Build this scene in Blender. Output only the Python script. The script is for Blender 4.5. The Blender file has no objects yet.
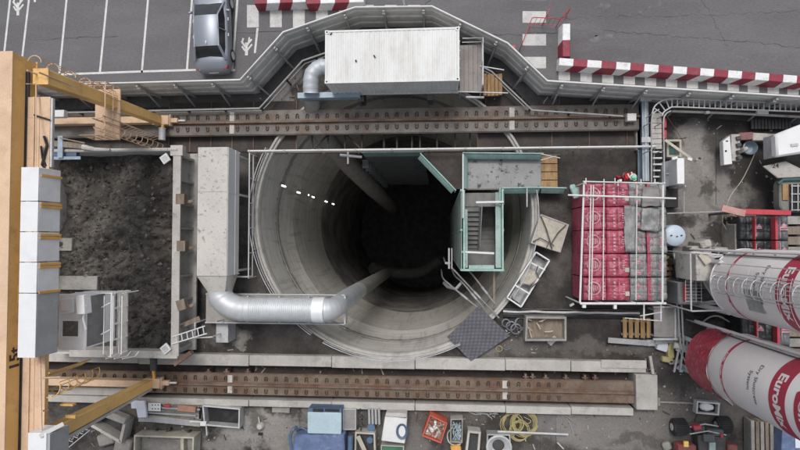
import bpy, math, random
from mathutils import Vector, Matrix, noise
from mathutils.geometry import tessellate_polygon
rad = math.radians
rnd = random.Random(7)
S = bpy.context.scene
COL = S.collection

# ------------------------------------------------------------------ camera
CAMH = 27.0
F = 540.0
_a = Vector((40, -15, -F)).normalized()
CQ = _a.rotation_difference(Vector((0, 0, -1)))
cd = bpy.data.cameras.new('camera')
cam = bpy.data.objects.new('camera', cd)
COL.objects.link(cam)
cam.location = (0, 0, CAMH)
cam.rotation_mode = 'QUATERNION'
cam.rotation_quaternion = CQ
cd.sensor_width = 36
cd.lens = 36 * F / 800
cd.clip_end = 2000
S.camera = cam

def P(u, v, z=0.0):
    """point at height z seen at photo pixel (u, v)"""
    d = CQ @ Vector((u - 400, 225 - v, -F))
    t = (CAMH - z) / -d.z
    return Vector((d.x * t, d.y * t, z))
def PX(u, z=0, v=240): return P(u, v, z).x
def PY(v, z=0, u=440): return P(u, v, z).y

# ------------------------------------------------------------------ materials
def newmat(name):
    m = bpy.data.materials.new(name); m.use_nodes = True
    nt = m.node_tree; nt.nodes.clear()
    o = nt.nodes.new('ShaderNodeOutputMaterial')
    b = nt.nodes.new('ShaderNodeBsdfPrincipled')
    nt.links.new(b.outputs[0], o.inputs[0])
    return m, nt, b
def N(nt, t, **k):
    n = nt.nodes.new(t)
    for a, c in k.items():
        if a.startswith('i_'):
            n.inputs[int(a[2:])].default_value = c
        else: setattr(n, a, c)
    return n
def L(nt, a, b): nt.links.new(a, b)
def c4(c): return (c[0], c[1], c[2], 1)
def mixc(nt, fac, a, b):
    m = N(nt, 'ShaderNodeMix', data_type='RGBA')
    if isinstance(fac, (int, float)): m.inputs[0].default_value = fac
    else: L(nt, fac, m.inputs[0])
    for s, i in ((a, 6), (b, 7)):
        if isinstance(s, tuple): m.inputs[i].default_value = c4(s)
        else: L(nt, s, m.inputs[i])
    return m.outputs[2]
def noiz(nt, vec, scale, detail=6, rough=.6):
    n = N(nt, 'ShaderNodeTexNoise')
    n.inputs['Scale'].default_value = scale
    n.inputs['Detail'].default_value = detail
    n.inputs['Roughness'].default_value = rough
    L(nt, vec, n.inputs['Vector'])
    return n.outputs['Fac']
def ramp(nt, s, a, b):
    r = N(nt, 'ShaderNodeMapRange', clamp=True)
    r.interpolation_type = 'SMOOTHSTEP'
    L(nt, s, r.inputs[0])
    r.inputs[1].default_value = a; r.inputs[2].default_value = b
    return r.outputs[0]
def mth(nt, op, a, b):
    m = N(nt, 'ShaderNodeMath', operation=op)
    for i, s in enumerate((a, b)):
        if isinstance(s, (int, float)): m.inputs[i].default_value = s
        else: L(nt, s, m.inputs[i])
    return m.outputs[0]
_mc = {}
def mat(name, col, rough=.6, metal=0., var=.16, scale=1.7, dirt=(.09, .08, .07), damt=.35, dscale=1.1,
        dlo=.48, dhi=.72, fine=.12, bump=.15, bscale=25, stretch=(1, 1, 1)):
    if name in _mc: return _mc[name]
    m, nt, b = newmat(name)
    tc = N(nt, 'ShaderNodeTexCoord')
    mp = N(nt, 'ShaderNodeMapping')
    mp.inputs['Scale'].default_value = stretch
    geo = N(nt, 'ShaderNodeNewGeometry')
    L(nt, geo.outputs['Position'], mp.inputs['Vector'])
    vec = mp.outputs[0]
    lo = tuple(c * (1 - var) for c in col); hi = tuple(min(1, c * (1 + var)) for c in col)
    c = mixc(nt, ramp(nt, noiz(nt, vec, scale, 5, .6), .3, .7), lo, hi)
    if damt > 0:
        d = mth(nt, 'MULTIPLY', ramp(nt, noiz(nt, vec, dscale * 2.2, 9, .72), dlo, dhi), damt)
        c = mixc(nt, d, c, dirt)
    if fine > 0:
        f = ramp(nt, noiz(nt, vec, 14, 6, .75), .25, .75)
        f2 = N(nt, 'ShaderNodeMapRange'); L(nt, f, f2.inputs[0])
        f2.inputs[3].default_value = 1 - fine; f2.inputs[4].default_value = 1 + fine
        v = N(nt, 'ShaderNodeVectorMath', operation='SCALE')
        L(nt, c, v.inputs[0]); L(nt, f2.outputs[0], v.inputs[3]); c = v.outputs[0]
    L(nt, c, b.inputs['Base Color'])
    b.inputs['Roughness'].default_value = rough
    b.inputs['Specular IOR Level'].default_value = .3 if rough > .6 else .5
    b.inputs['Metallic'].default_value = metal
    if bump > 0:
        bp = N(nt, 'ShaderNodeBump'); bp.inputs['Strength'].default_value = bump
        bp.inputs['Distance'].default_value = .02
        L(nt, noiz(nt, vec, bscale, 6, .7), bp.inputs['Height'])
        L(nt, bp.outputs[0], b.inputs['Normal'])
    _mc[name] = m
    return m
def emit(name, col, s):
    if name in _mc: return _mc[name]
    m, nt, b = newmat(name)
    b.inputs['Base Color'].default_value = c4(col)
    b.inputs['Emission Color'].default_value = c4(col)
    b.inputs['Emission Strength'].default_value = s
    _mc[name] = m
    return m

M = dict(
    asphalt=mat('asphalt', (.122, .119, .125), .9, var=.12, scale=.22, dirt=(.165, .163, .167), damt=.5, dscale=.16, dlo=.44, dhi=.7, fine=.2, bump=.4, bscale=60, stretch=(.45, 1.5, 1)),
    paint=mat('road_paint', (.55, .55, .54), .75, var=.08, damt=.35, dirt=(.2, .2, .2), dscale=1.6, fine=.15),
    zebra=mat('zebra_paint', (.50, .50, .49), .8, var=.1, damt=.5, dirt=(.25, .25, .25), dscale=.9, fine=.15),
    conc=mat('concrete', (.28, .27, .25), .85, var=.2, scale=.9, dirt=(.12, .11, .1), damt=.55, dscale=.7, fine=.14, bump=.4),
    conc_lt=mat('light_concrete', (.40, .385, .36), .85, var=.14, scale=.7, dirt=(.18, .165, .15), damt=.55, dscale=.6, fine=.1, bump=.3),
    conc_dk=mat('dark_shotcrete', (.035, .034, .034), .9, var=.35, scale=.6, dirt=(.07, .066, .06), damt=.6, dscale=.4, fine=.2, bump=.8, bscale=9),
    mould=mat('galvanised', (.33, .335, .34), .6, .1, var=.12, dirt=(.14, .13, .12), damt=.4, dscale=.9),
    galv=mat('galvanised_steel', (.46, .465, .47), .55, .15, var=.12, dirt=(.16, .15, .14), damt=.35),
    steel_dk=mat('dark_steel', (.07, .07, .072), .6, .3, var=.25, dirt=(.13, .1, .08), damt=.4),
    rust=mat('rusty_steel', (.17, .125, .10), .8, .1, var=.25, scale=.8, dirt=(.12, .06, .035), damt=.75, dscale=.5, dlo=.42, dhi=.62, fine=.2, bump=.4),
    rust_lo=mat('brown_girder', (.175, .135, .105), .75, .15, var=.2, scale=.6, dirt=(.12, .07, .045), damt=.8, dscale=.35, dlo=.42, dhi=.62, fine=.2, bump=.4),
    rust_gr=mat('grey_rusty_steel', (.165, .152, .14), .75, .15, var=.2, scale=.6, dirt=(.13, .085, .06), damt=.7, dscale=.35, dlo=.45, dhi=.65, fine=.2, bump=.4),
    clip=mat('rail_clip', (.075, .058, .048), .8, .2, var=.3, dirt=(.18, .11, .07), damt=.5),
    brown=mat('brown_deck', (.054, .046, .043), .85, var=.25, scale=.8, dirt=(.1, .08, .07), damt=.5, dscale=.6, fine=.2, bump=.3),
    white=mat('white_paint', (.60, .605, .60), .55, var=.05, scale=.6, dirt=(.28, .26, .22), damt=.35, dscale=.5, dlo=.5, dhi=.8, fine=.05, bump=.05),
    cont=mat('container_white', (.60, .61, .605), .55, var=.05, scale=.5, dirt=(.40, .36, .31), damt=.7, dscale=.35, dlo=.45, dhi=.75, fine=.06, bump=.05, stretch=(1, .35, 1)),
    cabin=mat('cabin_white', (.80, .80, .80), .4, var=.04, damt=.15, fine=.03, bump=0),
    cover=mat('cover_white', (.66, .67, .68), .4, var=.03, damt=.1, dscale=.5, fine=.02, bump=0),
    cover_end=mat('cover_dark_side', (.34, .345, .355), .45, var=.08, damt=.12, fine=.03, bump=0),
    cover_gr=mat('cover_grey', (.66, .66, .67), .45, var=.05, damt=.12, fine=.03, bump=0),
    dirtywhite=mat('dirty_white', (.42, .40, .375), .75, var=.12, scale=.8, dirt=(.12, .11, .10), damt=.7, dscale=1.0, dlo=.5, dhi=.72, fine=.12, bump=.2),
    silencer=mat('silencer_sheet', (.45, .43, .40), .6, var=.1, scale=.5, dirt=(.10, .09, .08), damt=.8, dscale=2.6, dlo=.55, dhi=.66, fine=.08, bump=.1),
    yellow=mat('crane_yellow', (.73, .46, .17), .5, var=.1, scale=.5, dirt=(.30, .19, .09), damt=.55, dscale=.45, fine=.06, bump=.05),
    tan=mat('faded_crane_top', (.59, .42, .29), .7, var=.09, scale=.6, dirt=(.36, .25, .16), damt=.5, dscale=.6, fine=.08, bump=.1),
    orange=mat('orange_stripe', (.62, .33, .08), .5, var=.1, damt=.2),
    duct=mat('duct_metal', (.50, .52, .54), .5, .3, var=.08, scale=1.2, dirt=(.3, .29, .27), damt=.3, dscale=.8, fine=.04, bump=.05),
    duct_br=mat('bright_duct', (.8, .82, .84), .4, .3, var=.03, damt=.05, fine=0, bump=0),
    duct_lt=mat('painted_duct', (.42, .45, .48), .5, .2, var=.08, dirt=(.25, .24, .22), damt=.3),
    duct_dk=mat('dusty_duct', (.26, .25, .235), .8, .0, var=.12, dirt=(.14, .13, .12), damt=.5),
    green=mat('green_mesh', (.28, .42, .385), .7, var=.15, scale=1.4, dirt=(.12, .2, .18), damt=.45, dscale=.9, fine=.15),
    greendk=mat('dusty_green_sheet', (.30, .385, .36), .8, var=.2, scale=.6, dirt=(.07, .075, .075), damt=.5, fine=.15),
    teal=mat('teal_paint', (.03, .085, .08), .6, var=.15, damt=.3),
    plate=mat('gangway_plate', (.27, .27, .27), .7, .1, var=.12, scale=.8, dirt=(.05, .05, .05), damt=.9, dscale=1.3, dlo=.55, dhi=.63, fine=.1, bump=.1),
    deckgr=mat('deck_grey', (.25, .24, .235), .75, var=.1, dirt=(.12, .115, .11), damt=.4, fine=.1),
    wood=mat('form_wood', (.30, .19, .095), .75, var=.2, scale=2.2, dirt=(.16, .09, .04), damt=.6, dscale=1.4, fine=.15, stretch=(2.5, .6, 1)),
    wood_gr=mat('old_wood', (.21, .17, .135), .8, var=.25, scale=2, dirt=(.1, .08, .06), damt=.5, fine=.2, stretch=(2.5, .5, 1)),
    muck=mat('muck', (.056, .051, .047), .95, var=.4, scale=.8, dirt=(.17, .157, .142), damt=.6, dscale=.3, dlo=.43, dhi=.66, fine=.3, bump=.5, bscale=30),
    red=mat('red_paint', (.42, .045, .06), .5, var=.12, dirt=(.2, .06, .05), damt=.4),
    barred=mat('barrier_red', (.22, .018, .04), .6, var=.1, dirt=(.17, .10, .10), damt=.6, dscale=1.4),
    barwh=mat('barrier_white', (.66, .67, .68), .6, var=.06, dirt=(.3, .29, .28), damt=.6, dscale=1.2),
    silo=mat('silo_white', (.78, .755, .755), .42, var=.03, scale=.5, dirt=(.38, .36, .34), damt=.35, dscale=.3, dlo=.5, dhi=.85, fine=.02, bump=0),
    silored=mat('silo_red', (.42, .035, .075), .45, var=.07, damt=.1, fine=.03, bump=0),
    black=mat('black_rubber', (.022, .022, .024), .7, var=.2, dirt=(.08, .075, .07), damt=.5),
    ink=mat('black_lettering', (.03, .03, .035), .6, var=.02, damt=0, fine=0, bump=0),
    inkwh=mat('white_lettering', (.78, .76, .76), .5, var=.02, damt=.1, fine=0, bump=0),
    bluetarp=mat('blue_tarp', (.10, .14, .255), .55, var=.2, scale=2.2, dirt=(.30, .34, .4), damt=.55, dscale=1.4, dlo=.55, dhi=.68, fine=.1, bump=.4, bscale=7),
    bluebox=mat('pale_blue_lid', (.34, .45, .50), .5, var=.06, dirt=(.5, .52, .52), damt=.35, dscale=.8),
    blue=mat('blue_paint', (.07, .12, .20), .5, var=.15, damt=.35),
    bluegr=mat('blue_grey_steel', (.27, .34, .40), .5, .2, var=.1, damt=.35),
    tank=mat('tank_blue', (.42, .50, .58), .4, var=.04, dirt=(.25, .25, .25), damt=.15, fine=.03, bump=0),
    hose=mat('yellow_hose', (.42, .36, .17), .6, var=.15, dirt=(.2, .17, .1), damt=.4),
    mesh=mat('rubber_mat', (.085, .086, .10), .8, var=.12, damt=.3, dirt=(.14, .14, .15)),
    person_red=mat('red_hi_vis', (.50, .035, .05), .7, var=.12, damt=.15),
    skin=mat('skin', (.40, .22, .15), .6, var=.06, damt=0, fine=.03, bump=0),
    helmet=mat('mint_helmet', (.30, .62, .50), .35, var=.03, damt=.05, fine=0, bump=0),
    hivis=mat('yellow_glove', (.72, .5, .12), .6, var=.08, damt=.1),
    glass=mat('dark_glass', (.018, .022, .026), .12, var=.1, damt=.08, fine=0, bump=0),
    carpaint=mat('car_paint', (.22, .245, .285), .38, .4, var=.02, dirt=(.2, .2, .2), damt=.06, fine=.02, bump=0),
    paper=mat('white_sheet', (.62, .65, .72), .6, var=.06, damt=.1, fine=.03),
    cream=mat('cream_bags', (.42, .39, .33), .8, var=.15, damt=.4, fine=.1),
    floor=mat('pit_floor', (.08, .08, .08), .8, var=.3, damt=.4),
    lamp=emit('lamp_glow', (1, .97, .9), 5),
)
def wrap_mat(name, col, streak, amt, sc):
    m, nt, b = newmat(name)
    geo = N(nt, 'ShaderNodeNewGeometry')
    mp = N(nt, 'ShaderNodeMapping'); mp.inputs['Scale'].default_value = sc
    L(nt, geo.outputs['Position'], mp.inputs['Vector'])
    n1 = noiz(nt, mp.outputs[0], 5, 8, .75)
    n2 = noiz(nt, geo.outputs['Position'], 1.6, 6, .7)
    c = mixc(nt, ramp(nt, n2, .3, .7), tuple(x * .72 for x in col), tuple(x * 1.15 for x in col))
    c = mixc(nt, mth(nt, 'MULTIPLY', ramp(nt, n1, .5, .68), amt), c, streak)
    L(nt, c, b.inputs['Base Color'])
    b.inputs['Roughness'].default_value = .38
    bp = N(nt, 'ShaderNodeBump'); bp.inputs['Strength'].default_value = .5; bp.inputs['Distance'].default_value = .03
    L(nt, n1, bp.inputs['Height']); L(nt, bp.outputs[0], b.inputs['Normal'])
    return m
M['wrapred'] = wrap_mat('wrapped_red_bags', (.34, .05, .09), (.46, .27, .31), .75, (1, 3, 1))
M['wrapgrey'] = wrap_mat('wrapped_grey_bags', (.20, .205, .205), (.40, .40, .40), .85, (3, 1, 1))
M['wrapdark'] = wrap_mat('wrapped_dark_bags', (.02, .023, .026), (.09, .1, .1), .5, (1, 3, 1))
M['banner'] = wrap_mat('red_plastic_sheet', (.33, .03, .055), (.55, .25, .29), .8, (1, 1, 3.5))

# ------------------------------------------------------------------ mesh builder
class MB:
    def __init__(s, local=False):
        s.v = []; s.f = []; s.mi = []; s.local = local; s.cur = 0
    def add(s, vs, fs, mi=None):
        o = len(s.v); s.v += [Vector(p) for p in vs]
        s.f += [tuple(i + o for i in f) for f in fs]
        s.mi += [s.cur if mi is None else mi] * len(fs)
        return s
    def hexa(s, b, t, mi=None):
        return s.add(list(b) + list(t), [(3, 2, 1, 0), (4, 5, 6, 7), (0, 1, 5, 4), (1, 2, 6, 5), (2, 3, 7, 6), (3, 0, 4, 7)], mi)
    def box(s, x0, x1, y0, y1, z0, z1, mi=None):
        x0, x1 = sorted((x0, x1)); y0, y1 = sorted((y0, y1)); z0, z1 = sorted((z0, z1))
        q = [(x0, y0), (x1, y0), (x1, y1), (x0, y1)]
        return s.hexa([(a, b, z0) for a, b in q], [(a, b, z1) for a, b in q], mi)
    def rbox(s, c, sx, sy, z0, z1, ang=0, mi=None, taper=1):
        ca, sa = math.cos(ang), math.sin(ang)
        def q(k): return [(c[0] + (a * sx * ca - b * sy * sa) * k / 2, c[1] + (a * sx * sa + b * sy * ca) * k / 2) for a, b in ((-1, -1), (1, -1), (1, 1), (-1, 1))]
        return s.hexa([(a, b, z0) for a, b in q(1)], [(a, b, z1) for a, b in q(taper)], mi)
    def prism(s, pts, z0, z1, mi=None):
        n = len(pts)
        ar = sum(pts[i][0] * pts[(i + 1) % n][1] - pts[(i + 1) % n][0] * pts[i][1] for i in range(n))
        if ar < 0: pts = pts[::-1]
        vs = [(p[0], p[1], z0) for p in pts] + [(p[0], p[1], z1) for p in pts]
        fs = [tuple(range(n))[::-1], tuple(range(n, 2 * n))] + [(i, (i + 1) % n, (i + 1) % n + n, i + n) for i in range(n)]
        return s.add(vs, fs, mi)
    def beam(s, a, b, w, h, mi=None, w2=None, h2=None):
        a = Vector(a); b = Vector(b); d = (b - a).normalized()
        up = Vector((0, 0, 1)) if abs(d.z) < .9 else Vector((0, 1, 0))
        x = d.cross(up).normalized(); y = x.cross(d)
        w2 = w2 or w; h2 = h2 or h
        q = ((-1, -1), (1, -1), (1, 1), (-1, 1))
        return s.hexa([a + x * i * w / 2 + y * j * h / 2 for i, j in q], [b + x * i * w2 / 2 + y * j * h2 / 2 for i, j in q], mi)
    def path(s, pts, r, n=8, closed=False, mi=None, caps=True):
        pts = [Vector(p) for p in pts]; m = len(pts)
        rs = r if isinstance(r, (list, tuple)) else [r] * m
        vs = []; ref = None
        for i, p in enumerate(pts):
            a = pts[i - 1] if (i > 0 or closed) else p
            b = pts[(i + 1) % m] if (i < m - 1 or closed) else p
            d = (b - a)
            d = d.normalized() if d.length > 1e-9 else Vector((0, 0, 1))
            if ref is None:
                ref = Vector((0, 0, 1)) if abs(d.z) < .9 else Vector((0, 1, 0))
            x = d.cross(ref)
            if x.length < 1e-4: x = d.cross(Vector((1, 0, 0)))
            x.normalize(); y = x.cross(d).normalized(); ref = y
            for k in range(n):
                t = 2 * math.pi * k / n
                vs.append(p + (x * math.cos(t) + y * math.sin(t)) * rs[i])
        fs = []
        for i in range(m if closed else m - 1):
            j = (i + 1) % m
            for k in range(n):
                fs.append((i * n + k, i * n + (k + 1) % n, j * n + (k + 1) % n, j * n + k))
        if caps and not closed:
            fs += [tuple(range(n))[::-1], tuple(range((m - 1) * n, m * n))]
        return s.add(vs, fs, mi)
    def tube(s, a, b, r=.024, n=6, mi=None): return s.path([a, b], r, n, mi=mi)
    def lathe(s, c, prof, n=64, mi=None, a0=0, a1=2 * math.pi):
        full = abs(a1 - a0 - 2 * math.pi) < 1e-6
        m = n if full else n + 1
        vs = [(c[0] + r * math.cos(a0 + (a1 - a0) * k / n), c[1] + r * math.sin(a0 + (a1 - a0) * k / n), z) for r, z in prof for k in range(m)]
        fs = []
        for i in range(len(prof) - 1):
            for k in range(n):
                k2 = (k + 1) % m
                fs.append((i * m + k, i * m + k2, (i + 1) * m + k2, (i + 1) * m + k))
        return s.add(vs, fs, mi)
    def cyl(s, c, r, z0, z1, n=24, mi=None, r2=None):
        r2 = r if r2 is None else r2
        vs = [(c[0] + q * math.cos(2 * math.pi * k / n), c[1] + q * math.sin(2 * math.pi * k / n), z) for q, z in ((r, z0), (r2, z1)) for k in range(n)]
        fs = [tuple(range(n))[::-1], tuple(range(n, 2 * n))] + [(k, (k + 1) % n, (k + 1) % n + n, k + n) for k in range(n)]
        return s.add(vs, fs, mi)
    def text(s, body, size, fn, mi=None, bold=.0):
        cu = bpy.data.curves.new('lettering', 'FONT'); cu.body = body; cu.size = size
        cu.align_x = 'CENTER'; cu.align_y = 'CENTER'; cu.offset = bold * size; cu.resolution_u = 3
        ob = bpy.data.objects.new('lettering', cu); COL.objects.link(ob)
        dg = bpy.context.evaluated_depsgraph_get()
        me = bpy.data.meshes.new_from_object(ob.evaluated_get(dg))
        s.add([fn(p.co.x, p.co.y) for p in me.vertices], [tuple(p.vertices) for p in me.polygons], mi)
        bpy.data.objects.remove(ob); bpy.data.curves.remove(cu); bpy.data.meshes.remove(me)
        return s
    def build(s, name, mats, parent=None, bevel=0, smooth=True, recalc=True):
        if not isinstance(mats, (list, tuple)): mats = [mats]
        root = parent
        while root is not None and root.parent is not None: root = root.parent
        vs = s.v
        if root is not None and not s.local:
            inv = (Matrix.Translation(root.location) @ Matrix.Rotation(root.rotation_euler.z, 4, 'Z')).inverted()
            vs = [inv @ p for p in s.v]
        me = bpy.data.meshes.new(name)
        me.from_pydata([tuple(p) for p in vs], [], s.f)
        for m in mats: me.materials.append(m)
        if len(mats) > 1: me.polygons.foreach_set('material_index', s.mi)
        if recalc:
            import bmesh
            bm = bmesh.new(); bm.from_mesh(me); bmesh.ops.recalc_face_normals(bm, faces=bm.faces); bm.to_mesh(me); bm.free()
        if smooth:
            me.polygons.foreach_set('use_smooth', [True] * len(me.polygons))
            me.set_sharp_from_angle(angle=rad(38))
        me.update()
        o = bpy.data.objects.new(name, me); COL.objects.link(o)
        if parent is not None: o.parent = parent
        if bevel:
            bv = o.modifiers.new('edge', 'BEVEL'); bv.width = bevel; bv.segments = 1; bv.limit_method = 'ANGLE'; bv.angle_limit = rad(50)
        return o

def T(name, label, cat, loc, rot=0, group=None):
    o = bpy.data.objects.new(name, None); COL.objects.link(o)
    o.location = loc; o.rotation_euler = (0, 0, rot); o.empty_display_size = .2
    o['label'] = label; o['category'] = cat
    if group: o['group'] = group
    return o
def solo(mb, name, mats, label, cat, group=None, kind=None, bevel=0, smooth=True):
    xs = [p.x for p in mb.v]; ys = [p.y for p in mb.v]; zs = [p.z for p in mb.v]
    c = Vector(((min(xs) + max(xs)) / 2, (min(ys) + max(ys)) / 2, min(zs)))
    mb.v = [p - c for p in mb.v]
    o = mb.build(name, mats, None, bevel, smooth); o.location = c
    o['label'] = label; o['category'] = cat
    if group: o['group'] = group
    if kind: o['kind'] = kind
    return o
def struct(mb, name, mats, bevel=0, smooth=False):
    o = mb.build(name, mats, None, bevel, smooth, recalc=True); o['kind'] = 'structure'
    return o
def dup(root, loc, rot=None, label=None):
    def cp(o, par):
        c = o.copy(); COL.objects.link(c); c.parent = par
        for ch in list(o.children): cp(ch, c)
        return c
    r = cp(root, None); r.location = loc
    if rot is not None: r.rotation_euler = (0, 0, rot)
    if label: r['label'] = label
    return r
def offset(pts, d):
    """offset an open polyline to its right side by d"""
    out = []
    n = len(pts)
    for i in range(n):
        ns = []
        for a, b in ((i - 1, i), (i, i + 1)):
            if a >= 0 and b < n:
                e = (Vector(pts[b][:2]) - Vector(pts[a][:2])).normalized(); ns.append(Vector((e.y, -e.x)))
        if len(ns) == 2:
            m = (ns[0] + ns[1]).normalized(); k = d / max(.3, m.dot(ns[0]))
        else: m = ns[0]; k = d
        out.append(Vector((pts[i][0] + m.x * k, pts[i][1] + m.y * k)))
    return out
def along(pts, step, start=.5):
    """points and directions every step metres along a polyline"""
    out = []; s = start
    for a, b in zip(pts, pts[1:]):
        a = Vector(a[:2]); b = Vector(b[:2]); l = (b - a).length; e = (b - a) / l
        while s < l: out.append((a + e * s, e)); s += step
        s -= l
    return out
def rail3(mb, pts, r=.024, n=6, closed=False): mb.path(pts, r, n, closed)

# ------------------------------------------------------------------ world, light
w = bpy.data.worlds.new('World'); S.world = w; w.use_nodes = True
wn = w.node_tree; bg = wn.nodes['Background']
sky = wn.nodes.new('ShaderNodeTexSky'); sky.sky_type = 'NISHITA'; sky.sun_disc = False
SE, SR = rad(64), rad(-6)
sky.sun_elevation = SE; sky.sun_rotation = SR; sky.dust_density = 4; sky.ozone_density = 1
hs = wn.nodes.new('ShaderNodeHueSaturation'); hs.inputs['Saturation'].default_value = .35
wn.links.new(sky.outputs[0], hs.inputs['Color']); wn.links.new(hs.outputs[0], bg.inputs[0])
bg.inputs[1].default_value = .135
sl = bpy.data.lights.new('sun', 'SUN'); sl.energy = 1.25; sl.angle = rad(17); sl.color = (1, .965, .92)
so = bpy.data.objects.new('sun', sl); COL.objects.link(so)
sd = Vector((math.sin(SR) * math.cos(SE), math.cos(SR) * math.cos(SE), math.sin(SE)))
so.rotation_euler = sd.to_track_quat('Z', 'Y').to_euler(); so.location = sd * 60
S.view_settings.view_transform = 'Standard'; S.view_settings.look = 'None'
S.view_settings.exposure = 0.2; S.view_settings.gamma = 1; S.view_settings.use_curve_mapping = False
# ================================================================== SETTING
SC = P(392, 215, .35); SR_ = (P(530, 217, .35) - P(254, 217, .35)).length / 2
HOLE = SR_ + .02
# trench of the lower crane runway
TX0, TX1 = PX(20), PX(632)
TY0, TY1 = PY(402.5, 0, 400), PY(367, 0, 400)
hole = [(SC.x + HOLE * math.cos(2 * math.pi * k / 96), SC.y + HOLE * math.sin(2 * math.pi * k / 96)) for k in range(96)]
outer = [(-400, -400), (400, -400), (400, 400), (-400, 400)]
tr = [(TX0, TY0), (TX1, TY0), (TX1, TY1), (TX0, TY1)]
loops = [[Vector((a, b, 0)) for a, b in l] for l in (outer, hole, tr)]
flat = [p for l in loops for p in l]
tris = tessellate_polygon(loops)
mb = MB(); mb.add(flat, [tuple(t) for t in tris])
# ground material: stained concrete slab, damp and dry areas with shapes of their own
gm, nt, b = newmat('yard_ground')
geo = N(nt, 'ShaderNodeNewGeometry'); pos = geo.outputs['Position']
nz = N(nt, 'ShaderNodeTexNoise'); nz.inputs['Scale'].default_value = .9; nz.inputs['Detail'].default_value = 7; nz.inputs['Roughness'].default_value = .65
L(nt, pos, nz.inputs['Vector'])
sub = N(nt, 'ShaderNodeVectorMath', operation='SUBTRACT'); L(nt, nz.outputs['Color'], sub.inputs[0]); sub.inputs[1].default_value = (.5, .5, .5)
scl = N(nt, 'ShaderNodeVectorMath', operation='SCALE'); L(nt, sub.outputs[0], scl.inputs[0]); scl.inputs[3].default_value = 2.6
wp = N(nt, 'ShaderNodeVectorMath', operation='ADD'); L(nt, pos, wp.inputs[0]); L(nt, scl.outputs[0], wp.inputs[1])
base = mixc(nt, ramp(nt, noiz(nt, pos, .5, 9, .72), .40, .62), (.036, .033, .031), (.098, .090, .084))
def blob(col, u, v, ru, rv, amt, base, soft=.35, ang=0):
    c = P(u, v, 0)
    s_ = N(nt, 'ShaderNodeVectorMath', operation='SUBTRACT'); L(nt, wp.outputs[0], s_.inputs[0]); s_.inputs[1].default_value = (c.x, c.y, 0)
    mp = N(nt, 'ShaderNodeMapping', vector_type='TEXTURE'); mp.inputs['Rotation'].default_value = (0, 0, rad(ang)); mp.inputs['Scale'].default_value = (ru / 20, rv / 20, 1e6)
    L(nt, s_.outputs[0], mp.inputs['Vector'])
    ln = N(nt, 'ShaderNodeVectorMath', operation='LENGTH'); L(nt, mp.outputs[0], ln.inputs[0])
    r_ = N(nt, 'ShaderNodeMapRange', clamp=True); r_.interpolation_type = 'SMOOTHSTEP'
    L(nt, ln.outputs['Value'], r_.inputs[0]); soft *= .75; amt = min(1, amt * 1.0); r_.inputs[1].default_value = 1 + soft; r_.inputs[2].default_value = 1 - soft; r_.inputs[3].default_value = 0; r_.inputs[4].default_value = amt
    return mixc(nt, r_.outputs[0], base, col)
DRY = (.27, .257, .242); PALE = (.215, .203, .19); WET = (.026, .023, .022); MID = (.14, .13, .12)
for args in [
    (PALE, 700, 170, 26, 50, .85, .25), (WET, 706, 188, 5, 34, .7, .5, 25), (DRY, 690, 150, 20, 26, .6, .25), (PALE, 735, 196, 18, 10, .8, .5), (WET, 762, 170, 24, 34, .7, .5), (WET, 725, 135, 16, 22, .7, .5),
    (PALE, 712, 203, 24, 8, .6, .6), (DRY, 705, 240, 28, 18, .75, .4), (WET, 718, 232, 12, 7, .8, .5), (WET, 690, 222, 8, 5, .6, .5),
    (WET, 740, 120, 60, 14, .5, .5), 
    (PALE, 620, 428, 75, 24, .75, .4), (MID, 690, 415, 50, 22, .6, .5), (WET, 690, 375, 40, 16, .6, .5), (WET, 640, 440, 30, 6, .5, .5),
    (DRY, 255, 426, 40, 18, .85, .3), (PALE, 292, 440, 30, 20, .8, .3), (DRY, 225, 445, 22, 8, .6, .4), (DRY, 306, 412, 9, 9, .5, .3), (WET, 255, 420, 9, 14, .55, .6),
    (PALE, 408, 440, 20, 20, .6, .5), (WET, 490, 430, 30, 12, .6, .5), (PALE, 560, 424, 22, 14, .5, .3), (MID, 420, 425, 60, 20, .5, .5),
    (WET, 555, 320, 70, 30, .55, .5), (WET, 590, 180, 60, 26, .6, .5), (MID, 560, 345, 90, 7, .55, .5), (PALE, 480, 352, 16, 12, .7, .4),
    (PALE, 290, 75, 20, 14, .9, .4), (DRY, 282, 95, 14, 10, .7, .4), (WET, 520, 100, 40, 20, .6, .5), (DRY, 240, 343, 12, 7, .8, .3), (PALE, 225, 335, 26, 8, .5, .5),
    (PALE, 150, 408, 30, 20, .5, .5), (WET, 100, 370, 60, 8, .7, .5), (WET, 300, 345, 60, 12, .5, .5)]:
    base = blob(*args[:6], base, *(args[6:]))
f = ramp(nt, noiz(nt, pos, 9, 8, .75), .25, .75)
f2 = N(nt, 'ShaderNodeMapRange'); L(nt, f, f2.inputs[0]); f2.inputs[3].default_value = .8; f2.inputs[4].default_value = 1.22
v_ = N(nt, 'ShaderNodeVectorMath', operation='SCALE'); L(nt, base, v_.inputs[0]); L(nt, f2.outputs[0], v_.inputs[3])
L(nt, v_.outputs[0], b.inputs['Base Color'])
rg = N(nt, 'ShaderNodeMapRange'); L(nt, noiz(nt, pos, .8, 5, .6), rg.inputs[0]); b.inputs['Specular IOR Level'].default_value = .25; rg.inputs[3].default_value = .5; rg.inputs[4].default_value = 1.0
L(nt, rg.outputs[0], b.inputs['Roughness'])
bp = N(nt, 'ShaderNodeBump'); bp.inputs['Strength'].default_value = .5; bp.inputs['Distance'].default_value = .03
L(nt, noiz(nt, pos, 22, 8, .75), bp.inputs['Height']); L(nt, bp.outputs[0], b.inputs['Normal'])
struct(mb, 'ground', gm)

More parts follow.
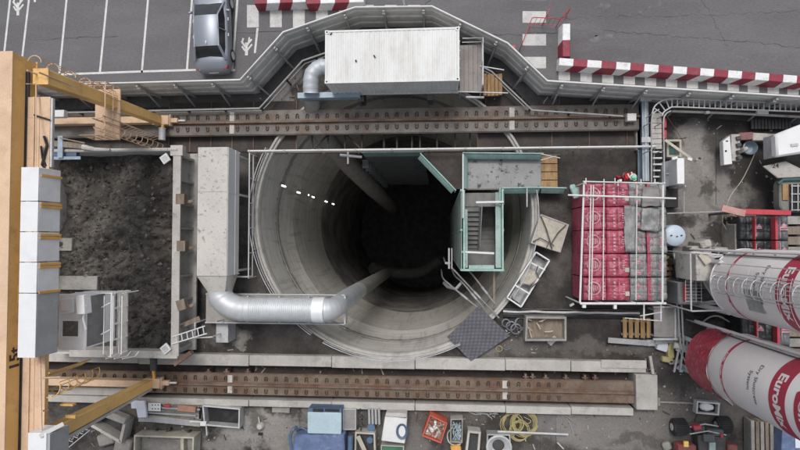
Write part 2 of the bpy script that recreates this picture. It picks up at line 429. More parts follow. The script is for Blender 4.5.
# fence line (base) and car park beyond it
FT = [(-60, 87.5), (240, 79.5), (283, 32), (355, 7), (432, 6), (508, 43), (547.5, 80.5), (860, 100)]
FB = [P(u, v, 2.4).xy for u, v in FT]
mb = MB(); far = [(400, FB[-1].y - 25), (400, 400), (-400, 400), (-400, FB[0].y)]
poly = [tuple(p) for p in FB] + far
t3 = tessellate_polygon([[Vector((a, b_, .004)) for a, b_ in poly]])
mb.add([(a, b_, .004) for a, b_ in poly], [tuple(t) for t in t3]); struct(mb, 'car_park_road', M['asphalt'])
# slab joints in the yard, thin grooves of dark filler
mb = MB()
for a, b_ in (((668, 250), (800, 238)), ((716, 120), (716, 205)), ((540, 412), (540, 450)), ((556, 412), (556, 450)), ((300, 405), (300, 450))):
    a = P(*a); b_ = P(*b_); mb.beam((a.x, a.y, .001), (b_.x, b_.y, .001), .02, .006)
struct(mb, 'slab_joints', M['black'])

def strip(mb, pts, w, z=.008):
    for a, b_ in zip(pts, pts[1:]):
        a = P(*a); b_ = P(*b_); d = (b_ - a).normalized(); n = Vector((-d.y, d.x, 0)) * w / 2; e = d * w / 2
        mb.add([(a - n - e) + Vector((0, 0, z)), (b_ - n + e) + Vector((0, 0, z)), (b_ + n + e) + Vector((0, 0, z)), (a + n - e) + Vector((0, 0, z))], [(0, 1, 2, 3)])
mb = MB()
for a, b_ in (((14, -35), (3.5, 60)), ((33, -35), (22, 60)), ((70, -35), (59.5, 73.5)), ((110.5, -35), (100, 72)), ((151, -35), (142, 71)), ((194.5, -35), (187, 70)), ((240, -35), (232.5, 69)), ((257.5, 29), (255, 52))):
    strip(mb, [a, b_], .11)
strip(mb, [(-30, 79), (60, 74.5), (142, 71.5), (195, 70)], .11, .012)
strip(mb, [(224, 70.8), (234, 70.2)], .11, .012)
struct(mb, 'parking_lines', M['paint'])
# branching marks painted in the narrow bays
mb = MB()
for (u, v) in ((18, 7), (246.5, 47)):
    for a, b_, w_ in (((0, 7), (0, -3), .15), ((-1, 0), (-4.5, -5), .1), ((0, -1), (4.5, -7), .1), ((-2, 3), (-4, 0), .09), ((1, 3), (5, -2), .09), ((-4.2, -5), (-3.4, -8), .09), ((2, -4), (2.8, -9), .08)):
        strip(mb, [(u + a[0], v + a[1]), (u + b_[0], v + b_[1])], w_, .008 + rnd.random() * .004)
strip(mb, [(35, 1), (35, -3)], .12)
struct(mb, 'bay_markings', M['paint'])
# zebra stripes
mb = MB()
def pq(pts, z=.008): mb.add([P(u, v, 0) + Vector((0, 0, z)) for u, v in pts], [(0, 1, 2, 3)])
for k in range(8):
    x = 247 + 23 * k
    pq([(x, 27.5 - k * .1), (x + 11.8, 27.3 - k * .1), (x + 11.8, 5), (x, 5)])
for k in range(-1, 5):
    y = 11.3 + 22.8 * k
    pq([(522.5, y + 11.5), (546, y + 11.5), (546, y), (522.5, y)])
for k in range(0, 14):
    x = 558.5 + 22.0 * k - .11 * k * k
    y = 69 + .072 * (x - 558)
    w_ = 11.4
    pq([(x, y + 13), (x + w_, y + 13.8), (x + w_, y), (x, y)])
struct(mb, 'zebra_stripes', M['zebra'])
# patches and scrapes on the asphalt
mb = MB()
for u, v, s_ in ((605, 6, .3), (655, 5, .35), (700, 11, .16), (748, 57, .35), (773, 58, .2), (590, 35, .3), (640, 12, .12), (602, 38, .4)):
    c = P(u, v); n = 11; pts = []
    for k in range(n):
        r_ = s_ * (.5 + rnd.random() * .7); pts.append((c.x + r_ * 1.5 * math.cos(6.283 * k / n), c.y + r_ * .6 * math.sin(6.283 * k / n), .008))
    mb.add(pts, [tuple(range(n))])
struct(mb, 'road_scuffs', mat('scuff', (.155, .152, .152), .9, var=.2, dirt=(.11, .11, .11), damt=.8, dscale=1.5, dlo=.4, dhi=.6))

# joints and old cracks in the tarmac, tyre-worn streaks
mb = MB()
def wob(a, b_, n, amp, w_):
    a = P(*a); b_ = P(*b_); d = b_ - a; nn_ = Vector((-d.y, d.x, 0)).normalized(); pts = []
    for k in range(n + 1): pts.append(a + d * k / n + nn_ * rnd.uniform(-amp, amp))
    for p, q in zip(pts, pts[1:]):
        e = (q - p).normalized(); m_ = Vector((-e.y, e.x, 0)) * w_ * rnd.uniform(.3, 1)
        mb.add([(p.x - m_.x, p.y - m_.y, .0062), (q.x - m_.x, q.y - m_.y, .0062), (q.x + m_.x, q.y + m_.y, .0062), (p.x + m_.x, p.y + m_.y, .0062)], [(0, 1, 2, 3)])
for a, b_, n, amp, w_ in (((34, 40), (118, 36), 26, .05, .022), ((190, 35), (300, 31), 24, .04, .02), ((470, 36), (560, 33), 22, .05, .02), ((600, 30), (800, 47), 46, .07, .016), ((560, 18), (800, 12), 50, .1, .012), ((420, 10), (440, -10), 10, .05, .02), ((700, -5), (730, 52), 20, .08, .012)): wob(a, b_, n, amp, w_)
struct(mb, 'tarmac_cracks', mat('crack_filler', (.05, .05, .052), .85, damt=.4))

# ================================================================== SHAFT
shaft = T('access_shaft', 'round concrete lined shaft opening dropping into darkness', 'shaft', (SC.x, SC.y, 0))
R0 = SR_
mb = MB(); mb.lathe(SC, [(R0 + .24, -.2), (R0 + .24, .30), (R0 + .21, .34), (R0 + .12, .34), (R0 + .115, .22), (R0 - .0, .22), (R0 - .02, .18), (R0 - .02, -.3), (R0 + .1, -.31)], 160)
mb.build('ring_beam', M['conc_lt'], shaft)
prof = [(R0, -.3)]
z = -.3
seq = [(-3.0, R0 - .01), (-3.02, R0 - .04), (-3.3, R0 - .05), (-6.0, R0 - .09), (-6.02, R0 - .10), (-6.1, R0 - .10), (-9.3, R0 - .15), (-11.2, R0 - .18), (-13.5, R0 - .22)]
prof += [(r_, z_) for z_, r_ in seq]
mb = MB(); mb.lathe(SC, prof, 128)
m_w, nt, b = newmat('shaft_lining')
geo = N(nt, 'ShaderNodeNewGeometry'); pos = geo.outputs['Position']
mp = N(nt, 'ShaderNodeMapping'); mp.inputs['Scale'].default_value = (.5, .5, 3.0); L(nt, pos, mp.inputs['Vector'])
mp2 = N(nt, 'ShaderNodeMapping'); mp2.inputs['Scale'].default_value = (3, 3, .25); L(nt, pos, mp2.inputs['Vector'])
c = mixc(nt, ramp(nt, noiz(nt, mp.outputs[0], 1.2, 7, .65), .35, .65), (.47, .45, .41), (.60, .575, .53))
c = mixc(nt, mth(nt, 'MULTIPLY', ramp(nt, noiz(nt, mp2.outputs[0], 1.0, 6, .6), .5, .72), .4), c, (.16, .15, .14))
sp = N(nt, 'ShaderNodeSeparateXYZ'); L(nt, pos, sp.inputs[0])
zz = mth(nt, 'ADD', sp.outputs[2], mth(nt, 'MULTIPLY', noiz(nt, pos, 2.5, 7, .7), 1.2))
band = ramp(nt, mth(nt, 'ABSOLUTE', mth(nt, 'ADD', zz, 2.5), 0), .34, .18)
c = mixc(nt, mth(nt, 'MULTIPLY', band, .6), c, (.09, .083, .075))
L(nt, c, b.inputs['Base Color']); b.inputs['Roughness'].default_value = .9
mb.build('upper_lining', m_w, shaft)
m_b = mat('lower_lining_depth_shade', (.17, .16, .15), .9, var=.35, scale=.6, dirt=(.045, .043, .042), damt=.7, dscale=.3, fine=.2, bump=.8, bscale=9)  # darker tone than the upper lining, shade of the depth put into the colour
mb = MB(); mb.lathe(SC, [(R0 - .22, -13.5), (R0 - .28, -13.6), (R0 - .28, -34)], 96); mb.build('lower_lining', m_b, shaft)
mb = MB(); n = 96; mb.add([(SC.x + R0 * math.cos(6.28318 * k / n), SC.y + R0 * math.sin(6.28318 * k / n), -34) for k in range(n)], [tuple(range(n))]); mb.build('shaft_floor', M['floor'], shaft)
# earth skirt outside the hole so nothing shines in
mb = MB(); mb.lathe(SC, [(R0 + .33, -.02), (R0 + .33, -34.5)], 64); mb.build('outer_skin', M['conc_dk'], shaft)

# rim hand rail (open at the gangway)
rr = T('shaft_hand_rail', 'thin grey pipe hand rail curving round the shaft mouth', 'railing', (SC.x, SC.y, .36))
def arc(r, z, d0, d1, st=4): return [(SC.x + r * math.cos(rad(a)), SC.y + r * math.sin(rad(a)), z) for a in range(d0, d1 + 1, st)]
for (d0, d1) in ((152, 238), (242, 298), (-34, 10)):
    mb = MB()
    mb.path(arc(R0 + .19, .95, d0, d1), .022, 6); mb.path(arc(R0 + .19, .62, d0, d1), .018, 6)
    mb.build('rail', M['galv'], rr)
    for a in range(d0, d1 + 1, 14):
        mb = MB(); p = arc(R0 + .19, .36, a, a)[0]; mb.tube(p, (p[0], p[1], .95), .022); mb.build('post', M['galv'], rr)
# wall lamps down the lining
for k, (u, v, dz) in enumerate(((283.5, 186, 9), (298.5, 192.5, 12.3), (308.5, 195, 14), (313, 197, 15), (326, 201.5, 19), (333, 204, 21))):
    # radius just inside the wall: solve depth along the sight line
    best = None
    for q in range(400):
        z_ = -1 - q * .1; p = P(u, v, z_); d_ = (p.xy - SC.xy).length
        if d_ > R0 - .1 - .0155 * abs(z_): best = p; break
    if best is None: best = P(u, v, -dz)
    dirv = (best.xy - SC.xy).normalized(); a = math.atan2(dirv.y, dirv.x)
    t = T('shaft_lamp', 'small lit batten lamp on the shaft wall, number %d from the top of the row' % (k + 1) if False else
          ['topmost lit batten lamp on the left shaft wall', 'second lit batten lamp down the shaft wall', 'tiny third lit lamp down the shaft wall', 'fourth lit lamp down the shaft wall', 'fifth lit lamp, deep on the shaft wall', 'deepest lit lamp on the left shaft wall'][k],
          'lamp', best, a, 'lamps in a row down the shaft wall')
    h_ = (.8, .8, .2, .7, .8, .8)[k]
    mb = MB(True); mb.box(.0, .08, -.07, .07, -h_ / 2, h_ / 2); mb.build('housing', M['galv'], t)
    mb = MB(True); mb.box(-.03, -.002, -.035, .035, -h_ / 2 + .02, h_ / 2 - .02); mb.build('diffuser', M['lamp'], t)

# ================================================================== CRANE RUNWAYS
clip_me = None
def runway(label, u0, u1, v0, v1, ztop, zbot, vs, us, vr):
    global clip_me
    x0, x1 = PX(u0, ztop, vr), PX(u1, ztop, vr)
    y0, y1 = PY(v1, ztop, 400), PY(v0, ztop, 400); yc = (y0 + y1) / 2
    t = T('crane_runway', label, 'crane rail', (x0, yc, zbot), 0, 'crane runways')
    mb = MB(); mb.box(x0, x1, y0, y1, ztop - .05, ztop); mb.box(x0, x1, y0 - .04, y0 + .05, ztop - .16, ztop - .052); mb.box(x0, x1, y1 - .05, y1 + .04, ztop - .16, ztop - .052)
    mb.box(x0, x1, y0 + .2, y0 + .24, zbot, ztop - .05); mb.box(x0, x1, y1 - .24, y1 - .2, zbot, ztop - .05)
    mb.box(x0 - .002, x1 + .002, y0 + .1, y1 - .1, zbot - .05, zbot)
    mb.build('girder', M['rust_gr'] if v0 < 200 else M['rust_lo'], t)
    mb = MB(); mb.box(x0, x1, yc - .085, yc + .085, ztop + .002, ztop + .035); mb.box(x0, x1, yc - .02, yc + .02, ztop + .035, ztop + .12); mb.box(x0, x1, yc - .042, yc + .042, ztop + .12, ztop + .17)
    mb.build('rail', M['rust'], t)
    if clip_me is None:
        mb = MB(True)
        pts = [(-.075, -.1, .03), (-.075, .06, .035), (-.045, .12, .035), (.045, .12, .035), (.075, .06, .035), (.075, -.1, .03)]
        mb.path(pts, .028, 6); mb.cyl((0, -.02), .022, .0, .05, 6)
        o = mb.build('clip', M['clip']); clip_me = o.data; bpy.data.objects.remove(o)
    for u in us:
        for k, v in enumerate(vs):
            o = bpy.data.objects.new('rail_clip', clip_me); COL.objects.link(o); o.parent = t
            p = P(u, vr, ztop)
            o.location = (p.x - x0, PY(v, ztop, 400) - yc, ztop + .002 - zbot)
            o.rotation_euler = (0, 0, (0 if k == 0 else math.pi) + rnd.uniform(-.08, .08)); o.scale = (.82 + rnd.uniform(-.06, .06), .95 + rnd.uniform(-.08, .08), 1)
    # welded cross seams and splice plates
    for u in ((232, 512) if v0 < 200 else (230, 505)):
        p = P(u, vr, ztop); mb = MB(); mb.box(p.x - .12, p.x + .12, y0 + .05, y1 - .05, ztop + .001, ztop + .018)
        mb.build('splice_plate', M['dirtywhite'], t)
    return t
UY0, UY1 = PY(132.5, .55, 400), PY(108.5, .55, 400)
runway('rust-streaked grey crane rail girder spanning above the shaft opening', 40, 639, 108.5, 132.5, .55, -.35, (115, 126.2), [168 + 9.95 * k for k in range(47)], 120)
runway('brown rusty crane rail girder set in the long concrete trench', 30, 634, 377.5, 397.8, .32, -.45, (382, 394), [64 + 10.1 * k for k in range(50)], 388)
# trench and its kerbs
tc_ = T('runway_trench', 'pale concrete trench walls either side of the lower crane rail', 'trench', (TX0, TY0, -.5))
mb = MB(); mb.box(TX0, TX1, TY0, TY1, -.6, -.5); mb.build('trench_floor', M['brown'], tc_)
for (v0, v1, ue) in ((357.5, 368.7, 645), (403, 410.5, 632)):
    a, b_ = PY(v1, .4, 400), PY(v0, .4, 400)
    mb = MB(); xs = [PX(20, .4)] + [PX(u, .4) for u in (140, 250, 332, 415, 505, 570)] + [PX(ue, .4)]
    for q, (x0, x1) in enumerate(zip(xs, xs[1:])):
        mb.box(x0 + .012, x1 - .012, a + rnd.uniform(-.02, .02), b_ + rnd.uniform(-.02, .02), -.55, .4 + rnd.uniform(-.015, .015))
    mb.build('side_wall', M['conc_lt'], tc_, bevel=.02)
mb = MB(); mb.box(PX(634.5, .55), PX(656, .55), PY(410, .55, 640), PY(374.5, .55, 640), -.55, .55); mb.build('end_block', M['conc_lt'], tc_, bevel=.03)
mb = MB(); mb.box(PX(600, .46), PX(645, .46), PY(368, .46, 620), PY(360, .46, 620), .42, .47); mb.build('cover_plate', M['dirtywhite'], tc_)
for u, v in ((247, 361), (420, 361), (525, 359), (538, 359), (545, 360), (565, 359), (584, 359), (596, 359), (228, 369), (250, 370), (455, 400), (475, 401), (415, 400)):
    pass
# brackets along the trench
for k, (u, v) in enumerate(((210, 370), (228, 370), (249, 370), (525, 375), (532, 375), (545, 376), (565, 376), (584, 376), (594, 376))):
    p = P(u, v, .0); mb = MB(); mb.box(p.x - .05, p.x + .05, p.y - .12, p.y + .1, -.4, .2); mb.box(p.x - .14, p.x + .14, p.y - .06, p.y - .02, .1, .22); mb.build('bracket', M['rust'], tc_)
# bumper and box on the upper runway's right end
mb = MB(); mb.rbox(P(632, 117, .9), .42, .36, .55, .9); solo(mb, 'junction_box', M['white'], 'small white box at the right end of the upper crane rail', 'junction box', bevel=.02)

# brown decking either side of the upper girder
def plate_deck(label, u0, u1, v0, v1, z, m, step=24):
    y0, y1 = PY(v1, z, 400), PY(v0, z, 400); x0, x1 = PX(u0, z), PX(u1, z)
    t = T('steel_deck', label, 'deck', ((x0 + x1) / 2, (y0 + y1) / 2, 0))
    mb = MB(); n = max(1, round((x1 - x0) / (step / 20))); d = (x1 - x0) / n
    for k in range(n): mb.box(x0 + k * d + .01, x0 + (k + 1) * d - .01, y0, y1, z - .05, z + rnd.uniform(-.008, .008))
    mb.build('plates', m, t)
    mb = MB()
    for k in range(n + 1): mb.box(x0 + k * d - .025, x0 + k * d + .025, y0 + .02, y1 - .02, z + .01, z + .045)
    mb.build('seam_bars', M['rust'], t)
plate_deck('dark brown deck plates beside the upper rail, left of the shaft', 168, 296, 134, 150, .05, M['brown'])
plate_deck('dark brown deck plates beside the upper rail, right of the shaft', 478, 628, 134, 150, .05, M['brown'], 36)
plate_deck('narrow dark brown plates between fence and rail, left of the shaft', 168, 296, 99, 108, .05, M['brown'], 40)
plate_deck('narrow dark brown plates between fence and rail, right of the shaft', 486, 636, 99, 108, .05, M['brown'], 40)
mb = MB()
fr = T('bridging_frame', 'slim brown steel bars crossing the shaft below the long hand rail', 'steel frame', P(390, 142, 0))
for u in (312, 328, 345, 362, 384, 397, 412, 420, 437, 455, 470):
    mb = MB(); p = P(u, 142, -.15); mb.box(p.x - .04, p.x + .04, PY(150, -.15, 400), PY(133, -.15, 400), -.2, -.1); mb.build('cross_bar', M['brown'], fr)
mb = MB(); mb.beam(P(345, 133, -.1), P(362, 150, -.1), .08, .08); mb.build('diagonal', M['brown'], fr); mb = MB(); mb.beam(P(330, 133, -.1), P(312, 150, -.1), .08, .08); mb.build('diagonal', M['brown'], fr)
mb = MB(); mb.box(PX(262, -.05), PX(520, -.05), PY(152, -.05, 400), PY(150.3, -.05, 400), -.3, .02); mb.build('edge_beam', M['rust_gr'], fr)

# ================================================================== FENCE
fen = T('perimeter_fence', 'pale grey ribbed sheet fence bending round the white container', 'fence', (FB[4].x, FB[4].y, 0))
prof = [(0, .05), (0, .45), (.05, .5), (.05, .72), (0, .78), (0, 1.12), (.05, 1.17), (.05, 1.42), (0, 1.48), (0, 1.82), (.05, 1.87), (.05, 2.1), (0, 2.15), (0, 2.38)]
for i in range(len(FB) - 1):
    mb = MB(); lines = [offset(FB, .03 + o_) for o_, z_ in prof]; back = offset(FB, 0)
    vs = []; 
    for (o_, z_), l in zip(prof, lines): vs += [(l[i].x, l[i].y, z_), (l[i + 1].x, l[i + 1].y, z_)]
    k = len(prof); fs = [(2 * j, 2 * j + 1, 2 * j + 3, 2 * j + 2) for j in range(k - 1)]
    vs += [(back[i].x, back[i].y, 2.38), (back[i + 1].x, back[i + 1].y, 2.38), (back[i].x, back[i].y, .05), (back[i + 1].x, back[i + 1].y, .05)]
    fs += [(2 * k - 2, 2 * k - 1, 2 * k + 1, 2 * k), (2 * k, 2 * k + 1, 2 * k + 3, 2 * k + 2), (2 * k + 2, 2 * k + 3, 1, 0)]
    mb.add(vs, fs); mb.build('panel', mat('fence_sheet', (.58, .57, .54), .6, .1, var=.1, scale=.6, dirt=(.15, .14, .13), damt=.45, dscale=.8, stretch=(1, 1, 1)), fen, smooth=False)
mb = MB(); mb.path([(p.x, p.y, 2.42) for p in offset(FB, .02)], .045, 6); mb.build('top_rail', M['white'], fen)
mb = MB(); mb.path([(p.x, p.y, 2.3) for p in offset(FB, -.05)], .03, 6); mb.build('outer_rail', M['steel_dk'], fen)
inn = offset(FB, .14)
for p, e in along(inn, 1.86, .7):
    if p.x < -24 or p.x > 20: continue
    n_ = Vector((e.y, -e.x))
    mb = MB(); mb.rbox(p, .1, .09, .05, 2.3, math.atan2(e.y, e.x)); mb.build('post', M['mould'], fen)
    mb = MB(); q = p + n_ * .5; mb.beam((p.x, p.y, 1.7), (q.x, q.y, .08), .06, .06); mb.build('brace', M['mould'], fen)
    mb = MB(); mb.rbox(p + n_ * .04, .12, .12, 2.08, 2.16, math.atan2(e.y, e.x)); mb.build('bracket', M['white'], fen)
mb = MB(); a = offset(FB, .0); c = offset(FB, .62)
for i in range(len(FB) - 1): mb.hexa([(a[i].x, a[i].y, .0), (a[i + 1].x, a[i + 1].y, .0), (c[i + 1].x, c[i + 1].y, .0), (c[i].x, c[i].y, .0)], [(a[i].x, a[i].y, .05), (a[i + 1].x, a[i + 1].y, .05), (c[i + 1].x, c[i + 1].y, .05), (c[i].x, c[i].y, .05)])
mb.build('footing', M['steel_dk'], fen)
# inner crash rail
ir = offset(FB, 1.02)
fr = T('crash_rail', 'low dark grey steel rail following the fence foot inside the yard', 'railing', (ir[5].x, ir[5].y, 0))
mb = MB(); mb.path([(p.x, p.y, .95) for p in ir[:4]], .05, 8); mb.path([(p.x, p.y, .5) for p in ir[:4]], .035, 8)
irR = list(ir[4:7]) + [ir[6].lerp(ir[7], .31)]; mb.path([(p.x, p.y, .95) for p in irR], .04, 8); mb.path([(p.x, p.y, .5) for p in irR], .03, 8); mb.build('rail', M['mould'], fr)
irR = list(ir[4:7]) + [ir[6].lerp(ir[7], .31)]
for sg in (ir[:4], irR):
    for p, e in along(sg, 1.9, .4):
        if abs(p.x) < 24: mb = MB(); mb.rbox(p, .08, .08, 0, .95); mb.build('post', M['steel_dk'], fr)
# ================================================================== CONTAINER
zt = 3.3
cx0, cx1 = PX(325, zt, 55), PX(459.5, zt, 55); cy0, cy1 = PY(82, zt, 400), PY(28.5, zt, 400); zb = 1.25
con = T('shipping_container', 'white corrugated shipping container spanning the top edge of the shaft', 'container', ((cx0 + cx1) / 2, (cy0 + cy1) / 2, zb))
def corr(a, b, n, amp, ax, fixed, zlo, zhi, sgn):
    """trapezoid-corrugated sheet; a..b along axis ax"""
    pts = []; step = (b - a) / n
    for k in range(n):
        s = a + k * step
        pts += [(s, 0), (s + step * .3, 0), (s + step * .45, amp), (s + step * .85, amp)]
    pts.append((b, 0))
    return pts
mb = MB(); pts = corr(cx0 + .1, cx1 - .1, 27, .016, 0, 0, 0, 0, 1)
vs = []; m = len(pts)
vs = [(x, cy0 + .08, zt - .03 + d) for x, d in pts] + [(x, cy1 - .08, zt - .03 + d) for x, d in pts]
mb.add(vs, [(i, i + 1, m + i + 1, m + i) for i in range(m - 1)]); mb.build('roof', M['cont'], con, smooth=False)
for nm, y, s in (('side_wall', cy0, 1), ('side_wall', cy1, -1)):
    mb = MB(); pts = corr(cx0 + .12, cx1 - .12, 27, .03, 0, 0, 0, 0, 1)
    vs = [(x, y + s * (.01 + d), zb + .14) for x, d in pts] + [(x, y + s * (.01 + d), zt - .1) for x, d in pts]; m = len(pts)
    mb.add(vs, [(i, i + 1, m + i + 1, m + i) for i in range(m - 1)]); mb.build(nm, M['cont'], con, smooth=False)
for x, s in ((cx0, 1), (cx1, -1)):
    mb = MB(); mb.box(x + s * .03, x + s * .07, cy0 + .1, cy1 - .1, zb + .14, zt - .1)
    if s < 0:
        for q in (.25, .42, .58, .75): mb.tube((x + .02, cy0 + (cy1 - cy0) * q, zb + .1), (x + .02, cy0 + (cy1 - cy0) * q, zt - .08), .02)
    mb.build('end_wall', M['cont'], con)
mb = MB()
for y in (cy0, cy1):
    s = 1 if y == cy0 else -1
    for a, b_ in ((zb, zb + .15), (zt - .1, zt + .005)): mb.box(cx0 + .16, cx1 - .16, y, y + s * .09, a, b_)
for x in (cx0, cx1):
    s = 1 if x == cx0 else -1
    for a, b_ in ((zb, zb + .15), (zt - .1, zt + .006)): mb.box(x, x + s * .1, cy0 + .16, cy1 - .16, a, b_)
for x in (cx0, cx1):
    for y in (cy0, cy1): sx = 1 if x == cx0 else -1; sy = 1 if y == cy0 else -1; mb.box(x + sx * .01, x + sx * .13, y + sy * .01, y + sy * .13, zb + .12, zt - .12)
mb.build('frame', M['cont'], con, bevel=.008)
for x in (cx0, cx1):
    for y in (cy0, cy1):
        sx = 1 if x == cx0 else -1; sy = 1 if y == cy0 else -1
        for z0, z1 in ((zb - .002, zb + .12), (zt - .11, zt + .02)):
            mb = MB(); mb.box(x - sx * .004, x + sx * .17, y - sy * .004, y + sy * .16, z0, z1)
            mb.cur = 1; mb.cyl((x + sx * .085, y + sy * .08), .04, z1 + .001, z1 + .003, 10); mb.build('corner_casting', [M['cont'], M['black']], con)
for u, v, a_, b_, c_ in ((356, 61, .07, .1, .3), (374.5, 56.5, .06, .14, .5), (331, 34, .12, .06, .8)):
    mb = MB(); mb.rbox(P(u, v, zt), a_, b_, zt + .002, zt + .016, c_); mb.build('patch', M['black'], con)
# beams it stands on
for q, lab in ((.22, 'left dark steel beam carrying the white container'), (.78, 'right dark steel beam carrying the white container')):
    mb = MB(); x = cx0 + (cx1 - cx0) * q; mb.box(x - .15, x + .15, cy0 - .3, cy1 + .2, zb - .04, zb - .004); mb.box(x - .15, x + .15, cy0 - .3, cy1 + .2, .38, .42); mb.box(x - .02, x + .02, cy0 - .3, cy1 + .2, .42, zb - .04)
    solo(mb, 'support_beam', M['steel_dk'], lab, 'beam', 'beams under the container')

# ================================================================== DUCT AT CONTAINER
def bez(ctrl, n=10):
    """smooth path through control points (catmull-rom)"""
    out = []; c = [Vector(p) for p in ctrl]; c = [c[0] * 2 - c[1]] + c + [c[-1] * 2 - c[-2]]
    for i in range(1, len(c) - 2):
        for k in range(n):
            t = k / n; a, b_, d, e = c[i - 1:i + 3]
            out.append(.5 * ((2 * b_) + (d - a) * t + (2 * a - 5 * b_ + 4 * d - e) * t * t + (3 * b_ - a - 3 * d + e) * t ** 3))
    out.append(c[-2]); return out
t = T('exhaust_duct', 'ribbed silver elbow duct leaving the left end of the white container', 'duct', P(311, 90, 0))
pts = bez([P(328, 67, 1.9), P(320, 67.5, 1.9), P(312.5, 74, 1.9), P(311, 84, 1.85), P(311, 93, 1.75)], 6)
mb = MB(); mb.path(pts, [.37 + .02 * (i % 4 == 0) for i in range(len(pts))], 20); mb.build('elbow', M['duct_lt'], t)
mb = MB(); mb.path([P(311, 96, 1.1), P(313, 112, .0), P(319, 130, -1.8), P(333, 148, -4.5), P(352, 168, -8), P(372, 188, -14), P(392, 207, -26)], [.42, .42, .5, .55, .6, .62, .62], 20); mb.build('drop_duct', M['duct_dk'], t)
z = 1.6
mb = MB(); mb.box(PX(297.5, z, 97), PX(360, z, 97), PY(97.5, z, 330), PY(92, z, 330), z - .05, z); mb.box(PX(297.5, z, 97), PX(360, z, 97), PY(97.5, z, 330), PY(97.3, z, 330) + .02, z - .5, z - .05)
mb.box(PX(299, z), PX(301, z), PY(97, z, 330), PY(92, z, 330), .36, z - .05); mb.box(PX(356, z), PX(358, z), PY(97, z, 330), PY(92, z, 330), .36, z - .05)
mb2 = mb; s_ = T('duct_shelf', 'long flat pale steel shelf in front of the container and elbow duct', 'shelf', P(328, 95, .36)); mb2.build('shelf', M['bluegr'], s_)
mb = MB()
for u in (304, 318, 332, 346): mb.beam(P(u, 99, 1.05), P(u + 8, 99.5, .45), .06, .06)
mb.build('braces', M['steel_dk'], s_)

# scaffold deck to the right of the container
z = 1.5
dk = T('scaffold_deck', 'grey sheeted deck with pipe rails beside the container', 'deck', P(471, 70, 0))
x0, x1, y0, y1 = PX(459.5, z, 70), PX(482.5, z, 70), PY(91.5, z, 470), PY(45, z, 470)
mb = MB(); n = 5
for k in range(n): mb.box(x0 + (x1 - x0) * k / n + .006, x0 + (x1 - x0) * (k + 1) / n - .006, y0, y1, z - .05, z + (.006 if k % 2 else 0))
mb.build('boards', mat('sheet_deck', (.27, .25, .235), .8, var=.1, scale=1.2, dirt=(.14, .12, .11), damt=.5, dscale=.9), dk)
for x in (x0 + .05, x1 - .05):
    for y in (y0 + .05, (y0 + y1) / 2, y1 - .05): mb = MB(); mb.tube((x, y, .02), (x, y, z + (1.0 if x > x0 + .2 else -.05)), .03); mb.build('post', M['galv'], dk)
for h in (.5, 1.0):
    mb = MB(); mb.path([(x0 + .1, y1 - .05, z + h), (x1 - .05, y1 - .05, z + h), (x1 - .05, y0 + .05, z + h)], .026, 6); mb.build('rail', M['galv'], dk)
mb = MB(); mb.path([P(452, 91.5, 1.75), P(508, 93, 1.75)], .03, 6); mb.path([P(466, 97, 1.2), P(484, 97.5, 1.2)], .06, 6); mb.path([P(480, 66, 2), P(504, 70, 2)], .03, 6); mb.build('ledger', M['galv'], dk)
def slats(label, u0, u1, v0, v1, z, n, axis, thick=.08, gap=.25, m=None, zs=0.1):
    x0, x1, y0, y1 = PX(u0, z, (v0 + v1) / 2), PX(u1, z, (v0 + v1) / 2), PY(v1, z, (u0 + u1) / 2), PY(v0, z, (u0 + u1) / 2)
    t = T('timber_boards', label, 'boards', ((x0 + x1) / 2, (y0 + y1) / 2, 0))
    for k in range(n):
        mb = MB()
        if axis == 'x': d = (x1 - x0) / n; mb.box(x0 + k * d + d * gap / 2 + rnd.uniform(-.01, .01), x0 + (k + 1) * d - d * gap / 2, y0 + rnd.uniform(0, .06), y1 - rnd.uniform(0, .06), z - thick, z + rnd.uniform(-.01, .01))
        else: d = (y1 - y0) / n; mb.box(x0 + rnd.uniform(0, .06), x1 - rnd.uniform(0, .06), y0 + k * d + d * gap / 2, y0 + (k + 1) * d - d * gap / 2, z - thick, z + rnd.uniform(-.01, .01))
        mb.build('board', m or M['wood'], t, bevel=.01)
    mb = MB()
    if z - thick > .1: 
        for q in (.2, .8):
            if axis == 'x': mb.box(x0, x1, y0 + (y1 - y0) * q - .05, y0 + (y1 - y0) * q + .05, zs - .1, z - thick - .002)
            else: mb.box(x0 + (x1 - x0) * q - .05, x0 + (x1 - x0) * q + .05, y0, y1, zs - .1, z - thick - .002)
        mb.build('bearer', M['wood_gr'], t)
    return t
slats('five yellow-brown boards at the end of the grey deck beside the container', 483, 502.5, 73, 96, .9, 5, 'x', gap=.1)

# ================================================================== SILENCER + MAIN DUCT
z = 3.1
x0, x1, y0, y1 = PX(197, z, 210), PX(227.5, z, 210), PY(276.5, z, 210), PY(147, z, 210)
zz0 = 1.7
sil = T('duct_silencer', 'long dirty white sheet metal silencer box left of the shaft', 'ventilation box', ((x0 + x1) / 2, (y0 + y1) / 2, 0))
mb = MB(); mb.box(x0, x1, y0, y1, zz0, z - .02); mb.build('casing', M['silencer'], sil, bevel=.02)
ym = y0 + (y1 - y0) * .63; ym = PY(192, z, 210)
for a, b_ in ((y0 + .03, ym - .01), (ym + .01, y1 - .03)):
    mb = MB(); mb.box(x0 + .02, x1 - .02, a, b_, z - .018, z); mb.build('roof_sheet', M['silencer'], sil)
mb = MB()
for y in (y0 + .05, ym, y1 - .05): mb.box(x0 - .03, x1 + .03, y - .03, y + .03, zz0 - .06, zz0 - .002)
for x in (x0 + .06, x1 - .06):
    for y in (y0 + .2, ym, y1 - .2): mb.box(x - .05, x + .05, y - .05, y + .05, 0, zz0 - .06)
mb.build('legs', M['galv'], sil)
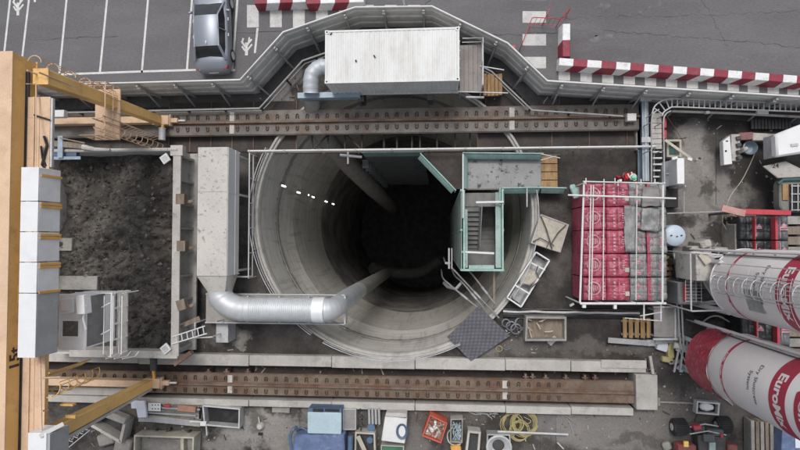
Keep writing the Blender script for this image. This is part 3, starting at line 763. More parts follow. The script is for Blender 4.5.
mb = MB(); mb.box(x1 + .001, x1 + .012, y0 + .03, y1 - .03, zz0 + .02, z - .03); mb.build('side_sheet', M['white'], sil)
mb = MB(); mb.box(x1 + .013, x1 + .035, y0 + .02, y1 - .02, zz0 + .5, zz0 + .54); mb.box(x1 + .002, x1 + .03, ym - .03, ym + .03, zz0 + .03, z - .03); mb.build('flange', M['white'], sil)
dz = 2.35
duct = T('ventilation_duct', 'silver corrugated duct bending from the silencer down into the shaft', 'duct', P(300, 310, 0))
pA = P(216, 278, dz); pB = P(215.5, 291, dz)
mb = MB(); r = .56
xa0, xa1 = PX(200, dz, 278), PX(234, dz, 278)
ya = y0 - .005; yb = PY(291.5, dz, 215); cxm = PX(220, dz, 291)
nn = 24; ring1 = []; ring2 = []
for k in range(nn):
    a = 2 * math.pi * k / nn; ca, sa = math.cos(a), math.sin(a); s_ = 1 / max(abs(ca), abs(sa))
    ring1.append(((x0 + x1) / 2 + ca * s_ * (x1 - x0) / 2 * .97, ya, dz + .05 + sa * s_ * .66)); ring2.append((cxm + ca * r, yb, dz + sa * r))
mb.add(ring1 + ring2, [(k, (k + 1) % nn, nn + (k + 1) % nn, nn + k) for k in range(nn)]); mb.build('transition', M['silencer'], duct)
ex, ey = PX(246, dz, 309), PY(309.5, dz, 280)
rx = ex - cxm; ry = yb - ey
pts = [(cxm, yb + .02, dz)] + [(cxm + rx * (1 - math.cos(a)), yb - ry * math.sin(a), dz) for a in [rad(5 * q) for q in range(1, 19)]]
mb = MB(); mb.path(pts, [r + (.012 if i % 4 == 0 else 0) for i in range(len(pts))], 32); mb.build('elbow', M['duct'], duct)
xs = [ex, PX(250, dz, 309)]; xe = PX(314, dz, 309)
pp = []; rs_ = []; x = ex; 
while x < xe: 
    for o_, rr_ in ((0, r), (.045, r), (.06, r + .016), (.08, r + .016)): pp.append((x + o_, ey, dz)); rs_.append(rr_)
    x += .095 if x > PX(250, dz, 309) else .24
mb = MB(); mb.path(pp, rs_, 32); mb.build('corrugated_pipe', M['duct'], duct)
mb = MB(); mb.path([(xe - .02, ey, dz), (PX(319, dz, 309), ey, dz), (PX(325, dz, 309), ey, dz)], [r + .02, r + .03, r + .03], 32); mb.build('coupling', M['duct_br'], duct)
ex2 = PX(324, dz, 309); ctr = P(346, 300, .9)
pts = bez([(ex2, ey, dz), (ex2 + .2, ey + .01, dz - .03), (ex2 + .38, ey + .05, dz - .2), (ex2 + .48, ey + .1, dz - .55), (ex2 + .5, ey + .16, dz - 1.1), (ex2 + .5, ey + .2, -1), (ex2 + .5, ey + .22, -5)], 6)
mb = MB(); nq = len(pts); mb.path(pts, [max(.47, .56 - .09 * i / 14) + (.012 if i % 3 == 0 else 0) for i in range(nq)], 28); mb.build('down_bend', M['duct'], duct)
mb = MB(); px_ = [(ex2 + .5, ey + .22, -4.9 - 1.6 * k) for k in range(18)]; mb.path(px_, [.46 + .02 * (k % 2) for k in range(18)], 24); mb.build('down_pipe', M['duct_dk'], duct)
# tray under the duct
z = 1.35
tr_ = T('duct_platform', 'grey steel platform carrying the silver duct to the shaft edge', 'platform', P(280, 312, 0))
x0t, x1t, y0t, y1t = PX(206, z, 310), PX(345, z, 310), PY(322.5, z, 280), PY(295, z, 280)
mb = MB(); mb.box(x0t, PX(326, z, 310), y0t, y1t, z - .06, z); mb.build('plate', mat('platform_plate', (.30, .285, .26), .75, var=.12, dirt=(.15, .13, .11), damt=.5), tr_)
mb = MB(); mb.box(x0t, x1t, y0t - .06, y0t - .002, z - .16, z + .1); mb.box(x0t, x1t, y1t + .002, y1t + .05, z - .16, z + .06); mb.box(x1t, x1t + .07, y0t, y1t, z - .3, z + .25); mb.build('edge_beam', M['galv'], tr_)
mb = MB()
for x in (x0t + .2, x0t + 2.2):
    for y in (y0t + .1, y1t - .1): mb.box(x - .06, x + .06, y - .06, y + .06, 0, z - .07)
mb.build('legs', M['galv'], tr_)
for x in (x0t + .9, x0t + 2.4, x0t + 3.9, x0t + 5.3):
    mb = MB(); mb.path([(x, y0t + .1, z), (x, ey - r - .05, dz - .1)], .03, 6); mb.path([(x, y1t - .1, z), (x, ey + r + .02, dz - .1)], .03, 6); mb.build('cradle', M['galv'], tr_)
# little ladder platform at the left end
lp = T('access_ladder', 'short white ladder and railing below the duct elbow', 'ladder', P(195, 330, 0))
mb = MB(); mb.path([P(172, 337, 2.2), P(205, 326, 2.2)], .03, 6); mb.path([P(172, 344, 2.2), P(207, 333.5, 2.2)], .03, 6); mb.build('rail', M['white'], lp)
for k in range(6):
    a = P(176 + 5.4 * k, 336 - 1.8 * k, 2.2); b_ = P(177 + 5.4 * k, 342.5 - 1.7 * k, 2.2); mb = MB(); mb.tube(a, b_, .025); mb.build('rung', M['white'], lp)
mb = MB(); mb.path([P(195, 323, 2), P(195, 338, 2), P(212, 337, 2)], .03, 6); mb.tube(P(195, 323, 2), P(195, 323, 2) - Vector((0, 0, 2)), .03); mb.tube(P(212, 337, 2), P(212, 337, 2) - Vector((0, 0, 2)), .03); mb.build('frame', M['white'], lp)
mb = MB(); mb.rbox(P(222, 333, 1.0), .62, .95, 0, 1.0); solo(mb, 'grey_cabinet', M['galv'], 'small grey steel cabinet below the silver duct elbow', 'cabinet', bevel=.02)

# ================================================================== LONG HAND RAIL
hr = T('long_hand_rail', 'long pale pipe hand rail crossing above the shaft from silencer to ladder', 'railing', P(400, 151, 0))
a, b_ = P(249, 151, 1.1), P(656, 156.5, 1.1); b_.y = a.y
mb = MB(); mb.tube(a, b_, .05, 8); mb.build('rail', M['white'], hr)
mb = MB(); mb.tube(a - Vector((0, 0, .5)), b_ - Vector((0, 0, .5)), .02, 6); mb.build('rail', M['rust_gr'], hr)
for k in range(12):
    q = a + (b_ - a) * (k / 11); mb = MB(); mb.tube((q.x, q.y, .02), (q.x, q.y, 1.1), .028); mb.cyl((q.x, q.y), .06, 1.06, 1.16, 8); mb.build('post', M['dirtywhite'], hr)
hl = T('side_hand_rail', 'double white hand rail between silencer and shaft', 'railing', P(252, 215, 0))
for zq in (1.1, .55):
    mb = MB(); q0 = P(249.5, 152, 1.1); q1 = P(249.5, 277, 1.1); mb.tube((q0.x, q0.y - .05, zq), (q0.x, q1.y, zq), .03, 6); mb.build('rail', M['white'], hl)
for k in range(6): y = q0.y - .05 + (q1.y - q0.y) * k / 5; mb = MB(); mb.tube((q0.x, y, 0), (q0.x, y, 1.1), .026); mb.build('post', M['white'], hl)
mb = MB(); mb.tube((q0.x - .9, q1.y, 1.1), (q0.x, q1.y, 1.1), .03, 6); mb.tube((q0.x - .9, q1.y, .55), (q0.x, q1.y, .55), .02, 6); mb.build('rail', M['white'], hl)

# ================================================================== STAIR TOWER + GANGWAY
GZ = .45
x0, x1 = 1.02, 2.98; yT = PY(190, 1.1, 480); yB = PY(270, 1.1, 480)
st = T('stair_tower', 'green netted stair tower descending inside the right of the shaft', 'stair tower', ((x0 + x1) / 2, (yT + yB) / 2, GZ))
for x in (x0, x1):
    for y in (yT, yB, (yT + yB) / 2):
        mb = MB(); mb.box(x - .05, x + .05, y - .05, y + .05, -34, 1.1); mb.build('corner_post', M['green'], st)
mb = MB(); mb.box(x0 - .015, x0 + .015, yB + .06, (yT + yB) / 2 - .06, -33, 1.05); mb.box(x0 - .015, x0 + .015, (yT + yB) / 2 + .06, yT - .06, -33, 1.05); mb.build('side_netting', M['greendk'], st)
mb = MB(); mb.box(x1 - .015, x1 + .015, yB + .06, yT - .06, -33, -.2); mb.build('side_netting', M['greendk'], st)
for x in (x0 + .1, x1): 
    mb = MB(); mb.box(x - .02, x + .02, yB + .08, yT - .08, .08, 1.08); mb.build('guard_panel', M['green'], st)
mb = MB(); mb.box(x0 + .06, x1 - .06, yB - .02, yB + .02, .08, 1.08); mb.build('guard_panel', M['green'], st)
for (xa_, xb_, ya_, yb_) in ((x1 - .33, x1 - .07, yB + .1, yT - .1), (x0 + .17, x0 + .3, yB + .1, yT - .9), (x0 + .35, x1 - .4, yB + .05, yB + .22)):
    mb = MB(); mb.box(xa_, xb_, ya_, yb_, .9, .915); mb.build('net_flap', M['greendk'], st)
for x in (x0 + .12, x1 - .02):
    mb = MB(); mb.box(x - .04, x + .04, yB, yT, 1.1, 1.16); mb.build('rail', M['green'], st)
mb = MB(); mb.box(x0, x1, yB - .05, yB + .05, 1.1, 1.165); mb.build('rail', M['green'], st)
mb = MB(); mb.tube(P(463, 154, 1.35), P(463, 218, 1.35), .035); mb.build('pole', M['white'], st)
ym = (yT + yB) / 2
def flight(xa, xb, ya, za, yb, zb_, nm='stair_flight'):
    mb = MB(); n = 9
    for k in range(n):
        f_ = (k + .5) / n; y = ya + (yb - ya) * f_; z_ = za + (zb_ - za) * f_; mb.box(xa + .05, xb - .05, y - .12, y + .1, z_ - .03, z_)
    mb.beam((xa + .02, ya, za), (xa + .02, yb, zb_), .05, .2); mb.beam((xb - .02, ya, za), (xb - .02, yb, zb_), .05, .2)
    mb.build(nm, mat('landing_steel', (.16, .16, .155), .7, damt=.4), st)
    mb = MB(); mb.path([(xb, ya, za + 1), (xb, yb, zb_ + 1)], .025, 6); mb.build('stair_rail', M['mould'], st)
yt2, yb2 = yT - .75, yB + 1.0
for k in range(10):
    zt_ = GZ - 3 * k
    flight(x0 + .12, x0 + .95, yt2, zt_, yb2, zt_ - 1.5)
    flight(x0 + 1.0, x1 - .1, yb2, zt_ - 1.5, yt2, zt_ - 3)
    for (ya, yb_, zz_) in ((yB + .1, yb2, zt_ - 1.5), (yt2, yT - .08, zt_ - .02)):
        mb = MB(); mb.box(x0 + .1, x1 - .08, ya, yb_, zz_ - .05, zz_); q = x0 + .4
        while q < x1 - .2: mb.box(q - .015, q + .015, ya + .03, yb_ - .03, zz_ + .002, zz_ + .03); q += .36
        mb.build('landing', mat('landing_steel', (.16, .16, .155), .7, damt=.4), st)
mb = MB(); mb.path([P(462, 252, .9), P(494, 253.5, .9)], .06, 6); mb.build('cross_tube', M['white'], st)
mb = MB(); mb.path([P(476, 202.5, 1.2), P(503.5, 202, 1.2)], .06, 6); mb.build('cross_tube', M['white'], st)
mb = MB(); mb.box(PX(445, .3), PX(452, .3), PY(264, .3, 450), PY(262, .3, 450), .2, .35); mb.box(PX(448, .3), PX(449.5, .3), PY(268, .3, 450), PY(248, .3, 450), .15, 1.0); mb.box(PX(451, .3), PX(452, .3), PY(268, .3, 450), PY(248, .3, 450), .15, 1.0); mb.build('outrigger', M['mould'], st)

gw = T('gangway', 'grey plate gangway with green netted guard rails leading to the stair tower', 'gangway', P(502, 172, 0))
gx0, gx1 = PX(465, GZ, 170), PX(541, GZ, 170); gy0, gy1 = PY(188.5, GZ, 500), PY(156, GZ, 500)
mb = MB(); mb.box(gx0, gx1, gy0, gy1, GZ - .06, GZ); mb.build('walk_plate', M['plate'], gw)
mb = MB(); mb.box(gx0 - .1, gx1 + .9, gy0 - .06, gy0 - .004, GZ - .25, GZ + .02); mb.box(gx0 - .1, gx1 + .9, gy1 + .004, gy1 + .06, GZ - .25, GZ + .02); mb.build('side_beam', M['rust_gr'], gw)
for k in range(4):
    y = gy0 + (gy1 - gy0) * (k + .5) / 4; mb = MB(); mb.box(gx1 + .01, gx1 + .78, y - .18, y + .18, GZ - .05, GZ); mb.build('board', M['wood'], gw)
def guard(pts, m, nm='guard_panel', zlo=.1, zhi=1.05, par=gw, flap=.2):
    for a, b_ in zip(pts, pts[1:]):
        if flap:
            e = Vector((b_[0] - a[0], b_[1] - a[1])).normalized(); n_ = Vector((e.y, -e.x)); a1 = Vector((a[0], a[1])) + (n_ + e) * .04; b1 = Vector((b_[0], b_[1])) + (n_ - e) * .04; a2 = a1 + n_ * flap; b2 = b1 + n_ * flap
            mb = MB(); mb.hexa([(a1.x, a1.y, zhi - .03), (b1.x, b1.y, zhi - .03), (b2.x, b2.y, zhi - .3), (a2.x, a2.y, zhi - .3)], [(a1.x, a1.y, zhi - .015), (b1.x, b1.y, zhi - .015), (b2.x, b2.y, zhi - .285), (a2.x, a2.y, zhi - .285)]); mb.build('net_flap', m, par)
        mb = MB(); d = Vector((b_[0] - a[0], b_[1] - a[1])).normalized() * .05
        mb.beam((a[0] + d.x, a[1] + d.y, (zlo + zhi) / 2), (b_[0] - d.x, b_[1] - d.y, (zlo + zhi) / 2), .025, zhi - zlo); mb.build(nm, m, par)
    mb = MB(); mb.path([(p[0], p[1], zhi + .05) for p in pts], .035, 6); mb.build('guard_rail', M['green'], par)
    for p in pts: mb = MB(); mb.tube((p[0], p[1], 0), (p[0], p[1], zhi + .1), .03); mb.build('guard_post', M['green'], par)
g = lambda u, v: P(u, v, 1.1)
guard([g(463, 189), g(463, 152.8), g(543, 153.5)], M['green'])
guard([g(503, 188), g(541, 187.5), g(566, 188)], M['green'])
guard([g(500, 205), g(500, 188.5)], M['green'])
mb = MB(); mb.tube(g(527, 188), g(527, 207), .03); mb.tube(g(541, 154), g(560, 158), .025); mb.tube(g(541, 160), g(556, 156), .02); mb.build('tube', M['galv'], gw)
# diagonal guard and triangular platform
tp = T('corner_platform', 'dark triangular platform behind a slanting green guard panel', 'platform', P(445, 165, 0))
mb = MB(); mb.prism([P(421, 152, GZ).xy, P(463.5, 152, GZ).xy, P(463.5, 189, GZ).xy, P(455, 189, GZ).xy], GZ - .08, GZ - .005); mb.build('deck', M['brown'], tp)
guard([g(420.5, 153.5), g(455.5, 190)], M['green'], par=tp)
gs = T('hanging_screen', 'dark ribbed sheet screen hanging in the shaft under the long hand rail', 'screen', P(392, 155, 0))
xa, xb = PX(364, 0), PX(424, 0); ys = PY(155, 0, 400)
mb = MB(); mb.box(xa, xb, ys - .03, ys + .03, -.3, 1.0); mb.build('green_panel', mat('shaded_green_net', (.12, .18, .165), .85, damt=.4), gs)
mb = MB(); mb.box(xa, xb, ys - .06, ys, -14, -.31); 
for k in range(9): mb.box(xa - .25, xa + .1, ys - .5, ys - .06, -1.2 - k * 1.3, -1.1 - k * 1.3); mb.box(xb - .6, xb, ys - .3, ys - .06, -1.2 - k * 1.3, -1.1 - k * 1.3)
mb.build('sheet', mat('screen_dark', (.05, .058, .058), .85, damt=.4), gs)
mb = MB(); mb.tube(P(340, 155, .6), P(362, 157, .6), .07); mb.tube(P(348, 152, .6), P(348, 164, .6), .05); mb.build('cross_tube', M['mould'], gs)
# faint machinery in the depth
mb = MB(); mb.path(bez([P(372, 268, -20), P(395, 273, -22), P(420, 272, -22), P(440, 260, -22)], 6), .5, 12); solo(mb, 'shaft_pipe', mat('dark_deep_pipe', (.06, .06, .058), .8), 'fat grey pipe lying deep in the dark shaft', 'pipe')  # pipe colour darkened so that it shows only faintly

# ================================================================== MUCK BIN
BZ = 2.15
bx0, bx1 = PX(40, BZ, 250), PX(172.5, BZ, 250); by0, by1 = PY(355, BZ, 120), PY(149.5, BZ, 120)
bn = T('muck_bin', 'open dirty white steel bin holding dark excavated muck', 'bin', ((bx0 + bx1) / 2, (by0 + by1) / 2, 0))
mb = MB(); mb.box(bx1, bx1 + .09, by0, by1, 0, BZ)
mb.box(bx1 - .02, bx1 + .36, by0, by1, BZ - .1, BZ + .01); mb.box(bx1 + .095, bx1 + .5, by0, by1, .55, .68)
mb.build('right_wall', M['dirtywhite'], bn)
k = 0; y = by0 + .3
while y < by1:
    mb = MB(); mb.box(bx1 + .1, bx1 + .34, y - .05, y + .05, .70, BZ - .12); mb.build('stiffener', M['dirtywhite'], bn); y += 1.15
mb = MB(); mb.box(bx0, bx1 - .01, by1 - .1, by1, 0, BZ - .05); mb.path([(bx0, by1 - .03, BZ), (bx1 + .2, by1 - .03, BZ)], .09, 8); mb.build('top_wall', M['dirtywhite'], bn)
mb = MB(); mb.box(bx0, bx1 - .01, by0, by0 + .1, 0, BZ - .05); mb.box(bx0 + 1.6, bx1 + .3, by0 - .12, by0 + .22, BZ - .05, BZ + .02); mb.build('bottom_wall', M['dirtywhite'], bn)
mb = MB(); mb.box(bx0, bx0 + .1, by0 + .1, by1 - .1, 0, BZ); mb.build('left_wall', M['dirtywhite'], bn)
for u, v, a in ((181, 246, 0), (181, 305, .3), (180, 199, 0)):
    p = P(u, v, BZ); mb = MB(); mb.rbox(p, .42, .5, BZ - .35, BZ + .02, a); mb.rbox((p.x + .25, p.y - .1), .5, .14, BZ - .4, BZ - .36, a + .2); mb.build('bracket', M['wood_gr'], bn, bevel=.01)
mb = MB(); mb.beam(P(181, 326, 1.6), P(200, 318, 1.4), .22, .16); mb.build('strut', M['wood_gr'], bn)
mb = MB(); mb.beam(P(175, 364, 1.8), P(192, 352, 1.8), .2, .3); mb.build('corner_beam', M['rust'], bn)
mb = MB(); mb.rbox((bx1 + .15, by1 - .08), .6, .5, BZ - .3, BZ + .04); mb.build('corner_plate', M['dirtywhite'], bn)
# muck
def mh(x, y):
    q = Vector((x, y, 0)); h = .75
    h += .75 * noise.noise(q * .32 + Vector((3, 1, 0))) + .50 * noise.noise(q * .8) + .26 * abs(noise.noise(q * 1.9)) + .07 * noise.noise(q * 4.6) + .025 * noise.noise(q * 11)
    cx_, cy_ = P(135, 215, 1).xy; h += .75 * math.exp(-((x - cx_) ** 2 / 3.2 + (y - cy_) ** 2 / 7))
    cx_, cy_ = P(150, 300, 1).xy; h -= .35 * math.exp(-((x - cx_) ** 2 / 1.2 + (y - cy_) ** 2 / 2.2))
    return max(.08, h)
mb = MB(); nx, ny = 150, 220; ax0, ax1, ay0, ay1 = bx0 + .1, bx1 - .002, by0 + .1, by1 - .1
vs = []
for j in range(ny + 1):
    for i in range(nx + 1):
        x = ax0 + (ax1 - ax0) * i / nx; y = ay0 + (ay1 - ay0) * j / ny; vs.append((x, y, mh(x, y)))
mb.add(vs, [(j * (nx + 1) + i, j * (nx + 1) + i + 1, (j + 1) * (nx + 1) + i + 1, (j + 1) * (nx + 1) + i) for j in range(ny) for i in range(nx)])
for k in range(3200):
    mb.cur = 1 if rnd.random() < .35 else 0
    x = rnd.uniform(ax0 + .15, ax1 - .15); y = rnd.uniform(ay0 + .15, ay1 - .15); r = .018 + .12 * rnd.random() ** 5
    c_ = Vector((x, y, mh(x, y) + r * .3)); vv = []
    for d in ((1, 0, 0), (0, 1, 0), (-1, 0, 0), (0, -1, 0), (0, 0, 1), (0, 0, -1)): vv.append(c_ + Vector(d) * r * rnd.uniform(.6, 1.4))
    mb.add(vv, [(0, 1, 4), (1, 2, 4), (2, 3, 4), (3, 0, 4), (1, 0, 5), (2, 1, 5), (3, 2, 5), (0, 3, 5)])
solo(mb, 'muck_heap', [M['muck'], mat('pale_clod', (.15, .135, .118), .95, var=.3, dirt=(.06, .055, .05), damt=.5)], 'dark clumpy excavated earth heaped in the steel bin', 'muck', kind='stuff', smooth=False)
for (u, v, a, lab) in ((164.5, 158.5, .6, 'small white square floodlight at the top right corner of the muck bin'), (165, 349, .7, 'small white square floodlight at the bottom right corner of the muck bin')):
    p = P(u, v, 2.3); t = T('floodlight', lab, 'floodlight', (p.x, p.y, 2.16), a, 'floodlights on the muck bin')
    mb = MB(True); mb.box(-.2, .2, -.2, .2, .02, .12); mb.build('housing', M['white'], t, bevel=.01)
    mb = MB(True); mb.box(-.13, .13, -.13, .13, .122, .128); mb.build('lens', M['galv'], t)
    mb = MB(True); mb.tube((0, 0, -.1), (0, 0, .02), .03); mb.build('bracket', M['steel_dk'], t)
# slabs on the left of the bin
for (u0, u1, v0, v1, zq, lab) in ((55, 72, 238, 251, 1.0, 'short grey concrete slab half buried in muck beside the crane'), (55, 98, 276, 290, 1.0, 'long grey concrete slab half buried in muck by the cabin')):
    mb = MB(); mb.box(PX(u0, zq), PX(u1, zq), PY(v1, zq, 80), PY(v0, zq, 80), zq - .4, zq + .02); solo(mb, 'concrete_slab', M['conc'], lab, 'slab', bevel=.03)
# ================================================================== GANTRY CRANE
gc = T('gantry_crane', 'big faded yellow gantry crane with ladders straddling the muck bin', 'gantry crane', P(150, 250, 0))
# rear girder
GT = 9.0
gx1 = PX(8.5, GT, 250); gx0 = gx1 - 1.15; yA = PY(51, GT, 10); yB_ = -17.0
mb = MB(); mb.box(gx0, gx1, yB_, yA, GT - .03, GT); mb.build('girder_top', M['tan'], gc)
gb = PX(22, GT - 1.0, 300)
mb = MB(); mb.box(gx0 + .04, gx1 - .03, yB_, yA - .03, GT - 1.15, GT - .032); mb.box(gx0, gx1 + .02, yB_, yA - .02, GT - 1.2, GT - 1.152); mb.build('girder_web', M['yellow'], gc)
mb = MB(); xf = gx1 - .03 + .006
mb.text('15t', .62, lambda x, y: (xf, PY(360, 8.8, 12) + x, GT - .42 + y), bold=.03); mb.build('lettering', M['ink'], gc, smooth=False)
mb = MB()
for dy in (0, .42): mb.box(xf - .02, xf + .03, PY(300, 8.5, 14) + dy - .02, PY(300, 8.5, 14) + dy + .02, GT - 1.1, GT - .5)
mb.box(xf - .02, xf + .03, PY(300, 8.5, 14) - .1, PY(300, 8.5, 14) + .52, GT - .52, GT - .48); mb.build('weld_frame', M['yellow'], gc)
# front girder
FTZ = 8.3
fx0, fx1 = PX(25, FTZ, 250), PX(47.5, FTZ, 250); fyA = PY(97, FTZ, 36)
mb = MB(); mb.box(fx0, fx1, yB_, fyA, FTZ - .03, FTZ)
y = yB_ + .5
mb.build('front_girder_top', M['tan'], gc)
mb = MB(); mb.box(fx0 + .03, fx1 - .03, yB_, fyA - .02, FTZ - .22, FTZ - .032); mb.build('front_girder_web', M['yellow'], gc)
mb = MB(); xm = (fx0 + fx1) / 2; mb.box(xm - .04, xm + .04, yB_, fyA, FTZ + .002, FTZ + .02)
while y < fyA: mb.box(fx0 + .02, fx1 - .02, y - .012, y + .012, FTZ + .001, FTZ + .012); y += 1.5
mb.box(fx0 + .25, fx0 + .3, yB_, fyA, FTZ + .002, FTZ + .06); mb.build('rail', M['tan'], gc)
mb = MB(); mb.box(fx1 + .01, fx1 + .09, PY(167, FTZ, 48), PY(98, FTZ, 48), FTZ - .12, FTZ - .01); mb.build('cable_tray', M['galv'], gc)
mb = MB(); mb.box(fx0 - .20, fx0 - .01, yB_, PY(72, 8.3, 24), FTZ - .1, FTZ - .02); mb.box(fx0 - .12, fx0 - .07, yB_, PY(72, 8.3, 24), FTZ - .019, FTZ + .05); mb.build('gap_shade_strip', M['steel_dk'], gc)  # dark strip added to stand for the shade in the gap between the girders
mb = MB(); mb.path([P(44, 136, 8.4), P(47, 145, 8.35), P(44.5, 155, 8.35), P(42, 165, 8.35), P(45, 168, 8.3)], .05, 6); mb.path([P(41, 146, 8.4), P(42.5, 158, 8.35), P(46, 166, 8.3)], .04, 6); mb.path([P(34, 115, 8.4), P(50, 120, 8.35)], .03, 6); mb.build('cable_loop', M['black'], gc)
# cover boxes
CZ = 9.15; cvx0, cvx1 = PX(19.3, CZ, 260), PX(37, CZ, 260); CB = 8.33
def cover(v0, v1, grey=False):
    ya, yb = PY(v1, CZ, 28), PY(v0, CZ, 28)
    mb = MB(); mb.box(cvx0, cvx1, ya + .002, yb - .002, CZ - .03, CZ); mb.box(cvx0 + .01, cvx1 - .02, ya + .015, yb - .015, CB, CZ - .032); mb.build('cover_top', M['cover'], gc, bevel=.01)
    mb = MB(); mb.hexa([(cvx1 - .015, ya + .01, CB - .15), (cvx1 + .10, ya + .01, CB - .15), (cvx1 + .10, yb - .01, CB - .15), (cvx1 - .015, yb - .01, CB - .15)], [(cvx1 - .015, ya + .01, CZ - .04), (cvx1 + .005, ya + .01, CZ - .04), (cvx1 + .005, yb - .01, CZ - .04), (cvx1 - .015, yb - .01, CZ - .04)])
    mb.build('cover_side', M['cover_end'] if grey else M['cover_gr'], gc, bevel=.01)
for v0, v1, g_ in ((167, 201, 0), (201.5, 231.5, 0), (232, 262, 0), (262.5, 293, 0), (293.5, 358, 1)): cover(v0, v1, g_)
for v in (176, 204, 207, 235, 238, 264, 267, 292):
    y = PY(v, 8.8, 48); mb = MB(); mb.hexa([(cvx1, y - .04, CB - .16), (cvx1 + .16, y - .04, CB - .16), (cvx1 + .16, y + .04, CB - .16), (cvx1, y + .04, CB - .16)], [(cvx1, y - .04, CZ - .1), (cvx1 + .04, y - .04, CZ - .1), (cvx1 + .04, y + .04, CZ - .1), (cvx1, y + .04, CZ - .1)]); mb.build('orange_rib', M['orange'], gc)
mb = MB(); CB2 = 8.33; ya, yb = -17, PY(433, CZ, 35); xq0, xq1 = PX(27.5, CZ, 440), PX(46, CZ, 440); mb.box(xq0, xq1, ya, yb, CB2, CZ); mb.build('cover_top', M['cover'], gc, bevel=.02)
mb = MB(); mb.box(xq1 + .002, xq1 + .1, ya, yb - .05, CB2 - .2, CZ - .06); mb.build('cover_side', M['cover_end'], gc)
mb = MB(); mb.beam(P(40, 436, 9.2), P(63, 424, 8.6), .14, .12); mb.build('cable_tray', M['white'], gc)
# legs
def leg(pb, pt, m2='cover_gr'):
    mb = MB(); mb.beam(pb, pt, .40, .42, w2=.52, h2=.55); mb.build('leg', M['yellow'], gc, bevel=.03)
    d = Vector(pt) - Vector(pb)
    return d
Lb, Lt = P(149, 383.5, .95), P(149, 383.5, .95).copy(); Lt = Vector((Lb.x - .1, Lb.y - .1, 8.0))
Ub = P(158, 120, .95); Ut = Vector((Ub.x - .55, Ub.y - .0, 8.2))
leg(Lb, Lt); leg(Ub, Ut)
mb = MB(); mb.box(Lt.x - .42, Lt.x + .32, Lt.y - .4, Lt.y + .4, 7.98, 8.04); mb.build('leg_flange', M['tan'], gc); mb = MB(); mb.box(Ut.x - .3, Ut.x + .3, Ut.y - .3, Ut.y + .3, 8.21, 8.26); mb.build('leg_flange', M['yellow'], gc)
# grey beam added for the grey side face on the lower leg's underside
mb = MB(); mb.beam((Lb.x + .02, Lb.y - .27, Lb.z), (Lt.x + .02, Lt.y - .42, Lt.z), .3, .1, w2=.4, h2=.16); mb.build('leg_grey_side', M['galv'], gc)
# sill beams and bogies
for sgn, pb, u0 in ((-1, Lb, 20), (1, Ub, 20)):
    mb = MB(); mb.box(-23, pb.x - .3, pb.y - .17, pb.y + .17, .62, 1.1); mb.build('sill_beam', M['tan'], gc, bevel=.02)
    mb = MB(); mb.box(pb.x - .3, pb.x + .55, pb.y - .24, pb.y + .24, .55, .98); mb.box(pb.x + .55, pb.x + .95, pb.y - .12, pb.y + .12, .6, .85); mb.box(pb.x + .55, pb.x + .62, pb.y - .3, pb.y + .3, .62, .92); mb.build('bogie', M['tan'], gc, bevel=.03)
    mb = MB(); mb.tube((pb.x + .95, pb.y, .72), (pb.x + 1.3, pb.y, .72), .05); mb.build('buffer', M['white'], gc)
    for dx in (-.1, .35): mb = MB(); mb.path([(pb.x + dx, pb.y - .09, .64), (pb.x + dx, pb.y + .09, .64)], .14, 14); mb.build('wheel', M['steel_dk'], gc)
    my = pb.y - sgn * (.3 if sgn < 0 else .0)
    yy = pb.y + (.95 if sgn < 0 else -.75)
    mb = MB(); mb.path([(pb.x + .25, yy - .28, 1.0), (pb.x + .25, yy + .28, 1.0)], .17, 14); mb.path([(pb.x + .25, yy + .28, 1.0), (pb.x + .25, yy + .32, 1.0)], .19, 14); mb.build('drive_motor', M['steel_dk'] if sgn < 0 else M['galv'], gc)
    mb = MB(); mb.beam((pb.x + .25, pb.y + (.24 if sgn < 0 else -.24), .9), (pb.x + .25, yy - (.28 if sgn < 0 else -.28), 1.0), .12, .12); mb.build('gearbox', M['orange'], gc)
# ladders with cages (hoops) up the legs
def cage(c0, c1, r, facing, n, m='tan'):
    """vertical-ish caged ladder from c0 (low) to c1 (high); facing = angle the hoops bulge to"""
    c0 = Vector(c0); c1 = Vector(c1); f_ = Vector((math.cos(facing), math.sin(facing), 0)); s_ = Vector((-f_.y, f_.x, 0))
    mb = MB()
    for q in (-1, 1): mb.tube(c0 + s_ * q * .22, c1 + s_ * q * .22, .03)
    k = 0; ln = (c1 - c0).length
    while k * .3 < ln: p = c0 + (c1 - c0) * (k * .3 / ln); mb.tube(p - s_ * .22, p + s_ * .22, .014, 5); k += 1
    mb.build('ladder', M[m], gc)
    mb = MB(); hoop = lambda p: [p + s_ * math.sin(a) * r * (1) + f_ * (r * .75 - math.cos(a) * r * .75) * 1.0 for a in [rad(-150 + 20 * q) for q in range(16)]]
    hp = []
    for k in range(n):
        p = c0 + (c1 - c0) * (k / (n - 1)); h = [p + s_ * (r * math.cos(rad(a))) + f_ * (.12 + r * .9 + r * math.sin(rad(a)) * .9 - r * .9 * (0)) * 1 for a in range(0, 181, 20)]
        hp.append(h); mb.path(h, .022, 5)
    for j in (0, 3, 6, 9): mb.path([h[j] for h in hp], .014, 5)
    mb.build('ladder_cage', M[m], gc)
plat_z = 4.3
cage((Ub.x - .35, Ub.y + .0, plat_z), (Ub.x - .5, Ub.y + .05, 8.7), .25, rad(80), 6)
cage((Ub.x - .1, Ub.y - .95, .9), (Ub.x - .1, Ub.y - .9, 5.6), .26, rad(-75), 11)
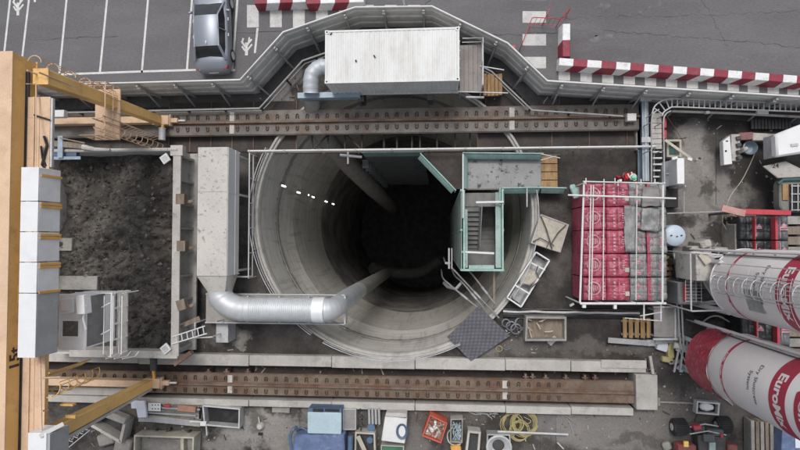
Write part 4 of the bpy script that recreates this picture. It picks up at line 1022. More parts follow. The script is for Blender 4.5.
# landing platform
pl = P(107, 114, plat_z)
mb = MB(); mb.box(pl.x - .55, pl.x + .6, pl.y - 1.15, pl.y + 1.1, plat_z - .06, plat_z); mb.build('platform', M['tan'], gc)
for zq in (1.1, .55):
    mb = MB(); mb.path([(pl.x - .5, pl.y + 1.1, plat_z + zq), (pl.x + .62, pl.y + 1.1, plat_z + zq), (pl.x + .62, pl.y - 1.15, plat_z + zq), (pl.x - .5, pl.y - 1.15, plat_z + zq)], .028, 6); mb.build('platform_rail', M['tan'], gc)
for k in range(4):
    for y in (pl.y + 1.1, pl.y - 1.15):
        mb = MB(); x = pl.x - .5 + k * .37; mb.tube((x, y, plat_z), (x, y, plat_z + 1.1), .025); mb.build('platform_post', M['tan'], gc)
for k in range(1, 4):
    y = pl.y - 1.15 + 2.25 * k / 4; mb = MB(); mb.tube((pl.x + .62, y, plat_z), (pl.x + .62, y, plat_z + 1.1), .025); mb.build('platform_post', M['tan'], gc)
# beam from leg top with rails on the left of the upper ladder
mb = MB(); mb.path([P(26, 84, 8.6), P(36, 84, 8.4), P(36, 165, 8.9)], .022, 5); mb.build('front_hand_rail', M['tan'], gc)
mb = MB()
mb.path([P(40, 356, 8.4), P(40.5, 380, 8.9), P(42, 448, 8.9)], .03, 5); mb.path([P(42, 378, 8.9), P(60, 377, 8.6)], .03, 5); mb.path([P(42, 411, 8.9), P(48, 410, 8.5)], .03, 5); mb.build('hand_rail', M['tan'], gc)
mb = MB(); mb.box(fx1 + .0, fx1 + .5, PY(405, 7.4, 55), PY(403, 7.4, 55), 7.3, 7.5); mb.box(fx1, fx1 + .4, PY(418, 7.2, 58), PY(415, 7.2, 58), 7.1, 7.2); mb.build('outrigger', M['yellow'], gc)
cage((P(86, 362, 4.6).x, P(86, 362, 4.6).y, 4.6), (P(44, 376, 8.2).x, P(44, 376, 8.2).y, 8.2), .40, rad(-60), 6, 'yellow')
# left low deck of the crane (pale boxes at the sill)
mb = MB(); p = P(55, 115, 2.2); mb.box(p.x - .4, p.x + .45, p.y - .1, p.y + .25, 1.9, 2.2); mb.build('control_box', M['white'], gc, bevel=.02)
for u0, u1, v0, v1, m_ in ((60, 128, 391, 399, 'conc_lt'),):
    pass
# operator's cabin
kx0, kx1 = PX(58, 6.6, 320), PX(86, 6.6, 320); ky0, ky1 = PY(350, 6.6, 75), PY(294, 6.6, 75); k0 = 4.6
cb = MB(); cb.box(kx0, kx1, ky0, ky1, 6.5, 6.6); cb.build('cabin_roof', M['cabin'], gc, bevel=.03)
for (a, b_, c, d) in ((kx0 + .05, kx0 + .1, ky0 + .05, ky1 - .05), (kx0 + .1, kx1 - .05, ky0 + .05, ky0 + .1), (kx0 + .1, kx1 - .05, ky1 - .1, ky1 - .05)):
    mb = MB(); mb.box(a, b_, c, d, k0, 6.5); mb.build('cabin_wall', M['cabin'], gc)
mb = MB(); mb.box(kx1 - .1, kx1 - .05, ky0 + .1, ky1 - .1, k0, 5.3); mb.build('cabin_wall', M['cabin'], gc)
mb = MB(); mb.box(kx1 - .08, kx1 - .06, ky0 + .1, ky1 - .1, 5.31, 6.49); mb.build('cabin_window', mat('cabin_glass', (.2, .2, .2), .2, damt=.2), gc)
mb = MB(); ua, ub = P(63, 336, 6.6), P(79, 321, 6.6); mb.box(ua.x, ub.x, ua.y, ub.y, 6.605, 6.62); mb.build('roof_window', mat('hazy_glass', (.12, .12, .11), .25, damt=.6, dirt=(.3, .28, .25), dscale=1.5), gc)
mb = MB(); mb.box(ua.x - .07, ua.x - .003, ua.y - .07, ub.y + .07, 6.6, 6.65); mb.box(ub.x + .003, ub.x + .07, ua.y - .07, ub.y + .07, 6.6, 6.65); mb.box(ua.x, ub.x, ua.y - .07, ua.y - .003, 6.6, 6.65); mb.box(ua.x, ub.x, ub.y + .003, ub.y + .07, 6.6, 6.65); mb.build('window_frame', M['cabin'], gc)
mb = MB(); mb.rbox(P(66, 305, 6.9), .55, .5, 6.6, 6.85, .1); mb.path([P(60, 314, 6.8), P(74, 311, 6.8)], .05, 6); mb.rbox(P(79, 305, 7.1), .34, .75, 6.6, 7.05, .1); mb.path([P(83, 296, 6.9), P(86, 306, 6.9), P(83, 318, 6.8), P(86, 330, 6.8)], .06, 6); mb.build('air_unit', M['cabin'], gc, bevel=.03)
wx0, wx1 = kx1 + .02, PX(109, 5.9, 320); wz = 4.6; wy0, wy1 = PY(356, 5.7, 100), PY(293, 5.7, 100)
mb = MB(); mb.box(wx0, wx1, wy0, wy1, wz - .05, wz); mb.build('cabin_walkway', M['dirtywhite'], gc)
for zq in (1.15, .6):
    mb = MB(); mb.path([(kx0 + .1, wy1, wz + zq), (wx1, wy1, wz + zq), (wx1, wy0, wz + zq), (wx0 + .4, wy0, wz + zq)], .035 if zq > 1 else .022, 6); mb.build('cabin_rail', M['cabin'], gc)
for q in range(5):
    y = wy0 + (wy1 - wy0) * q / 4; mb = MB(); mb.box(wx1 - .03, wx1 + .03, y - .03, y + .03, wz, wz + 1.15); mb.build('cabin_rail_post', M['cabin'], gc)
for q in (0, 1, 2):
    x = wx0 + .25 + q * .35; mb = MB(); mb.path([(x, wy0 - .05, wz - .1), (x, wy0 - .2, wz + .2), (x, wy0 - .1, wz + 1.1)], .02, 5); mb.path([(x, wy1, wz), (x, wy1, wz + 1.15)], .022, 5)
    mb.build('cabin_rail_post', M['cabin'], gc)
mb = MB()
for q in range(3): x = wx0 + .2 + q * .38; mb.tube((x, wy0 + .1, wz + 1.2), (x, wy1 - .1, wz + 1.2), .02)
mb.tube((wx0 + .1, wy0 + .9, wz + 1.22), (wx1, wy0 + 1.1, wz + 1.22), .022); mb.tube((wx0 + .1, wy0 + 2.0, wz + 1.22), (wx1, wy0 + 2.2, wz + 1.22), .022); mb.build('overhead_bars', M['cabin'], gc)
mb = MB()
for y in (ky0 + .3, ky1 - .3): mb.box(kx0 - .1, kx0 - .01, y - .05, y + .05, 6.3, 8.0)
mb.build('cabin_hanger', M['yellow'], gc)

# blue steel beam near the upper left
t = T('blue_lifting_beam', 'small blue steel beam with flange lying beside the muck bin wall', 'steel beam', P(65, 152, 1.6))
mb = MB(); mb.box(PX(48, 2.3), PX(79, 2.3), PY(159.5, 2.3, 65), PY(156.5, 2.3, 65), 2.25, 2.3); mb.box(PX(57, 2.3), PX(62, 2.3), PY(158, 2.3, 65), PY(136, 2.3, 65), 2.31, 2.38); mb.build('flange', M['bluegr'], t)
mb = MB(); mb.box(PX(48, 2.2), PX(74, 2.2), PY(156, 2.2, 65), PY(148, 2.2, 65), 1.9, 2.15); mb.build('web', M['blue'], t)
mb = MB(); mb.beam(P(48, 143, 2.3), P(84, 146, 2.3), .28, .1); mb.beam(P(60, 138, 2.5), P(85, 143, 2.4), .06, .06); mb.build('plank', M['wood_gr'], t)
mb = MB(); mb.path([P(83, 147, 2.35), P(95, 149.5, 2.35), P(110, 150, 2.3)], [.14, .1, .07], 8); mb.build('hose_end', M['dirtywhite'], t)
# grey sill boxes at lower left
mb = MB(); mb.rbox(P(100, 392, .5), 4.4, .42, .1, .42); solo(mb, 'concrete_beam', M['conc_lt'], 'pale concrete beam under the lower crane sill', 'concrete beam', bevel=.03)
# ================================================================== CAR
def make_car():
    cx = PX(211, .8, 35); yr = PY(72, .7, 211)
    t = T('parked_car', 'silver blue saloon car parked in the marked bay by the fence', 'car', (cx, yr + 2.25, 0), rad(2.0))
    # stations: y, half width, belt z, deck z(centre)
    st_ = [(-2.26, .62, .52, .55), (-2.2, .74, .78, .80), (-2.05, .83, .90, .97), (-1.7, .88, .95, 1.03), (-1.2, .90, .97, 1.05), (0, .905, .97, 1.02), (.9, .90, .96, 1.02), (1.2, .89, .93, .99), (1.7, .86, .84, .90), (2.1, .78, .72, .76), (2.24, .62, .55, .58)]
    mb = MB(True); rows = []
    for y, w_, bz, dz_ in st_:
        row = [(-w_ * .93, y, .22), (-w_, y, .42), (-w_ * 1.0, y, bz * .72), (-w_ * .975, y, bz * .93), (-w_ * .9, y, bz), (-w_ * .55, y, (bz + dz_) / 2 + .01), (0, y, dz_)]
        row += [(-a, b_, c) for a, b_, c in row[-2::-1]]; rows.append(row)
    k = len(rows[0]); vs = [p for r_ in rows for p in r_]
    mb.add(vs, [(j * k + i, j * k + i + 1, (j + 1) * k + i + 1, (j + 1) * k + i) for j in range(len(rows) - 1) for i in range(k - 1)] + [tuple(range(k)), tuple(range((len(rows) - 1) * k, len(rows) * k))])
    body = mb.build('body', M['carpaint'], t)
    # greenhouse (glass) and roof
    g0 = [(-1.62, .70, 1.0), (-1.15, .60, 1.38), (-.2, .585, 1.45), (.35, .57, 1.41), (1.12, .70, .985)]
    mb = MB(True); rows = []
    for y, w_, z_ in g0: rows.append([(-.80 if z_ > 1.1 else -w_, y, .95), (-w_ - (.0), y, z_), (w_, y, z_), (.80 if z_ > 1.1 else w_, y, .95)])
    vs = [p for r_ in rows for p in r_]; k = 4
    mb.add(vs, [(j * k + i, j * k + i + 1, (j + 1) * k + i + 1, (j + 1) * k + i) for j in range(4) for i in range(3)] + [(0, 1, 2, 3), (16, 17, 18, 19)])
    mb.build('window_glass', M['glass'], t)
    mb = MB(True); rf = [(-1.17, .615, 1.385), (-.9, .625, 1.425), (-.2, .62, 1.468), (.2, .61, 1.445), (.37, .60, 1.42)]
    rows = [[(-w_, y, z_ - .035), (-w_ * .93, y, z_), (0, y, z_ + .022), (w_ * .93, y, z_), (w_, y, z_ - .035)] for y, w_, z_ in rf]
    vs = [p for r_ in rows for p in r_]; k = 5
    mb.add(vs, [(j * k + i, j * k + i + 1, (j + 1) * k + i + 1, (j + 1) * k + i) for j in range(4) for i in range(4)]); mb.build('roof', M['carpaint'], t)
    for s in (-1, 1):
        mb = MB(True)
        mb.beam((s * .62, -1.15, 1.39), (s * .80, -1.75, .99), .12, .05); mb.beam((s * .60, .36, 1.42), (s * .79, 1.2, .985), .07, .05); mb.beam((s * .61, -.3, 1.44), (s * .81, -.3, .97), .07, .04)
        mb.beam((s * .615, -1.2, 1.385), (s * .605, .4, 1.415), .05, .05)
        mb.build('pillars', M['carpaint'], t)
    mb = MB(True); mb.box(-.5, .5, -1.6, -1.3, 1.08, 1.1); 
    for k in range(4):
        x = (.82 if k % 2 else -.82); y = (1.35 if k < 2 else -1.35); w_ = MB(True)
        w_.path([(x - .1, y, .32), (x + .1, y, .32)], .32, 24); wo = w_.build('wheel', M['black'], t)
        w_ = MB(True); s = 1 if x > 0 else -1; w_.path([(x + s * .101, y, .32), (x + s * .112, y, .32)], .21, 20); w_.build('rim', M['galv'], wo)
    for s in (-1, 1):
        mb = MB(True); mb.rbox((s * .98, .72), .2, .12, .93, 1.05, s * -.2); mb.build('mirror', M['carpaint'], t, bevel=.03)
        mb = MB(True); mb.hexa([(s * .60, -2.225, .66), (s * .82, -2.10, .66), (s * .84, -1.98, .66), (s * .62, -2.1, .66)], [(s * .60, -2.2, .83), (s * .80, -2.1, .84), (s * .835, -1.95, .86), (s * .62, -2.06, .83)]); mb.build('tail_light', mat('tail_red', (.35, .02, .03), .25, var=.05, damt=0, fine=0, bump=0), t)
        mb = MB(True)
        for y in (-.45, .35): mb.box(s * .885, s * .93, y - .08, y + .08, .82, .85)
        mb.build('door_handle', M['galv'], t)
    mb = MB(True); mb.path([(0, -1.0, 1.44), (0, -1.12, 1.52)], .012, 5); mb.rbox((0, -.98), .05, .12, 1.43, 1.47); mb.build('antenna', M['white'], t)
    mb = MB(True); mb.box(-.24, .24, -2.275, -2.255, .5, .62); mb.build('number_plate', M['white'], t)
    mb = MB(True); mb.box(-.72, .72, -2.24, -2.12, .3, .5); mb.build('bumper', M['carpaint'], t, bevel=.04)
    mb = MB(True); mb.add([(-.62, -1.60, 1.005), (.62, -1.60, 1.005), (.5, -1.5, 1.07), (-.5, -1.5, 1.07)], [(0, 1, 2, 3)])
make_car()

# ================================================================== BARRIERS
def barrier(a, b_, n, label, group, first_red, h=.65, wtop=.36, wbot=.54, skew=.3):
    a = Vector(a[:2]); b_ = Vector(b_[:2]); e = (b_ - a).normalized(); n_ = Vector((-e.y, e.x)); ln = (b_ - a).length - .03
    t = T('road_barrier', label, 'barrier', ((a + b_) / 2).to_3d(), math.atan2(e.y, e.x), group)
    mb = MB(True)
    for k in range(n):
        x0, x1 = -ln / 2 + ln * k / n, -ln / 2 + ln * (k + 1) / n
        s0 = 0 if k == 0 else -skew; s1 = 0 if k == n - 1 else -skew
        mb.cur = (k + (1 if first_red else 0)) % 2
        pr = [(-wbot / 2, 0), (-wbot / 2, .1), (-wtop / 2, h - .02), (-wtop / 2 + .02, h), (wtop / 2 - .02, h), (wtop / 2, h - .02), (wbot / 2, .1), (wbot / 2, 0)]
        vs = []
        for y, z_ in pr:
            f_ = 1 - z_ / h; vs += [(x0 + s0 * f_, y, z_), (x1 + s1 * f_, y, z_)]
        mb.add(vs, [(2 * i, 2 * i + 1, 2 * i + 3, 2 * i + 2) for i in range(7)])
        if k == 0: mb.add(vs, [tuple(range(0, 16, 2))])
        if k == n - 1: mb.add(vs, [tuple(range(1, 16, 2))])
    mb.build('barrier_body', [M['barwh'], M['barred']], t, smooth=False)
hB = .65
grp = 'striped concrete barriers along the car park edge'
names = ['first of the striped barriers east of the corner, under the zebra paint gap', '', '', '', '']
us = [559, 616, 673, 728, 783, 838]
lab = ['red and white barrier at the left end of the long row, beside the corner barrier', 'second red and white barrier from the left end of the long row', 'red and white barrier in the middle of the long row by the fence',
       'fourth red and white barrier of the long row, near the photo edge', 'last red and white barrier of the long row, cut by the right photo edge']
for k in range(5):
    va = lambda u: 61.5 + .068 * (u - 559) + .00003 * (u - 559) ** 2
    barrier(P(us[k], va(us[k]), hB), P(us[k + 1], va(us[k + 1]), hB), 4, lab[k], grp, False)
barrier(P(566.5, 23.5, hB), P(566.5, 56.5, hB), 2, 'short red and white barrier standing at right angles at the corner of the row', grp, False, skew=-.1)
for k, (ua, ub, fr_, lb) in enumerate(((254, 306, True, 'red and white barrier at the top edge above the zebra stripes, left one'), (306, 364, True, 'red and white barrier at the top edge above the zebra stripes, right one'))):
    barrier(P(ua, .5, hB), P(ub, -1.5, hB), 4, lb, 'striped barriers at the top edge of the photo', fr_)
# red pedestrian guard rails
pr = T('pedestrian_barrier', 'thin red tube crowd barrier folded beside the corner barrier', 'barrier', P(545, 30, 0))
def pbar(a, b_):
    a = Vector(a[:2]).to_3d(); b_ = Vector(b_[:2]).to_3d(); e = (b_ - a).normalized(); up = Vector((0, 0, 1))
    mb = MB(); mb.path([a, a + up * .9, a + up + e * .12, b_ + up - e * .12, b_ + up * .9, b_], .02, 6); mb.tube(a + up * .2, b_ + up * .2, .015)
    mb.build('frame', M['red'], pr)
    mb = MB(); n = int((b_ - a).length / .2)
    for k in range(1, n): q = a + (b_ - a) * k / n; mb.tube(q + up * .2, q + up * 1.0, .009, 4)
    mb.build('bars', M['red'], pr)
pbar(P(519, 51, 0), P(529, 25.5, 0)); pbar(P(529, 25.5, 0), P(556, 27, 0)); pbar(P(542, 25, 0), P(547, 14.5, 0)); pbar(P(556, 27, 0), P(566, 16, 0))
mb = MB(); mb.rbox(P(513, 47, .4), .25, .2, 0, .4); solo(mb, 'barrier_foot', M['red'], 'small red block at the foot of the fence near the crowd barrier', 'block', bevel=.02)
mb = MB(); p = P(404, 3, 1.2); mb.tube((p.x, p.y, 0), (p.x, p.y, 2.4), .05, 8); mb.rbox((p.x, p.y), .3, .3, 0, .06); solo(mb, 'white_post', M['white'], 'slim white post standing outside the fence above the container', 'post')

# ================================================================== SKIPS AND MAT
def skipbox(name, label, cat, corners, z, m, th=.05, fill=None, fz=.5, group=None):
    c = sum((Vector(P(u, v, z)) for u, v in corners), Vector()) / 4
    t = T(name, label, cat, (c.x, c.y, 0), 0, group)
    q = [P(u, v, z).xy for u, v in corners]
    for i in range(4):
        a, b_ = q[i], q[(i + 1) % 4]; e = (b_ - a).normalized(); n_ = Vector((-e.y, e.x)); cc = Vector((c.x, c.y))
        if (cc - a).dot(n_) < 0: n_ = -n_
        a2, b2 = a + (n_ + e) * th, b_ + (n_ - e) * th
        mb = MB(); mb.hexa([(a.x, a.y, .03), (b_.x, b_.y, .03), (b2.x, b2.y, .03), (a2.x, a2.y, .03)], [(a.x, a.y, z), (b_.x, b_.y, z), (b2.x, b2.y, z), (a2.x, a2.y, z)]); mb.build('side', m, t)
    cc = Vector((c.x, c.y)); ins = [cc + (p - cc) * .93 for p in q]
    mb = MB(); mb.prism([tuple(p) for p in ins], .04, fz if fill else .08)
    mb.build('contents' if fill else 'bottom', fill or m, t)
    return t, q, c
t, q, c = skipbox('lifting_skip', 'white steel skip heaped with pale sacks and crossed dark slings', 'skip', [(541, 214), (569, 224.5), (560.5, 252.5), (531, 243)], .9, M['dirtywhite'], fill=M['cream'], fz=.85)
mb = MB(); mb.path([P(541, 216, .96), P(546, 228, 1.0), P(550, 241, 1.0), P(552, 249, .95)], .028, 6); mb.path([P(533, 242, .95), P(540, 238, 1.0), P(546, 241, 1.0), P(551, 244, 1), P(558, 233, .97), P(566, 225, .95)], .028, 6); mb.path([P(546, 249, .95), P(549, 241, 1), P(554, 246, .96)], .022, 6); mb.build('sling', M['steel_dk'], t)
t, q, c = skipbox('wire_basket', 'long narrow white framed cage basket lying slanted beside the shaft rim', 'basket', [(536, 252), (549.5, 260.5), (521, 307), (507, 297.5)], .75, M['galv'], th=.04)
t_ = t
for (a, b_) in (((530, 262), (545, 270)), ((515, 285), (530, 294))):
    mb = MB(); mb.beam(P(a[0], a[1], .78), P(b_[0], b_[1], .78), .07, .05); mb.build('cross_bar', M['white'], t_)
mb = MB()
for k in range(1, 13):
    f_ = k / 13; a = P(536 + (507 - 536) * f_, 252 + 45.5 * f_, .3); b_ = P(549.5 - 28.5 * f_, 260.5 + 46.5 * f_, .3); mb.tube(a, b_, .008, 4)
for k in range(1, 4):
    f_ = k / 4; a = P(536 + 13.5 * f_, 252 + 8.5 * f_, .31); b_ = P(507 + 14 * f_, 297.5 + 9.5 * f_, .31); mb.tube(a, b_, .008, 4)
mb.build('wire_floor', M['galv'], t_)
mb = MB()
for (a, b_) in (((536, 252), (549.5, 260.5)), ((549.5, 260.5), (521, 307)), ((521, 307), (507, 297.5)), ((507, 297.5), (536, 252))): mb.beam(P(*a, .77), P(*b_, .77), .06, .05)
mb.build('rim', M['white'], t_)
mb = MB(); c_ = P(527, 278, .5); 
mb.prism([P(u, v, .6).xy for u, v in ((527, 267), (537, 272), (539, 279), (530, 286), (520, 285), (518, 277))], .1, .6); solo(mb, 'cream_sack', M['cream'], 'cream sack lying in the middle of the slanted cage basket', 'sack', bevel=.08)
mb = MB(); mb.path([P(538, 266, .8), P(536, 272, .82), P(540, 280, .8), P(532, 287, .82), P(524, 284, .8)], .03, 6); solo(mb, 'lifting_sling', M['steel_dk'], 'dark sling curled over the sack in the slanted basket', 'sling')
t, q, c = skipbox('open_crate', 'grey open crate with offcuts and cable between pipes and lower rail', 'crate', [(526, 316.5), (566.5, 317), (566.5, 341), (525, 341)], .7, M['conc'], th=.09, fill=M['wood_gr'], fz=.2)
mb = MB(); 
for k in range(7): a = P(rnd.uniform(529, 545), rnd.uniform(320, 338), .45); b_ = a + Vector((rnd.uniform(-.3, .5), rnd.uniform(-.5, .3), .08)); mb.path([a, (a + b_) / 2 + Vector((0, 0, .06)), b_], .03, 5)
solo(mb, 'timber_offcuts', M['cream'], 'pale timber offcuts and rope thrown in the grey open crate', 'offcuts')
mb = MB(); mb.beam(P(549, 344, .15), P(556, 337, .3), .25, .05); solo(mb, 'plywood_piece', M['conc_lt'], 'small pale board leaning at the lower side of the grey open crate', 'board')
# rubber mat
mq = [P(u, v, .42) for u, v in ((479, 306), (510, 336), (471, 361.5), (447, 337))]
mb = MB(); a, b_, c_, d_ = mq; n = 16
def bil(u, v): return a * (1 - u) * (1 - v) + b_ * u * (1 - v) + c_ * u * v + d_ * (1 - u) * v
mb.prism([tuple(p.xy) for p in mq], .37, .40)
mt_ = T('perforated_mat', 'dark grey chequered mesh mat laid over the lower right shaft rim', 'mat', (mq[0] + mq[2]) / 2 - Vector((0, 0, .05)))
mb.build('sheet', M['mesh'], mt_)
mb = MB()
for i in range(n):
    for j in range(n):
        if (i + j) % 2: continue
        p4 = [bil((i + x) / n, (j + y) / n) for x, y in ((.06, .06), (.94, .06), (.94, .94), (.06, .94))]; mb.hexa([(p.x, p.y, .401) for p in p4], [(p.x, p.y, .42) for p in p4])
mb.build('squares', mat('mat_square', (.125, .125, .14), .8, var=.1, damt=.3), mt_)
# pipes over the rim
for k, (p0, p1, m_, lb) in enumerate((((499, 318), (452, 268), 'mould', 'longest of the grey pipes running over the rim below the stair tower'), ((496, 305), (471, 273), 'galv', 'grey pipe closest to the slanted basket going over the rim'), ((484, 308), (462, 282), 'mould', 'short grey pipe beside the mat corner going over the rim'), ((477, 307), (449, 284), 'mould', 'lowest grey pipe dropping over the rim by the mat'))):
    a = P(p0[0], p0[1], .55); b_ = P(p1[0], p1[1], .1); d = (b_ - a); 
    mb = MB(); mb.path(bez([a, a + d * .4 + Vector((0, 0, .1)), b_, b_ + Vector((-.3, .2, -1.6)), b_ + Vector((-.35, .25, -8))], 5), .042, 8); 
    mb2 = MB(); e = a + d * .45; mb2.path([e - d.normalized() * .2 + Vector((0, 0, .12)), e + d.normalized() * .25 + Vector((0, 0, .1))], .06, 10)
    t = T('water_pipe', lb, 'pipe', (a.x, a.y, .5), 0, 'pipes over the shaft rim'); mb.build('pipe', mat('dull_pipe', (.22, .22, .225), .65, damt=.4), t); mb2.build('pipe_coupling', M['mould'], t)
mb = MB(); mb.path([P(462, 282, -.3), P(456, 289, -.2), P(448, 287, -.8), P(444, 283, -1.8)], .08, 8); solo(mb, 'bent_pipe', M['mould'], 'dim kinked pipe end sticking out above the dark shaft below the stair tower', 'pipe')
mb = MB(); mb.box(PX(493, .5), PX(495, .5), PY(308, .5, 494), PY(270, .5, 494), .4, .5); solo(mb, 'timber_strut', M['wood_gr'], 'slim brown timber strut below the right corner of the stair tower', 'strut')
for k, (v, r_, m_) in enumerate(((309, .05, 'steel_dk'), (311.5, .06, 'galv'), (314, .05, 'steel_dk'), (316, .045, 'black'))):
    pts = []
    for q_ in range(14): u = 503 + q_ * 10.5; p = P(u, v + rnd.uniform(-.4, .4) + (u - 503) * .012, .1 + .1 * (k % 2)); pts.append(p)
    mb = MB(); mb.path(bez(pts, 3), r_, 8); solo(mb, 'supply_pipe', M[m_], ['topmost dark supply pipe running right below the wrapped pallets', 'light grey supply pipe second from the top of the horizontal bundle', 'dark supply pipe third from the top of the horizontal bundle', 'black rubber line, lowest of the horizontal bundle'][k], 'pipe', 'supply pipes below the pallet stack')
mb = MB()
for k in range(4): c_ = P(506 + k * 5, 323 + 3 * (k % 3), .1); mb.lathe(c_, [(.16 + .03 * k, .02), (.22 + .03 * k, .1), (.16 + .03 * k, .16)], 14)
solo(mb, 'cable_coil', mat('grey_blue_cable', (.2, .22, .24), .7, damt=.4), 'tangle of grey blue cable coils left of the open crate', 'cable')
mb = MB(); mb.lathe(P(499, 348.5, 0), [(.13, .01), (.17, .05), (.13, .09)], 14); solo(mb, 'yellow_ring', M['hose'], 'small yellow hose ring lying alone right of the mat', 'ring')
mb = MB(); mb.path([P(503, 348, .03), P(506, 350, .05), P(510, 348.5, .03)], .02, 5); solo(mb, 'blue_offcut', M['blue'], 'short curved blue offcut next to the small yellow ring', 'offcut')

# ================================================================== WRAPPED PALLETS
def bagstack(t, w_, l_, h, m, prints, seed):
    r2 = random.Random(seed)
    mb = MB(True); pal = MB(True)
    for y in (-l_ / 2 + .06, 0, l_ / 2 - .06): pal.box(-w_ / 2 + .02, w_ / 2 - .02, y - .05, y + .05, 0, .1)
    for k in range(6): x = -w_ / 2 + .06 + k * (w_ - .12) / 5; pal.box(x - .045, x + .045, -l_ / 2, l_ / 2, .102, .125)
    pal.build('pallet', M['wood'], t)
    nx, ny, nz = 16, 18, 14; zb = .13
    def sq(u, v):   # bulge & seams
        return .015 * noise.noise(Vector((u * 3 + seed, v * 3, 0)))
    grid = []
    vs = []
    for j in range(ny + 1):
        for i in range(nx + 1):
            x = -w_ / 2 + w_ * i / nx; y = -l_ / 2 + l_ * j / ny
            ex = max(0, abs(x) / (w_ / 2) - .8) / .2; ey = max(0, abs(y) / (l_ / 2) - .8) / .2
            seam = -.03 * (math.exp(-(x / .03) ** 2) + math.exp(-((y - l_ / 6) / .03) ** 2) + math.exp(-((y + l_ / 6) / .03) ** 2))
            vs.append((x, y, h - .06 * ex ** 2 - .06 * ey ** 2 + seam + .055 * noise.noise(Vector((x * 3.2 + seed * 3, y * 3.2, 1))) + .02 * noise.noise(Vector((x * 11, y * 11 + seed, 1)))))
    mb.add(vs, [(j * (nx + 1) + i, j * (nx + 1) + i + 1, (j + 1) * (nx + 1) + i + 1, (j + 1) * (nx + 1) + i) for j in range(ny) for i in range(nx)])
    per = [(i, 0) for i in range(nx)] + [(nx, j) for j in range(ny)] + [(i, ny) for i in range(nx, 0, -1)] + [(0, j) for j in range(ny, 0, -1)]
    vs = []; m_ = len(per)
    for kz in range(nz + 1):
        for (i, j) in per:
            p = Vector(mb.v[j * (nx + 1) + i]); z_ = zb + (p.z - zb) * (1 - kz / nz)
            lay = .022 * abs(math.sin(z_ / (h / 5) * math.pi * 1.0)) + .02 * noise.noise(Vector((p.x * 5, p.y * 5 + seed, z_ * 5)))
            n_ = Vector((p.x / w_, p.y / l_, 0)); n_ = n_.normalized() if n_.length else n_
            if kz > 0: p = p + n_ * lay
            vs.append((p.x, p.y, z_))
    mb.add(vs, [(kz * m_ + i, kz * m_ + (i + 1) % m_, (kz + 1) * m_ + (i + 1) % m_, (kz + 1) * m_ + i) for kz in range(nz) for i in range(m_)])
    mb.build('wrapped_bags', m, t)
    pm = MB(True); zt_ = h + .03
    for (kind, x, y, s) in prints:
        if kind == 'disc':
            n = 20
            for rr, r0 in ((s, s * .80),):
                o = len(pm.v); vs = [(x + q * math.cos(6.2832 * k / n), y + q * math.sin(6.2832 * k / n), zt_) for q in (rr, r0) for k in range(n)]
                pm.add(vs, [(k, (k + 1) % n, n + (k + 1) % n, n + k) for k in range(n)])
            for q in range(5): hw = s * .72 * math.cos((q - 2) * .5) * (.6 + .4 * r2.random()); pm.box(x + (q - 2) * s * .27 - s * .08, x + (q - 2) * s * .27 + s * .08, y - hw, y + hw, zt_ - .01, zt_ + .002)
        elif kind == 'bars':
            for q in range(5): pm.box(x - .05 + .0 * q, x + .05, y - s / 2 + q * s / 5, y - s / 2 + q * s / 5 + s / 8, zt_ - .01, zt_ + .004)
        elif kind == 'line': pm.box(x - .012, x + .012, y - s / 2, y + s / 2, zt_ - .01, zt_ + .003)
        elif kind == 'label': pm.cur = 1; pm.box(x - .09, x + .09, y - .1, y + .1, zt_ - .01, zt_ + .006); pm.cur = 0
        elif kind == 'tri':
            pm.add([(x - s, y - s * .6, zt_), (x + s, y - s * .6, zt_), (x, y + s * .8, zt_)], [(0, 1, 2)]); pm.box(x - s, x + s, y - s * 1.1, y - s * .8, zt_ - .01, zt_ + .002)
    pm.build('printing', [mat('faded_print', (.47, .30, .33), .5, var=.2, damt=.85, dirt=(.38, .10, .14), dscale=3.5, dlo=.4, dhi=.6), M['cream']], t, smooth=False, recalc=False)
cols = [(6.42, 7.42, 2.25, 'wrapred', 'red'), (7.46, 8.42, 2.22, 'wrapred', 'red'), (8.47, 9.2, 2.15, 'wrapgrey', 'grey'), (9.28, 10.1, 2.1, 'wrapgrey', 'grey')]
yT_, yB2 = PY(183, 2.2, 620), PY(301, 2.2, 620)
rw = ['top', 'second', 'middle', 'fourth', 'bottom']; cn = ['in the leftmost red column', 'in the right red column', 'in the left grey column', 'in the rightmost grey column']
for ci, (xa, xb, h, m_, colr) in enumerate(cols):
    for ri in range(5):
        ya = yT_ + (yB2 - yT_) * ri / 5; yb = yT_ + (yB2 - yT_) * (ri + 1) / 5; l_ = abs(ya - yb) - .05; w_ = xb - xa
        t = T('wrapped_pallet', '%s film-wrapped pallet of %s bags, %s' % (rw[ri], colr, cn[ci]), 'pallet', ((xa + xb) / 2, (ya + yb) / 2, 0), rnd.uniform(-.035, .035), 'film-wrapped bag pallets under the pipe frame')
        if ci == 0: prn = [('disc', -.08, .03, .31), ('line', -.3, 0, l_ * .8), ('line', .22, 0, l_ * .6), ('bars', .36, 0, l_ * .75)]
        elif ci == 1: prn = [('bars', -.18, 0, l_ * .8), ('line', .02, .1, l_ * .5), ('bars', .22, .02, l_ * .5), ('label', .37, -.2, 0)]
        elif ci == 2: prn = [('tri', -.05, .2, .13), ('tri', -.05, -.28, .13), ('line', .2, 0, l_ * .8)]
        else: prn = [('line', -.2, 0, l_ * .5), ('bars', .1, 0, l_ * .5)]
        bagstack(t, w_, l_, h + rnd.uniform(-.05, .05), M[m_], prn, ci * 7 + ri)
        if ci == 3 : 
            mb = MB(True); mb.box(-w_ / 2 - .06, -w_ / 2 + .1, -l_ / 2, l_ / 2, h - .15, h + .02); mb.build('red_strip', M['wrapred'], t)
        elif ci == 3:
            mb = MB(True); mb.box(-.3, .35, -.4, .4, h + .0, h + .04); mb.build('sheet', M['deckgr'], t, bevel=.01)
